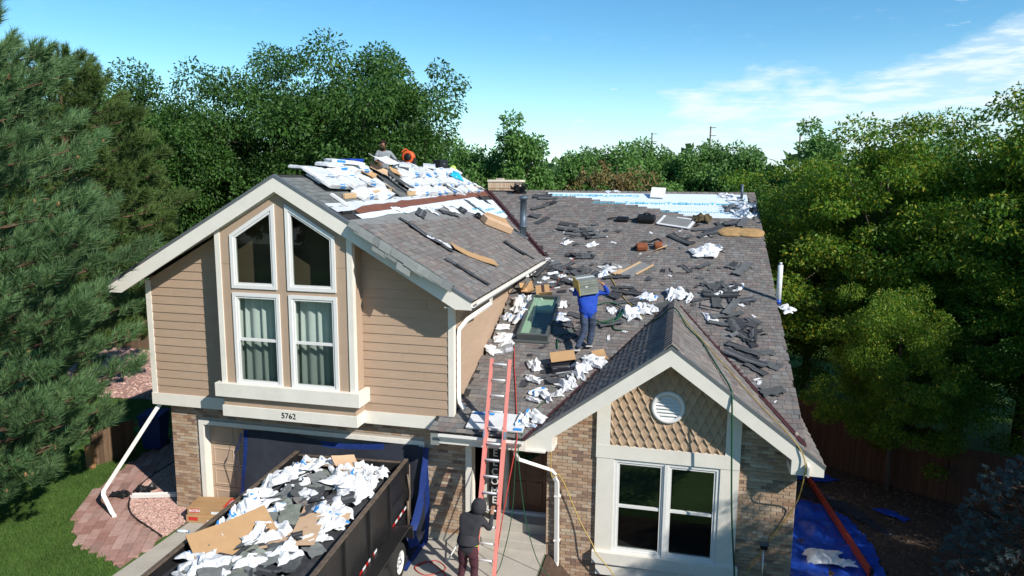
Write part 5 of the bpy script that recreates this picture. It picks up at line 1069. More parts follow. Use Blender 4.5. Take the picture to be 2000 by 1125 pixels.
rbox('side', Mt @ Matrix.Rotation(.9, 4, 'X'), (-.2, .16, 0, .36, 0, .012), CARD, e, .002); rbox('side', Mt @ Matrix.Rotation(2.0, 4, 'X'), (-.15, .2, -.1, .3, .02, .03), CARD, e, .002); rbox('tape', Mt @ Matrix.Rotation(.9, 4, 'X'), (-.05, .03, 0, .36, .013, .016), mat('tape', (.05, .02, .02), .4), e, .001)
for x, y, yw in ((7.50, 2.20, .1), (7.68, 2.34, .5)):
    o = me_obj('step_flashing', [(-.11, -.08, .0), (.11, -.08, .0), (.11, .09, .0), (-.11, .09, .0), (-.11, .09, .0), (.11, .09, .0), (.11, .12, .10), (-.11, .12, .10)], [(0, 1, 2, 3), (4, 5, 6, 7)], ALU); put(o, on_main(x, y, .025, yw), 'small bent grey metal flashing piece above the ladder top', 'flashing', 'flashing pieces above the ladder')
ws = sheet_bent('underlayment_pad', 1.15, .52, .02, PAPER, on_main(8.02, -.12, .03, .0), 'white and blue wrapper sheet under the ladder at the eave', 'underlayment', th=.03)
lbox('blue_print', Matrix(), (-.52, -.1, .17, .235, .0455, .047), BLUEPR, ws); lbox('blue_print', Matrix(), (.38, .55, -.23, -.16, .0455, .047), BLUEPR, ws)

# bundles of new shingles on the upper ridge
def bundle_mesh(seed):
    bm = bmesh.new(); bmesh.ops.create_grid(bm, x_segments=10, y_segments=5, size=.5); 
    top = [v for v in bm.verts]; r_ = bmesh.ops.extrude_face_region(bm, geom=bm.faces[:]); up_ = [v for v in r_['geom'] if isinstance(v, bmesh.types.BMVert)]
    for v in up_: v.co.z += 1
    for v in bm.verts:
        e_ = max(abs(v.co.x), abs(v.co.y)*1.0)*2; z = .09 if v.co.z > .5 else 0
        q = Vector((v.co.x*3, v.co.y*3, seed*5.1+z*30)); pinch = .35 if abs(v.co.x) > .49 else 1
        if z: z = z*(.55+.45*pinch)+.020*noise.noise(q*1.5)+.010*noise.noise(q*4)
        else: z = .03*(1-pinch)
        v.co = Vector((v.co.x*1.02*(1+.03*noise.noise(q)), v.co.y*.36*(1+.08*noise.noise(q+Vector((5, 0, 0)))), z))
    bmesh.ops.recalc_face_normals(bm, faces=bm.faces[:]); me = bpy.data.meshes.new('bundle'); bm.to_mesh(me); bm.free(); me.materials.append(BAGW); return me
BAGW = mat('white_bundle_wrap', (.60, .615, .63), .45, isl=.05, bump=.35, bscale=14, spec=.4)
BM = [bundle_mesh(i) for i in range(6)]; LBL = mat('bundle_label', (.04, .22, .52), .5)
lab_me = bpy.data.meshes.new('label'); lab_me.from_pydata([(-.36, -.186, .02), (-.10, -.186, .02), (-.10, -.186, .075), (-.36, -.186, .075), (-.35, -.130, .104), (-.11, -.130, .104)], [], [(0, 1, 2, 3), (3, 2, 5, 4)]); lab_me.materials.append(LBL)
ORDN = ['first', 'second', 'third', 'fourth', 'fifth', 'sixth', 'seventh', 'eighth', 'ninth', 'tenth']
def bundle(x, y, h, yaw, lab, grp, flat=0):
    M = (frame((x, y, zL(x)+h), (0, 1, 0), uL) if not flat else Matrix.Translation((x, y, LZP+h)) @ Matrix.Rotation(R_(90), 4, 'Z') @ Matrix.Rotation(flat, 4, 'X')) @ Matrix.Rotation(yaw, 4, 'Z') @ Matrix.Rotation(rnd.gauss(0, .07), 4, 'Y') @ Matrix.Diagonal((rnd.uniform(.85, 1.05), rnd.uniform(.85, 1.12), rnd.uniform(.8, 1.25), 1))
    if rnd.random() < .12: return
    e = empty('shingle_bundle'); e.matrix_world = M; tag(e, lab, 'shingle bundle', grp)
    o = bpy.data.objects.new('wrapper', rnd.choice(BM)); COL.objects.link(o); o.parent = e
    if rnd.random() < .75: o = bpy.data.objects.new('label', lab_me); COL.objects.link(o); o.parent = e; o.location = (rnd.choice((0, .25, .4)), 0, 0)
for grp, y0, ns, lab in (('bundles on the front half of the ridge', .95, 3, 'white wrapped shingle bundle in the pile on the front half of the upper ridge'), ('bundles on the rear half of the ridge', 5.3, 6, 'white wrapped shingle bundle in the long pile on the rear half of the upper ridge')):
    for k in range(ns):
        for j in range(3):
            for l in range((3, 2, 1)[j] if not (k == 0 and j == 0) else 2):
                bundle(3.80+.30*j-.05*l*(j == 0), y0+k*1.03+rnd.uniform(-.06, .06)-(.12*j if ns == 3 else 0), .02+.088*l, rnd.gauss(0, .13), f"white wrapped shingle bundle, {('upper', 'middle', 'lowest')[j]} row, layer {('one', 'two', 'three')[l]}, {ORDN[k]} from front of {'front' if ns == 3 else 'rear'} pile", grp)
        for l in range(2 if k else 1): bundle(3.50+rnd.uniform(-.08, .05), y0+k*1.03+.15+rnd.uniform(-.1, .1), .10+.088*l, rnd.uniform(-.2, .2), f"white wrapped shingle bundle on the ridge crest, layer {('one', 'two')[l]}, {ORDN[k]} in {'front' if ns == 3 else 'rear'} pile", grp, flat=.05)
for yy, hh in ((2.5, .28), (6.3, .28), (8.4, .28)): bundle(3.58, yy, hh, rnd.uniform(-.5, .5), 'white wrapped shingle bundle lying loose on top of the ridge pile', 'loose bundles on top', flat=.1)
# battens, scraps and crates on the pile
for a, b, lab in (((4.42, .70), (4.30, 3.6), 'timber batten below the front bundle pile'), ((4.44, 4.3), (4.36, 8.4), 'timber batten below the middle of the rear bundle pile'), ((4.38, 9.3), (4.32, 11.3), 'timber batten below the end of the rear bundle pile')):
    tag(me_obj('timber_batten', [(x+dx, y, zL(x+dx)+h) for (x, y) in (a, b) for dx, h in ((0, .02), (.045, .02), (.045, .11), (0, .11))], [(0, 1, 2, 3), (7, 6, 5, 4), (0, 4, 5, 1), (1, 5, 6, 2), (2, 6, 7, 3), (3, 7, 4, 0)], WOOD), lab, 'timber')
put(box('white_trim_offcut', -.22, .22, -.05, .05, 0, .05, VINYL), on_left(4.52, .30, .03, 1.45), 'short white trim offcut standing at the front end of the bare strip', 'trim')
for x, y, yw, w, l, m, lab in ((4.15, 3.75, 1.2, .28, 1.15, GRIT, 'grey shingle strip hanging between the two bundle piles'), (4.05, 4.55, 1.3, .30, 1.1, GRIT, 'grey shingle strip draped at the start of the rear pile'), (4.25, 7.9, 1.25, .22, 1.25, GRIT, 'grey and white strip hanging over the rear pile'), (4.1, 3.35, 1.2, .06, 1.1, WOOD, 'thin pale lath sloping off the front pile'), (3.75, 4.1, .5, .5, .7, CARDL, 'tan cardboard sheet between the bundle piles'), (3.9, 3.05, .2, .35, .5, CARD, 'crumpled brown cardboard on the front bundle pile'), (3.85, 5.0, .9, .3, .5, CARD, 'crumpled brown cardboard at the start of the rear pile')):
    sheet_bent('scrap_sheet', w, l, rnd.uniform(.05, .25), m, on_left(x, y, .27-.17*(x-3.6), yw+R_(90)), lab, 'scrap', fold=rnd.uniform(0, .2))
sheet_bent('printed_wrapper', .42, 2.3, .12, PAPER, Matrix.Translation((3.55, 4.9, LZP+.40)) @ Matrix.Rotation(.2, 4, 'Z') @ Matrix.Rotation(.5, 4, 'Y'), 'long white printed wrapper lying across the ridge pile', 'wrapper')
text('print', 'PLYWRAP', .2, mat('dark_print', (.02, .02, .05), .6), Matrix.Translation((3.70, 4.45, LZP+.36)) @ Matrix.Rotation(.2+R_(90), 4, 'Z') @ Matrix.Rotation(.5, 4, 'X'), bpy.data.objects[[o.name for o in bpy.data.objects if o.name.startswith('printed_wrapper')][0]], .001).matrix_parent_inverse = bpy.data.objects['printed_wrapper'].matrix_world.inverted()
def crate(name, M, w, d, h, m, label):
    e = tag(empty(name), label, 'crate'); t = .02
    for b in ((0, w, 0, t, 0, h), (0, w, d-t, d, 0, h), (0, t, t, d-t, 0, h), (w-t, w, t, d-t, 0, h), (t, w-t, t, d-t, 0, t)): lbox('side', M, b, m, e)
    lbox('rim', M, (-.012, w+.012, -.012, .0, h-.04, h), m, e); return e
crate('blue_crate', Matrix.Translation((3.15, 3.7, LZP+.16)) @ Matrix.Rotation(1.3, 4, 'Z'), .5, .32, .27, BLUE, 'open blue plastic crate on the ridge left of the wrapper')
e = tag(empty('black_case'), 'black rectangular plastic case at the rear of the ridge pile', 'case'); Mt = Matrix.Translation((3.45, 9.9, LZP+.20)) @ Matrix.Rotation(1.4, 4, 'Z'); rbox('case', Mt, (0, .55, 0, .3, 0, .36), BLACKP, e, .03); rbox('latch', Mt, (.2, .32, -.012, 0, .2, .26), PIPE, e, .003)
e = tag(empty('green_roll'), 'lime green roll at the far end of the ridge pile', 'roll'); tube('roll', [(3.62, 10.75, LZP+.28), (3.42, 11.35, LZP+.26)], .11, mat('lime_roll', (.38, .55, .10), .6), e, 16); tube('core', [(3.63, 10.72, LZP+.28), (3.62, 10.75, LZP+.28)], .05, CARD, e, 12)
cy = crumple(81, .12, 14); cy.materials.clear(); cy.materials.append(mat('cyan_tarp', (.02, .38, .62), .5)); tag(ob('cyan_tarp', cy, on_left(3.95, 10.1, .22, .4) @ Matrix.Diagonal((.85, .75, .8, 1))), 'bright cyan plastic sheet draped on the rear of the pile', 'tarp')
papers([(3.95, 11.6), (4.1, 11.9), (4.25, 12.0), (4.0, 9.0), (3.9, 7.0), (3.85, 6.2)], 'loose white scrap at the rear corner of the upper ridge', 'scraps on the rear ridge', .4, False, on_left)
# orange blower on the pile
ORG = mat('orange_plastic', (.62, .095, .02), .45, var=.1); e = tag(empty('leaf_blower', (3.42, 7.05, LZP+.34)), 'orange power blower with black tube on the ridge beside the grey-shirted worker', 'blower')
V, F = tube_vf([(0, -.09, .22), (0, -.085, .22), (0, .085, .22), (0, .09, .22)], [.14, .19, .19, .14], 24); me_obj('housing', V, F, ORG, e, True); V, F = tube_vf([(0, -.12, .22), (0, -.09, .22)], [.07, .12], 16); me_obj('fan_guard', V, F, BLACKP, e, True)
tube('tube', [(0, 0, .07), (-.25, -.2, .10), (-.55, -.5, .14)], [.05, .045, .04], BLACKP, e, 10); tube('handle', smooth_path([(.0, .1, .38), (-.1, .0, .46), (-.2, -.05, .36)], 4), .018, ORG, e); box('engine', .03, .22, -.08, .1, .02, .2, BLACKP, e, .02); box('base', -.15, .18, -.12, .12, 0, .03, BLACKP, e, .01)
# dark twisted scraps at the chimney
cv, cf = [], []
for i in range(16):
    p = Vector((5.75, 11.75, zM(11.75)+.05)); q = p+Vector((rnd.uniform(-.35, .35), rnd.uniform(-.2, .2), rnd.uniform(.05, .38))); w_ = p.lerp(q, .5)+Vector((rnd.uniform(-.2, .2), 0, rnd.uniform(0, .2))); a, b = tube_vf([p+Vector((rnd.uniform(-.3, .3), 0, 0)), w_, q], [.03, .045, .012], 5); k = len(cv); cv += a; cf += [tuple(i_+k for i_ in f) for f in b]
tag(me_obj('cable_tangle', cv, cf, BLACKP), 'tangle of dark cable and strapping below the brick chimney', 'cable')

# hoses and ropes
GREENH = mat('green_air_hose', (.015, .075, .035), .45); YELH = mat('yellow_hose', (.42, .30, .08), .5); REDR = mat('red_rope', (.45, .05, .035), .7)
hm = lambda x, y, h=.03: (x, y, zM(y)+h)
hb = lambda x, y, h=.04: (x, y, zB(x)+h)
loop = [hm(9.75+.42*math.cos(t)*(1-.06*t/3), 4.05+.5*math.sin(t), .05+.012*t) for t in [i*.5 for i in range(14)]]
def hose(name, pts, r, m, label, k=6): return tag(tube(name, smooth_path(pts, k), r, m, None, 7), label, 'hose')
hose('air_hose', [hm(8.78, 2.5), hm(8.72, 2.9), hm(8.9, 3.2), hm(9.2, 3.4)]+loop+[hm(9.95, 3.5), hm(10.2, 3.42), hb(10.5, 3.85), hb(11.0, 3.5), (11.35, 3.25, BZ+.09), hb(11.64, 2.5), hb(11.95, 2.1), hb(12.22, .8, .05), hb(12.42, -.2, .05), (12.45, -.36, 3.62), (12.47, -.37, 3.2), (12.55, -.36, 1.6), (12.66, -.36, .4), (12.7, -.4, -.3)], .017, GREENH, 'long green air hose looping at the worker and running over the bay ridge')
hose('rope', [hm(8.5, 7.0), hm(8.3, 6.2), hm(8.22, 5.4), hm(8.0, 4.95)], .014, mat('red_cord', (.22, .05, .03), .6), 'reddish cord lying on the roof above the skylight')
hose('rope', [hm(7.76, 2.5), hm(7.95, 1.7), hm(8.14, 1.0), hm(8.47, -.31), (8.52, -.6, 2.58), (8.40, -.8, 1.7), (8.28, -1.0, .7), (8.25, -1.1, .02)], .011, REDR, 'red safety rope running down the roof beside the ladder')
hose('air_hose', [hm(9.0, .9), hm(8.72, .4), hm(8.5, -.3), (8.52, -.6, 2.5), (8.46, -.62, 1.2), (8.30, -.7, .3), (8.2, -.9, .02), (8.0, -1.6, .02)], .009, GREENH, 'left green cord hanging from the eave past the front door')
hose('air_hose', [hm(8.6, -.25), (8.56, -.58, 2.5), (8.62, -.6, 1.8), (8.74, -.6, 1.0), (8.95, -.6, .3), (9.2, -.7, .02), (9.6, -1.0, .02)], .009, GREENH, 'right green cord hanging from the eave past the front door')
hose('yellow_hose', [hm(9.3, 6.6), hm(9.6, 6.0), hm(10.03, 5.0), hm(10.4, 4.4), hm(10.6, 4.05)], .013, YELH, 'yellow hose lying diagonally above the bay ridge')
hose('yellow_hose', [hb(11.5, 3.2), hb(12.27, 1.75), hb(12.98, .45), hb(13.5, -.25), (13.74, -.37, 2.7), (13.73, -.37, 2.25), (13.68, .05, 1.6), (13.28, .08, .85), (12.95, .06, .2), (12.85, 0, -.3)], .011, YELH, 'yellow hose trailing down the right bay slope and brick')
hose('yellow_hose', [(9.1, .03, 2.3), (9.12, .0, 1.75), (9.3, .03, 1.74), (9.67, .03, .92), (9.98, -.09, .45), (10.06, -.11, .28), (10.4, -.12, -.1), (10.5, -.2, -.32)], .011, YELH, 'yellow hose sagging across the brick left of the bay window')

# ---------------------------------------------------------------- ladders
RUNG = mat('bright_rung', (.66, .66, .66), .4, var=.1, spec=.6); REDF = mat('red_fibreglass', (.72, .24, .20), .5, var=.08); REDD = mat('dark_red_fibreglass', (.42, .06, .035), .5, var=.1)
def ladder(name, label, A, d, n, X_, L_, w, m, inner=None):
    """two rails and rungs; A foot of the left rail, d up direction, X_ across, n outward."""
    e = tag(empty(name, A), label, 'ladder'); A = Vector((0, 0, 0)); d = Vector(d).normalized(); X_ = Vector(X_).normalized(); n = X_.cross(d)
    def rail(o, l0, l1, off):
        V = []
        for l in (l0, l1):
            for a, b in ((0, -.04), (.055, -.04), (.055, -.03), (.01, -.03), (.01, .03), (.055, .03), (.055, .04), (0, .04)): V.append(A+X_*(o+(a if o < w/2 else -a))+n*(b+off)+d*l)
        F = [(k, (k+1) % 8, (k+1) % 8+8, k+8) for k in range(8)]+[(0, 1, 2, 3, 4, 5, 6, 7), (15, 14, 13, 12, 11, 10, 9, 8)]
        me_obj('rail', V, F, m, e)
    secs = [(0, L_, 0)] if not inner else [(0, inner[0], 0), (inner[1], L_, .075)]
    for l0, l1, off in secs:
        rail(0, l0, l1, off); rail(w, l0, l1, off); k = l0+.2
        while k < l1-.05: tube('rung', [A+n*off+d*k+X_*.005, A+n*off+d*k+X_*(w-.005)], .02, RUNG, e, 8); k += .305
    if inner:
        for o in (-.012, w-.02):
            V = [A+X_*(o+a)+n*(b+.04)+d*(inner[0]-.18+c) for a in (0, .032) for b in (-.085, .085) for c in (0, .14)]; me_obj('bracket', V, [(0, 1, 3, 2), (4, 6, 7, 5), (0, 4, 5, 1), (2, 3, 7, 6), (0, 2, 6, 4), (1, 5, 7, 3)], ALU, e)
    for o in (0, w): box('foot', -.03, .04, -.05, .05, -.01, .06, BLACKP, e).data.transform(Matrix.Translation(A+X_*(o-.005 if o == 0 else o-.02)))
    return e
LD = Vector((0, .33, 1)).normalized(); LL = 4.08/LD.z
ladder('extension_ladder', 'pale red fibreglass extension ladder leaning on the porch eave', (7.89, -1.42, .02), LD, None, (1, 0, 0), LL, .42, REDF, (2.95, 1.55))
ladder('straight_ladder', 'dark red ladder lying on edge across the blue tarp in the side yard', (15.42, 1.2, -.22), (-.09, 1, 0), None, (0, 0, 1), 4.9, .13, REDD)
# ---------------------------------------------------------------- tarps and ground-level things
# dark mesh tarp hung over the garage door
te = tag(empty('garage_tarp', (0, 0, 0)), 'dark mesh tarp with blue hems hung over the garage door and trailing on the drive', 'tarp')
V = []; F = []; nu, nv = 44, 26; edge = []
for j in range(nv+1):
    v = j/nv
    for i in range(nu+1):
        u = i/nu; x = 2.16+u*4.36-.12*(1-u)*v; s = v*3.1; zt = 2.06+.04*math.sin(u*9)-.05*math.sin(u*3.14)
        fall = min(s, zt-.02); out = max(0, s-fall); sway = .10+.05*math.sin(u*17+v*2)+.03*math.sin(u*41)*v
        y = .08-sway*min(1, s)-out*(.35+.75*u); z = max(zt-fall, .02+.03*abs(math.sin(u*13+out*5)))
        if u > .93: y -= .05
        V.append((x+.03*math.sin(v*7+u*5), y, z))
for j in range(nv):
    for i in range(nu): a = j*(nu+1)+i; F.append((a, a+1, a+nu+2, a+nu+1))
main_f = [f for k, f in enumerate(F) if not (k % nu in (0, nu-1) or k//nu == nv-1 or (k//nu == 0 and 18 < k % nu < 34))]
hem_f = [f for k, f in enumerate(F) if (k % nu in (0, nu-1) or k//nu == nv-1 or (k//nu == 0 and 18 < k % nu < 34))]
me_obj('mesh_sheet', V, main_f, NAVY, te, True); me_obj('hem', V, hem_f, BLUEH, te, True)
rg = []
for k, (x, y, z) in enumerate(((6.50, .02, 2.08), (6.46, -.05, 1.5), (6.43, -.02, 1.1), (6.33, -.10, .55), (6.25, -.18, .25), (6.4, -.3, .05))): rg += [(x-.05, y-.03, z), (x+.03, y+.02, z), (x-.05-.02*k, y-.08-.01*k, z)]
me_obj('folded_edge', rg, [q for k in range(5) for q in ((3*k, 3*k+1, 3*k+4, 3*k+3), (3*k+2, 3*k, 3*k+3, 3*k+5))], BLUEH, te, True)
rgl = []
for k, (x, z) in enumerate(((2.2, 2.03), (2.1, 1.7), (2.0, 1.55), (2.12, 1.1), (2.2, .6))): rgl += [(x-.06, .0, z), (x+.05, -.08, z)]
me_obj('folded_edge', rgl, [(2*k, 2*k+1, 2*k+3, 2*k+2) for k in range(4)], BLUEH, te, True)
# dump trailer
TM_ = Matrix.Translation((3.69, -.34, 0)) @ Matrix.Rotation(R_(3.8), 4, 'Z'); TW, TL, TZ, TF = 2.43, 4.9, 1.85, .72
tr = empty('dump_trailer'); tr.matrix_world = TM_; tag(tr, 'black high-sided dump trailer full of roofing waste in front of the garage', 'trailer')
box('bed', 0, TW, -TL, 0, TF-.1, TF, BLACKM, tr)
sw_l = box('side_wall', 0, .045, -TL, 0, TF, TZ, BLACKM, tr); sw_r = box('side_wall', TW-.045, TW, -TL, 0, TF, TZ, BLACKM, tr)
box('rear_gate', .045, TW/2-.01, -.05, 0, TF, TZ-.06, BLACKM, tr); box('rear_gate', TW/2+.01, TW-.045, -.05, 0, TF, TZ-.06, BLACKM, tr); box('front_wall', .045, TW-.045, -TL, -TL+.05, TF, TZ, BLACKM, tr)
RIM = mat('worn_steel_edge', (.16, .12, .09), .6, metal=.4, var=.5, vscale=8)
box('top_rail', -.03, .055, -TL, .02, TZ, TZ+.03, RIM, tr, .008); box('top_rail', TW-.055, TW+.03, -TL, .02, TZ, TZ+.03, RIM, tr, .008); box('gate_rail', .06, TW-.06, -.055, .005, TZ-.058, TZ-.03, RIM, tr, .006)
for y in (-.05, -1.12, -2.2, -3.3, -4.4):
    box('stake_post', TW, TW+.05, y-.05, y+.05, TF-.05, TZ, BLACKM, sw_r, .006); box('stake_post', -.05, 0, y-.05, y+.05, TF-.05, TZ, BLACKM, sw_l, .006)
box('frame_rail', TW-.02, TW+.02, -TL, 0, TF-.24, TF-.1, BLACKM, tr); box('frame_rail', -.02, .02, -TL, 0, TF-.24, TF-.1, BLACKM, tr); box('rub_rail', TW+.001, TW+.03, -TL, -.1, TF+.02, TF+.07, BLACKM, tr); box('rub_rail', TW+.001, TW+.03, -1.1, -.1, TF+.55, TF+.58, BLACKM, tr)
RRED = mat('red_reflector', (.45, .012, .012), .35); RWH = mat('white_reflector', (.75, .75, .75), .35)
for y0 in (-1.02, -2.75):
    for k in range(6): box('reflector', TW+.0305, TW+.034, y0+k*.14, y0+k*.14+.138, TF+.17, TF+.22, (RRED, RWH)[k % 2], sw_r)
    box('reflector_backing', TW+.001, TW+.0305, y0-.02, y0+.86, TF+.165, TF+.225, BLACKM, sw_r)
tube('latch_chain', [(TW+.05, -.12, TZ-.25), (TW+.09, -.10, 1.2), (TW+.07, -.14, .9), (TW+.09, -.1, .62)], .02, RIM, tr); tube('latch_bar', [(TW+.04, .03, TZ-.1), (TW+.04, .03, .55)], .022, RIM, tr); tube('latch_bar', [(TW+.07, -.18, 1.05), (TW+.07, -.18, .45)], .03, RIM, tr)
fd_ = [(-.62, .50), (-.70, .80), (-.95, .88), (-1.75, .88), (-2.7, .88), (-2.95, .80), (-3.05, .5), (-3.01, .5), (-2.92, .77), (-2.68, .85), (-.96, .85), (-.74, .78), (-.66, .5)]
o = prism('fender', fd_, TW+.03, TW+.33, BLACKM, tr, 'x')
for yc in (-1.32, -2.25):
    w = empty('wheel'); w.parent = tr; w.location = (TW+.05, yc, .36)
    V, F = tube_vf([(0, 0, 0), (.004, 0, 0), (.03, 0, 0), (.20, 0, 0), (.226, 0, 0), (.23, 0, 0)], [.22, .33, .36, .36, .33, .22], 32, False); me_obj('tyre', V, F, RUBBER, w, True)
    V, F = tube_vf([(.225, 0, 0), (.215, 0, 0), (.19, 0, 0), (.185, 0, 0)], [.222, .205, .19, .02], 28, False); me_obj('rim', V, F, mat('white_steel_rim', (.68, .68, .66), .4), w, True)
    tube('hub', [(.18, 0, 0), (.235, 0, 0)], .055, ALU, w, 14)
    for k in range(8): a = k*math.pi/4; box('rim_slot', .186, .19, .125*math.cos(a)-.022, .125*math.cos(a)+.022, .125*math.sin(a)-.022, .125*math.sin(a)+.022, BLACKP, w)
# load: mound of broken shingles, then separate sheets and slabs
def heap_z(x, y): return 1.71+.27*math.exp(-((x-1.2)**2/1.1+(y+2.3)**2/3.4))+.07*noise.noise(Vector((x*1.8, y*1.8, 4)))-.10*math.exp(-((y+.2)/.35)**2)
n = 26; m_ = 44; V = [(.06+(TW-.12)*i/n, -.07-(TL-.14)*j/m_, heap_z(.06+(TW-.12)*i/n, -.07-(TL-.14)*j/m_)-.05+.03*noise.noise(Vector((i*.9, j*.9, 0)))) for j in range(m_+1) for i in range(n+1)]
hp = me_obj('waste_mound', V, [(j*(n+1)+i, j*(n+1)+i+1, (j+1)*(n+1)+i+1, (j+1)*(n+1)+i) for j in range(m_) for i in range(n)], STRIP); hp.matrix_world = TM_; tag(hp, 'mound of broken dark shingles filling the black trailer', 'waste', kind='stuff')
def on_heap(x, y, h, yaw, tilt=None, roll=None):
    d = .08; nn = Vector((heap_z(x-d, y)-heap_z(x+d, y), heap_z(x, y-d)-heap_z(x, y+d), 2*d)).normalized(); u = Vector((1, 0, 0)); u = (u-nn*u.dot(nn)).normalized(); v = nn.cross(u)
    return TM_ @ frame((x, y, heap_z(x, y)+h), u, v) @ Matrix.Rotation(yaw, 4, 'Z') @ Matrix.Rotation(rnd.uniform(-.2, .2) if tilt is None else tilt, 4, 'X') @ Matrix.Rotation(rnd.uniform(-.2, .2) if roll is None else roll, 4, 'Y')
SLM = []
for k, m in enumerate((GRIT, SHINGN, STRIP, GRIT, SHINGN, SHING)): q = slab_mesh(100+k); q.materials.append(m); SLM.append(q)
OLIVE = mat('olive_grey_shingle', (.19, .205, .175), .95, isl=.25, var=.25, vscale=6, coords='World'); 
for k in range(3): q = slab_mesh(120+k); q.materials.append(OLIVE); SLM.append(q)
for k in range(64):                       # grey-green slabs in the middle of the load
    x, y = rnd.gauss(1.15, .42), rnd.uniform(-4.7, -1.0); x = min(max(x, .3), TW-.3); s = rnd.uniform(.3, .62); tag(ob('torn_shingle', rnd.choice(SLM), on_heap(x, y, .03+.02*(k % 3), rnd.uniform(0, 6.28)) @ Matrix.Diagonal((s, s, s, 1))), 'torn grey-green shingle slab lying in the trailer load', 'shingle slab', 'slabs in the trailer')
for k in range(16):
    x, y = rnd.uniform(.25, TW-.25), rnd.uniform(-4.6, -.2); tag(ob('shingle_strip', rnd.choice(ST), on_heap(x, y, .05, rnd.uniform(0, 6.28)) @ Matrix.Diagonal((.8, 1.2, 1, 1))), 'black shingle strip sticking out of the trailer load', 'shingle strip', 'strips in the trailer')
def heap_paper(L_, lab, grp, s0, big=True):
    for x, y in L_: x = min(max(x, .38), TW-.42); s = s0*rnd.uniform(.75, 1.1); tag(ob('torn_underlayment', rnd.choice(CRB if big else CR), on_heap(x, y, .03, rnd.uniform(0, 6.28)) @ Matrix.Diagonal((s, s*rnd.uniform(.7, 1), s, 1))), lab, 'underlayment', grp)
heap_paper([(.25, -.9), (.4, -.55), (.65, -.45), (.5, -.85), (.3, -1.3), (.75, -.75), (.95, -.5), (.85, -.95), (.55, -1.2), (.25, -1.6)], 'crumpled white underlayment in the rear left corner of the trailer', 'rear left trailer scraps', .62)
heap_paper([(1.5, -.5), (1.75, -.35), (2.05, -.4), (2.2, -.7), (1.9, -.75), (1.6, -.95), (1.85, -1.1), (2.15, -1.15), (1.55, -1.3), (2.0, -1.5), (1.75, -1.55), (2.2, -1.75), (1.35, -1.0), (2.1, -2.0)], 'crumpled white underlayment along the right side of the trailer load', 'right trailer scraps', .62)
heap_paper([(.3, -2.5), (.45, -2.2), (.35, -2.9), (.3, -3.3), (.55, -2.65), (.6, -3.1), (.4, -3.7), (.35, -1.9), (.4, -4.2), (.7, -4.4)], 'crumpled white underlayment along the left wall of the trailer', 'left trailer scraps', .6)
heap_paper([(1.3, -3.35), (1.2, -3.65), (1.05, -3.5), (1.95, -2.7), (2.1, -3.0), (2.2, -3.4), (2.0, -2.4), (2.25, -2.7)], 'crumpled white underlayment between the cardboard sheets in the trailer', 'front trailer scraps', .55)
heap_paper([(1.0, -1.7), (1.3, -2.2), (.8, -2.0), (1.6, -2.4), (1.0, -2.9), (.9, -4.3), (1.3, -4.2), (.6, -4.55), (1.7, -3.9), (1.1, -4.6)], 'crumpled white underlayment lying on the grey shingles in mid trailer', 'mid trailer scraps', .42)
heap_paper([(.95, -.25), (1.05, -.4)], 'pale torn sheet standing up at the rear of the trailer', 'upright scraps', .5)
sheet_bent('cardboard_sheet', .8, 1.25, .08, CARD, TM_ @ Matrix.Translation((.78, -3.72, 1.88)) @ Matrix.Rotation(-.75, 4, 'Z') @ Matrix.Rotation(.12, 4, 'X') @ Matrix.Rotation(.42, 4, 'Y'), 'large orange-brown cardboard carton panel in the lower left of the trailer', th=.05)
cb = empty('cardboard_carton'); cb.matrix_world = TM_ @ Matrix.Translation((1.72, -3.0, 1.96)) @ Matrix.Rotation(.22, 4, 'Z') @ Matrix.Rotation(.05, 4, 'X'); tag(cb, 'unfolded pale cardboard carton with cross-shaped flaps in the trailer', 'cardboard')
box('panel', -.2, .22, -.75, .45, 0, .01, CARDL, cb); box('flap', .222, .62, .1, .44, 0, .01, CARDL, cb).data.transform(Matrix.Rotation(.12, 4, 'Y')); box('flap', -.8, -.202, -.72, -.25, 0, .01, CARDL, cb).data.transform(Matrix.Rotation(-.1, 4, 'Y')); box('crease', -.2, .22, .08, .087, .0105, .0115, CARD, cb)
sheet_bent('cardboard_sheet', .5, .62, .15, CARDL, on_heap(1.45, -.72, .13, .8, .1, .1), 'tan cardboard sheet near the rear gate of the trailer')
sheet_bent('cardboard_sheet', .4, .6, .1, CARDL, on_heap(.95, -.72, .12, 1.4, .0, .1), 'smaller tan cardboard sheet left of the rear gate scraps')
# cartons by the garage corner
def carton(M, w, d, h, label, words):
    e = tag(empty('carton'), label, 'box'); rbox('carton_body', M, (0, w, 0, d, 0, h), CARD, e, .006); RL = mat('red_label', (.52, .04, .03), .5)
    lbox('label', M, (.06, .28, -.003, -.0005, .05, h-.03), RL, e); lbox('label', M, (w-.30, w-.10, .04, d-.05, h+.0005, h+.003), RL, e); lbox('paper_label', M, (w*.5, w*.5+.26, -.003, -.0005, .02, .08), PAPER, e); lbox('tape', M, (.01, w-.01, d/2-.025, d/2+.025, h+.0003, h+.002), mat('brown_tape', (.36, .21, .09), .4), e)
    if words: text('print', words, .075, PAPER, M @ frame((.17, -.004, h/2+.008), (1, 0, 0), (0, 0, 1)), e, .001, bold=.003); text('print', words, .075, PAPER, M @ frame((w-.20, d/2, h+.004), (.0, 1, 0), (-1, 0, 0)), e, .001, bold=.003)
    return e
carton(Matrix.Translation((1.0, -.50, .015)) @ Matrix.Rotation(.10, 4, 'Z'), 1.0, .52, .165, 'lower of the two brown cartons stacked by the garage corner', None)
carton(Matrix.Translation((1.02, -.47, .183)) @ Matrix.Rotation(.18, 4, 'Z'), 1.08, .55, .17, 'upper brown carton with red labels by the garage corner', 'ROTEX')
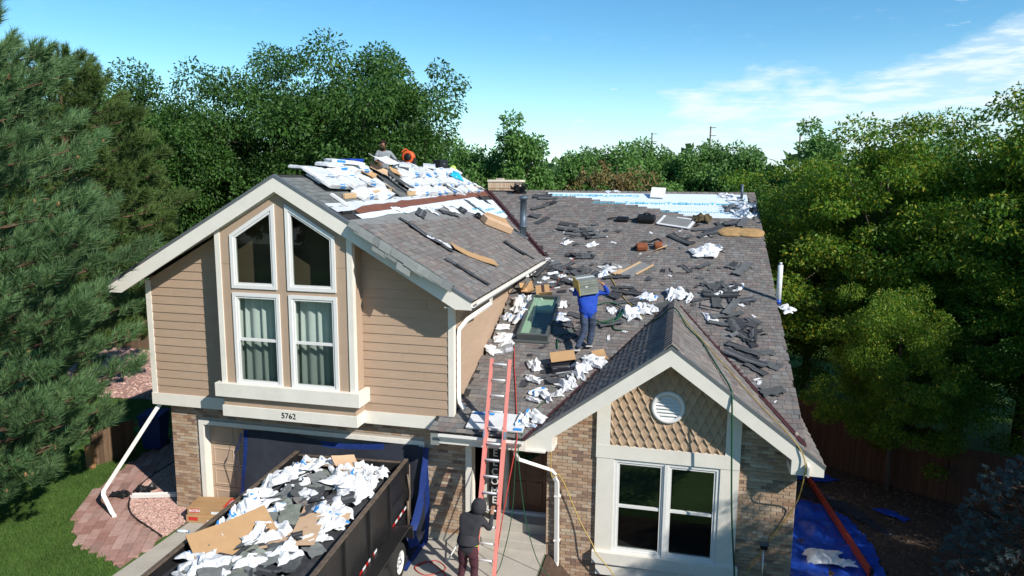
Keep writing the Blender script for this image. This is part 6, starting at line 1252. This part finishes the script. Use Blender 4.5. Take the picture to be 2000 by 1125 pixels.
e = tag(empty('plastic_bottle'), 'clear plastic water bottle lying on the driveway by the cartons', 'bottle'); V, F = tube_vf([(1.12, -.95, .05), (1.16, -.945, .05), (1.30, -.92, .05), (1.34, -.915, .05), (1.37, -.91, .05)], [.025, .035, .035, .015, .014], 12); me_obj('bottle', V, F, mat('clear_plastic', (.55, .60, .62), .15, spec=.6), e, True); tube('cap', [(1.37, -.91, .05), (1.39, -.907, .05)], .017, BLUEPR, e, 10)
# things on the left: detached downspout, gutter offcut, black bags, bin
tag(rect_tube('loose_downspout', [(.06, .10, 2.50), (-.02, .04, 2.38), (-1.26, -.36, .44), (-1.22, -.42, .36), (-.80, -.64, .06), (-.70, -.70, .04)], .085, .065, GUTW, None, (1, .5, 0)), 'white downspout slanting from the house corner down to the paver path', 'downspout')
e = tag(empty('gutter_offcut'), 'short white gutter offcut lying on the pink gravel', 'gutter'); prism('channel', [(0, 0), (.10, 0), (.12, .09), (.11, .09), (.09, .01), (.01, .01), (.01, .09), (0, .09)], 0, 1.05, GUTW, e).matrix_world = Matrix.Translation((-1.05, .25, .04)) @ Matrix.Rotation(R_(-72), 4, 'Z')
for x, y, lab in ((-1.35, .2, 'black crumpled bag on the pavers by the slanting downspout'), (-1.0, .62, 'small black bag on the pink gravel edge')):
    q = crumple(int(90+x*3), .5, 12); q.materials.clear(); q.materials.append(BLACKP); tag(ob('black_bag', q, Matrix.Translation((x, y, .03)) @ Matrix.Diagonal((.42, .34, .4, 1))), lab, 'bag')
e = tag(empty('wheeled_bin', (-2.75, 3.1, 0), .3), 'dark blue wheeled bin in the shade beside the low fence', 'bin'); BIN = mat('blue_bin_plastic', (.012, .035, .16), .45)
me_obj('body', [(-.22, -.26, .08), (.22, -.26, .08), (.22, .26, .08), (-.22, .26, .08), (-.29, -.34, 1.0), (.29, -.34, 1.0), (.29, .34, 1.0), (-.29, .34, 1.0)], BF, BIN, e); box('lid', -.31, .31, -.38, .37, 1.0, 1.06, BIN, e, .025); tube('handle', [(-.25, .40, 1.0), (.25, .40, 1.0)], .018, BIN, e)
for x in (-.24, .24): tube('wheel', [(x-.03, .24, .1), (x+.03, .24, .1)], .1, RUBBER, e, 16)
# welcome sign in the porch
e = tag(empty('welcome_sign'), 'tall dark porch sign with white letters reading WELCOME beside the door', 'sign'); Mw = Matrix.Translation((7.80, .52, .21)) @ Matrix.Rotation(-.06, 4, 'X'); lbox('board', Mw, (-.125, .125, -.012, .012, 0, 2.0), mat('dark_sign_board', (.018, .014, .013), .6, var=.2), e)
for k, c in enumerate('WELCOME'): text('letter', c, .22, VINYL, Mw @ frame((0, -.014, 1.86-k*.205), (1, 0, 0), (0, 0, 1)), e, .002)
e = tag(empty('garden_lamp'), 'path lamp on a thin stake in front of the right brick wall', 'lamp'); tube('stake', [(13.19, -.12, -.35), (13.18, -.12, .80)], .014, ALU, e); box('lamp_head', 13.12, 13.25, -.17, -.06, .80, .89, BLACKP, e, .015); box('cap', 13.10, 13.27, -.19, -.04, .89, .905, PIPE, e)
tag(tube('white_pole', [(7.15, -.75, .03), (7.42, -.05, .55)], .016, VINYL), 'thin white pole leaning at the brick pier behind the hooded worker', 'pole')
hose('red_hose', [(6.6, -1.0, .02), (6.9, -.7, .02), (7.2, -.95, .02), (6.9, -1.25, .02), (6.6, -1.05, .03), (6.8, -.8, .035), (7.3, -1.2, .03), (7.6, -1.9, .02)], .011, REDR, 'thin red hose coiled on the driveway right of the trailer')
# side yard tarps
def ground_tarp(name, poly, m, label, amp=.06, n=30):
    P_ = np.array(poly); lo, hi = P_.min(0), P_.max(0); V = []; idx = {}; F = []
    for j in range(n+1):
        for i in range(n+1):
            x, y = lo[0]+(hi[0]-lo[0])*i/n, lo[1]+(hi[1]-lo[1])*j/n
            if inpoly(x, y, poly): idx[(i, j)] = len(V); V.append((x, y, gz(x, y)+.02+amp*abs(noise.noise(Vector((x*1.6, y*1.6, 2))))*1.6+amp*.5*noise.noise(Vector((x*5, y*4, 0)))))
    for i, j in list(idx):
        k = [(i, j), (i+1, j), (i+1, j+1), (i, j+1)]
        if all(q in idx for q in k): F.append(tuple(idx[q] for q in k))
    return tag(me_obj(name, V, F, m, None, True), label, 'tarp')
ground_tarp('blue_tarp', [(14.35, 4.85), (15.05, 4.7), (15.6, 4.0), (15.85, 2.7), (15.75, 1.2), (15.3, -.5), (13.85, -.5), (13.85, 3.5)], BLUE, 'big wrinkled blue tarp spread on the mulch beside the house', .12, 44)
ground_tarp('blue_tarp', [(14.3, 6.7), (15.3, 6.55), (15.95, 6.3), (15.4, 5.95), (14.6, 6.0)], BLUE, 'small blue tarp corner behind the bay roof end', .08)
ground_tarp('blue_tarp', [(16.2, 4.75), (16.7, 4.75), (17.05, 4.3), (16.85, 4.1), (16.4, 4.35)], BLUE, 'flat blue tarp scrap lying out on the mulch', .04, 20)
ground_tarp('dark_tarp', [(14.2, 5.8), (15.0, 5.7), (15.9, 4.6), (16.5, 3.3), (16.2, 3.2), (15.4, 4.3), (14.6, 5.0)], NAVY, 'dark grey tarp beyond the blue one on the mulch', .08)
for k, (x, y, s) in enumerate(((14.62, 1.75, .7), (14.95, 1.6, .5))): tag(ob('torn_underlayment', CRB[k+2], Matrix.Translation((x, y, -.22)) @ Matrix.Diagonal((s, s, s*.8, 1))), ('large white crumpled sheet on the blue tarp', 'smaller white scrap beside the ladder on the blue tarp')[k], 'underlayment')

# utility poles on the horizon
for x, y, h, lab in ((8.3, 62, 12.3, 'distant utility pole above the middle trees'), (13.9, 58, 12.6, 'distant utility pole above the right trees'), (22.2, 60, 12.0, 'distant utility pole behind the locust tops')):
    e = tag(empty('utility_pole', (x, y, 0)), lab, 'pole', 'utility poles'); tube('pole', [(0, 0, 0), (0, 0, h)], .07, BARK, e, 6); box('crossarm', -.1, .5, -.04, .04, h-.9, h-.84, BARK, e); box('crossarm', -.1, .5, -.04, .04, h-.16, h-.1, BARK, e)

# ---------------------------------------------------------------- people
SKIN = mat('skin_brown', (.36, .19, .12), .55, var=.08); 
def person(label, J, E, mats, region, loc, M=None, extra=None):
    """J joint -> (x, y, z, r); E edges; region: edge -> material slot."""
    names = list(J); me = bpy.data.meshes.new('body'); me.from_pydata([J[n][:3] for n in names], [(names.index(a), names.index(b)) for a, b in E], []); o = bpy.data.objects.new('body', me); COL.objects.link(o)
    sk_ = o.modifiers.new('skin', 'SKIN'); sk_.use_smooth_shade = True; sb = o.modifiers.new('sub', 'SUBSURF'); sb.levels = 3; sb.render_levels = 3
    for n, v in zip(names, me.skin_vertices[0].data): r_ = J[n][3]; v.radius = (r_, r_*(J[n][4] if len(J[n]) > 4 else 1)); v.use_root = (n == 'pelvis')
    bpy.context.view_layer.update(); m2 = bpy.data.meshes.new_from_object(o.evaluated_get(bpy.context.evaluated_depsgraph_get())); bpy.data.objects.remove(o)
    m2.materials.clear(); [m2.materials.append(m) for m in mats]; segs = [(Vector(J[a][:3]), Vector(J[b][:3]), region(a, b), min(J[a][3], J[b][3])) for a, b in E]
    nrm = [v.normal.copy() for v in m2.vertices]
    for v, q in zip(m2.vertices, nrm):                     # cloth creases, kept off the small joints
        c = v.co; a = 1 if c.z < 1.42 and abs(c.x) < .27 else .3; f = noise.noise(Vector((c.x*5, c.y*5, c.z*13)))*.6+noise.noise(Vector((c.x*14+3, c.y*14, c.z*26)))*.4; v.co = c+q*(.022*a*f)
    for p in m2.polygons:
        c = p.center; best = 9; bi = 0
        for a, b, s, r_ in segs:
            d = b-a; t = max(0, min(1, (c-a).dot(d)/max(d.dot(d), 1e-9))); dd = (c-a-d*t).length-r_
            if dd < best: best = dd; bi = s
        p.material_index = bi; p.use_smooth = True
    e = empty('person', loc); tag(e, label, 'person'); 
    if M is not None: e.matrix_world = M
    b = link('body', m2, None, e); return e
def hand(J, E, name, w, d, side, curl, sc=1.):
    """palm and five fingers growing from wrist w along d."""
    d = Vector(d).normalized(); side = Vector(side).normalized(); curl = Vector(curl).normalized(); w = Vector(w); J[name+'_palm'] = (*(w+d*.07*sc), .030*sc); E.append((name, name+'_palm'))
    for k, (o, l) in enumerate(((-.033, .055), (-.012, .075), (.010, .08), (.030, .07))):
        a = w+d*.10*sc+side*o*sc; b = a+d*l*.5*sc+curl*.012; c = a+d*l*.75*sc+curl*.045*sc; n0 = f'{name}_f{k}'; J[n0] = (*a, .010*sc); J[n0+'b'] = (*b, .009*sc); J[n0+'c'] = (*c, .008*sc); E += [(name+'_palm', n0), (n0, n0+'b'), (n0+'b', n0+'c')]
    a = w+d*.05*sc-side*.045*sc; b = a+d*.04*sc-side*.015*sc+curl*.03; J[name+'_t'] = (*a, .011*sc); J[name+'_tb'] = (*b, .009*sc); E += [(name+'_palm', name+'_t'), (name+'_t', name+'_tb')]
def base_edges(): return [('pelvis', 'waist'), ('waist', 'chest'), ('chest', 'neck'), ('neck', 'jaw'), ('jaw', 'skull'), ('skull', 'crown'), ('chest', 'shL'), ('shL', 'elL'), ('elL', 'wrL'), ('chest', 'shR'), ('shR', 'elR'), ('elR', 'wrR'), ('pelvis', 'hiL'), ('hiL', 'knL'), ('knL', 'anL'), ('anL', 'toL'), ('pelvis', 'hiR'), ('hiR', 'knR'), ('knR', 'anR'), ('anR', 'toR')]
def region_for(sh, pants, skin, shoe, sleeves=True, hood=False):
    def f(a, b):
        s = {a, b}
        if any('_' in n for n in s): return skin
        if b in ('toL', 'toR'): return shoe
        if s & {'knL', 'knR', 'hiL', 'hiR', 'anL', 'anR'}: return pants
        if s & {'jaw', 'skull', 'crown'}: return sh if hood else skin
        if s & {'wrL', 'wrR'} and not sleeves: return skin
        return sh
    return f
def ball(name, c, r, m, parent, sc=(1, 1, 1), cut=None, seed=0, n=14):
    V = []; F = []
    for j in range(n+1):
        for i in range(2*n):
            a, b = math.pi*j/n, math.pi*i/n; d = Vector((math.sin(a)*math.cos(b), math.sin(a)*math.sin(b), math.cos(a))); k = 1+.06*noise.noise(d*3+Vector((seed, 0, 0))); V.append((c[0]+d.x*r*sc[0]*k, c[1]+d.y*r*sc[1]*k, c[2]+d.z*r*sc[2]*k))
    for j in range(n):
        for i in range(2*n):
            f = (j*2*n+i, j*2*n+(i+1) % (2*n), (j+1)*2*n+(i+1) % (2*n), (j+1)*2*n+i)
            if cut is None or cut(sum((Vector(V[q]) for q in f), Vector())/4): F.append(f)
    return me_obj(name, V, F, m, parent, True)
HAIR = mat('black_hair', (.015, .011, .009), .7)
# worker in blue carrying a bundle
J = {'pelvis': (0, 0, .92, .155, .8), 'waist': (-.01, .03, 1.08, .19, .85), 'chest': (-.02, .08, 1.30, .205, .8), 'neck': (-.03, .14, 1.47, .065), 'jaw': (-.04, .19, 1.55, .075), 'skull': (-.04, .20, 1.65, .095), 'crown': (-.04, .20, 1.71, .07),
     'shL': (-.20, .09, 1.41, .075), 'elL': (-.30, .26, 1.36, .055), 'wrL': (-.24, .34, 1.56, .036), 'shR': (.17, .08, 1.42, .078), 'elR': (.42, .04, 1.42, .06), 'wrR': (.33, -.04, 1.60, .038),
     'hiL': (-.09, 0, .86, .10), 'knL': (-.06, -.05, .47, .082), 'anL': (-.20, -.20, .06, .062), 'toL': (-.22, -.07, .0, .04), 'hiR': (.09, 0, .86, .10), 'knR': (.09, .07, .47, .082), 'anR': (.04, .04, .10, .062), 'toR': (.03, .18, .10, .042)}
E = base_edges(); hand(J, E, 'wrR', J['wrR'][:3], (-.6, .05, .75), (0, 1, 0), (-.8, 0, -.5), 1.15); hand(J, E, 'wrL', J['wrL'][:3], (.3, -.1, .9), (0, 1, 0), (.8, 0, .1))
BSH = mat('royal_blue_shirt', (.012, .055, .36), .8, var=.15, vscale=6, bump=.5, bscale=9); JEAN = mat('worn_blue_jeans', (.035, .05, .085), .85, var=.5, vscale=7); SHOE = mat('dark_shoe', (.02, .018, .018), .7)
pw_ = person('roofer in a blue sweatshirt and jeans carrying a shingle bundle up the main roof', J, E, [BSH, JEAN, SKIN, SHOE], region_for(0, 1, 2, 3), (9.46, 2.55, zM(2.55)+.05))
pw_.rotation_euler = (-.17, 0, .14); pw_.scale = (1.08, 1.05, .90)
ball('hair', (-.04, .19, 1.67), .105, HAIR, pw_, (1, 1.08, 1), lambda c: c.z > 1.62 or c.y < .19)
boxes('sole', [(-.28, -.15, -.26, .02, -.055, -.02), (-.03, .11, -.04, .26, .045, .075)], mat('pale_sole', (.5, .48, .45), .7), pw_)
e = tag(empty('shingle_bundle'), 'grey-green shingle bundle with yellow side carried on the shoulders of the worker', 'shingle bundle'); Mb = Matrix.Translation((9.27, 2.56, zM(2.55)+1.25)) @ Matrix.Rotation(.30, 4, 'Z') @ Matrix.Rotation(-.14, 4, 'Y')
for k in range(6): lbox('shingle_layer', Mb, (.012+.003*math.sin(k*3), .43, .004*math.sin(k*5), .9, .012+k*.055, .012+k*.055+.050), OLIVE, e)
lbox('wrapper', Mb, (-.006, .010, -.006, .9, 0, .34), mat('yellow_wrapper', (.42, .30, .05), .5), e); lbox('wrapper_band', Mb, (0.012, .44, .35, .55, .342, .345), PAPER, e); lbox('mark', Mb, (.14, .20, -.008, -.005, .18, .205), VINYL, e)
# hooded worker at the ladder
J = {'pelvis': (0, 0, .93, .16, .8), 'waist': (.0, .06, 1.08, .165, .8), 'chest': (.02, .17, 1.29, .19, .8), 'neck': (.06, .25, 1.43, .09), 'jaw': (.09, .30, 1.50, .10), 'skull': (.10, .32, 1.60, .118), 'crown': (.10, .31, 1.67, .085),
     'shL': (-.18, .18, 1.38, .085), 'elL': (-.22, .36, 1.18, .062), 'wrL': (-.08, .52, 1.22, .04), 'shR': (.20, .20, 1.39, .085), 'elR': (.31, .30, 1.16, .062), 'wrR': (.29, .46, 1.36, .04),
     'hiL': (-.10, 0, .86, .115), 'knL': (-.14, .10, .48, .08), 'anL': (-.17, -.04, .09, .055), 'toL': (-.17, .12, .045, .045), 'hiR': (.10, 0, .86, .115), 'knR': (.12, .04, .47, .08), 'anR': (.12, -.06, .09, .055), 'toR': (.12, .10, .045, .045)}
E = base_edges(); hand(J, E, 'wrR', J['wrR'][:3], (.0, .3, .95), (1, 0, 0), (0, .9, .2)); hand(J, E, 'wrL', J['wrL'][:3], (.3, .8, .5), (0, 0, 1), (.8, .2, 0))
HOOD = mat('charcoal_hoodie', (.032, .031, .036), .9, var=.3, vscale=5, bump=.4, bscale=10); MAR = mat('maroon_trousers', (.065, .022, .030), .9, var=.2)
ph = person('person in a charcoal hoodie and maroon trousers climbing at the foot of the ladder', J, E, [HOOD, MAR, SKIN, SHOE], region_for(0, 1, 2, 3, True, True), (7.86, -1.62, .02)); ph.rotation_euler = (0, 0, -.12)
ball('hood', (.10, .29, 1.58), .145, HOOD, ph, (1, 1.05, 1.12), lambda c: c.y < .40)
V, F = tube_vf([(0, 0, .965), (0, .01, .995)], [.205, .20], 24, False); hm_ = me_obj('hem', [(v.x, v.y*.86, v.z) for v in V], F, mat('lime_shirt_hem', (.45, .75, .03), .7), ph, True)
V, F = tube_vf([(0, .01, .985), (0, .02, 1.05), (.0, .05, 1.12)], [.215, .207, .19], 24, False); me_obj('jacket_skirt', [(v.x, (v.y-.02)*.86+.02, v.z) for v in V], F, HOOD, ph, True)
# grey-shirted worker behind the ridge
J = {'pelvis': (0, 0, .90, .15, .8), 'waist': (.0, -.04, 1.06, .16, .8), 'chest': (.02, -.09, 1.27, .185, .75), 'neck': (-.0, -.13, 1.44, .062), 'jaw': (-.02, -.17, 1.52, .078), 'skull': (-.02, -.16, 1.62, .098), 'crown': (-.02, -.15, 1.69, .07),
     'shL': (-.18, -.09, 1.38, .075), 'elL': (-.27, -.16, 1.14, .052), 'wrL': (-.14, -.33, 1.06, .036), 'shR': (.20, -.09, 1.38, .075), 'elR': (.36, -.15, 1.17, .052), 'wrR': (.34, -.34, 1.08, .036),
     'hiL': (-.09, 0, .85, .10), 'knL': (-.12, -.06, .46, .07), 'anL': (-.14, .02, .07, .05), 'toL': (-.15, -.12, .03, .04), 'hiR': (.09, 0, .85, .10), 'knR': (.14, -.04, .46, .07), 'anR': (.17, .02, .10, .05), 'toR': (.18, -.12, .06, .04), 'nose': (-.025, -.272, 1.60, .014)}
E = base_edges()+[('skull', 'nose')]; hand(J, E, 'wrL', J['wrL'][:3], (.2, -.9, -.2), (1, 0, 0), (0, 0, -1)); hand(J, E, 'wrR', J['wrR'][:3], (-.1, -.9, -.2), (1, 0, 0), (0, 0, -1))
TEE = mat('grey_tee', (.23, .25, .27), .85, var=.12); DKS = mat('brown_skin', (.20, .10, .06), .55)
pg = person('bearded worker in a grey shirt standing behind the upper ridge', J, E, [TEE, JEAN, DKS, SHOE], region_for(0, 1, 2, 3, False), (2.42, 7.5, zL(2.42)+.0)); pg.rotation_euler = (0, 0, .5); pg.location.z = zL(2.42)-.03
ball('hair', (-.02, -.145, 1.655), .104, mat('dark_red_hair', (.03, .012, .009), .7), pg, (1, 1.05, .95), lambda c: c.z > 1.645 and (c.y > -.22 or c.z > 1.70)); ball('beard', (-.022, -.185, 1.525), .075, HAIR, pg, (1, .9, .9), lambda c: c.y < -.17 and c.z < 1.545)
for sx in (-1, 1): ball('eye', (-.022+sx*.035, -.252, 1.625), .013, DARK, pg, (1.2, .6, .8), None, 0, 6); ball('ear', (-.02+sx*.10, -.15, 1.60), .028, DKS, pg, (.4, .8, 1.2), None, 0, 6)
emit_pieces()
# alike things of one group: say which one, counted from the left of the view
bpy.context.view_layer.update()
NTH = ['first', 'second', 'third', 'fourth', 'fifth', 'sixth', 'seventh', 'eighth', 'ninth', 'tenth', 'eleventh', 'twelfth', 'thirteenth', 'fourteenth', 'fifteenth', 'sixteenth', 'seventeenth', 'eighteenth', 'nineteenth', 'twentieth']
byl = {}
for o in scene.objects:
    if o.parent is None and 'label' in o: byl.setdefault(o['label'], []).append(o)
def viewx(o):
    c = o.matrix_world @ (sum((Vector(q) for q in o.bound_box), Vector())/8) if o.type == 'MESH' else o.matrix_world.translation; d = c-CAM; return d.dot(rt2)/d.dot(fw)
for lab, L in byl.items():
    if 1 < len(L) <= 20 and len(lab.split()) <= 13:
        for i, o in enumerate(sorted(L, key=viewx)): o['label'] = lab+', '+NTH[i]+' from left'
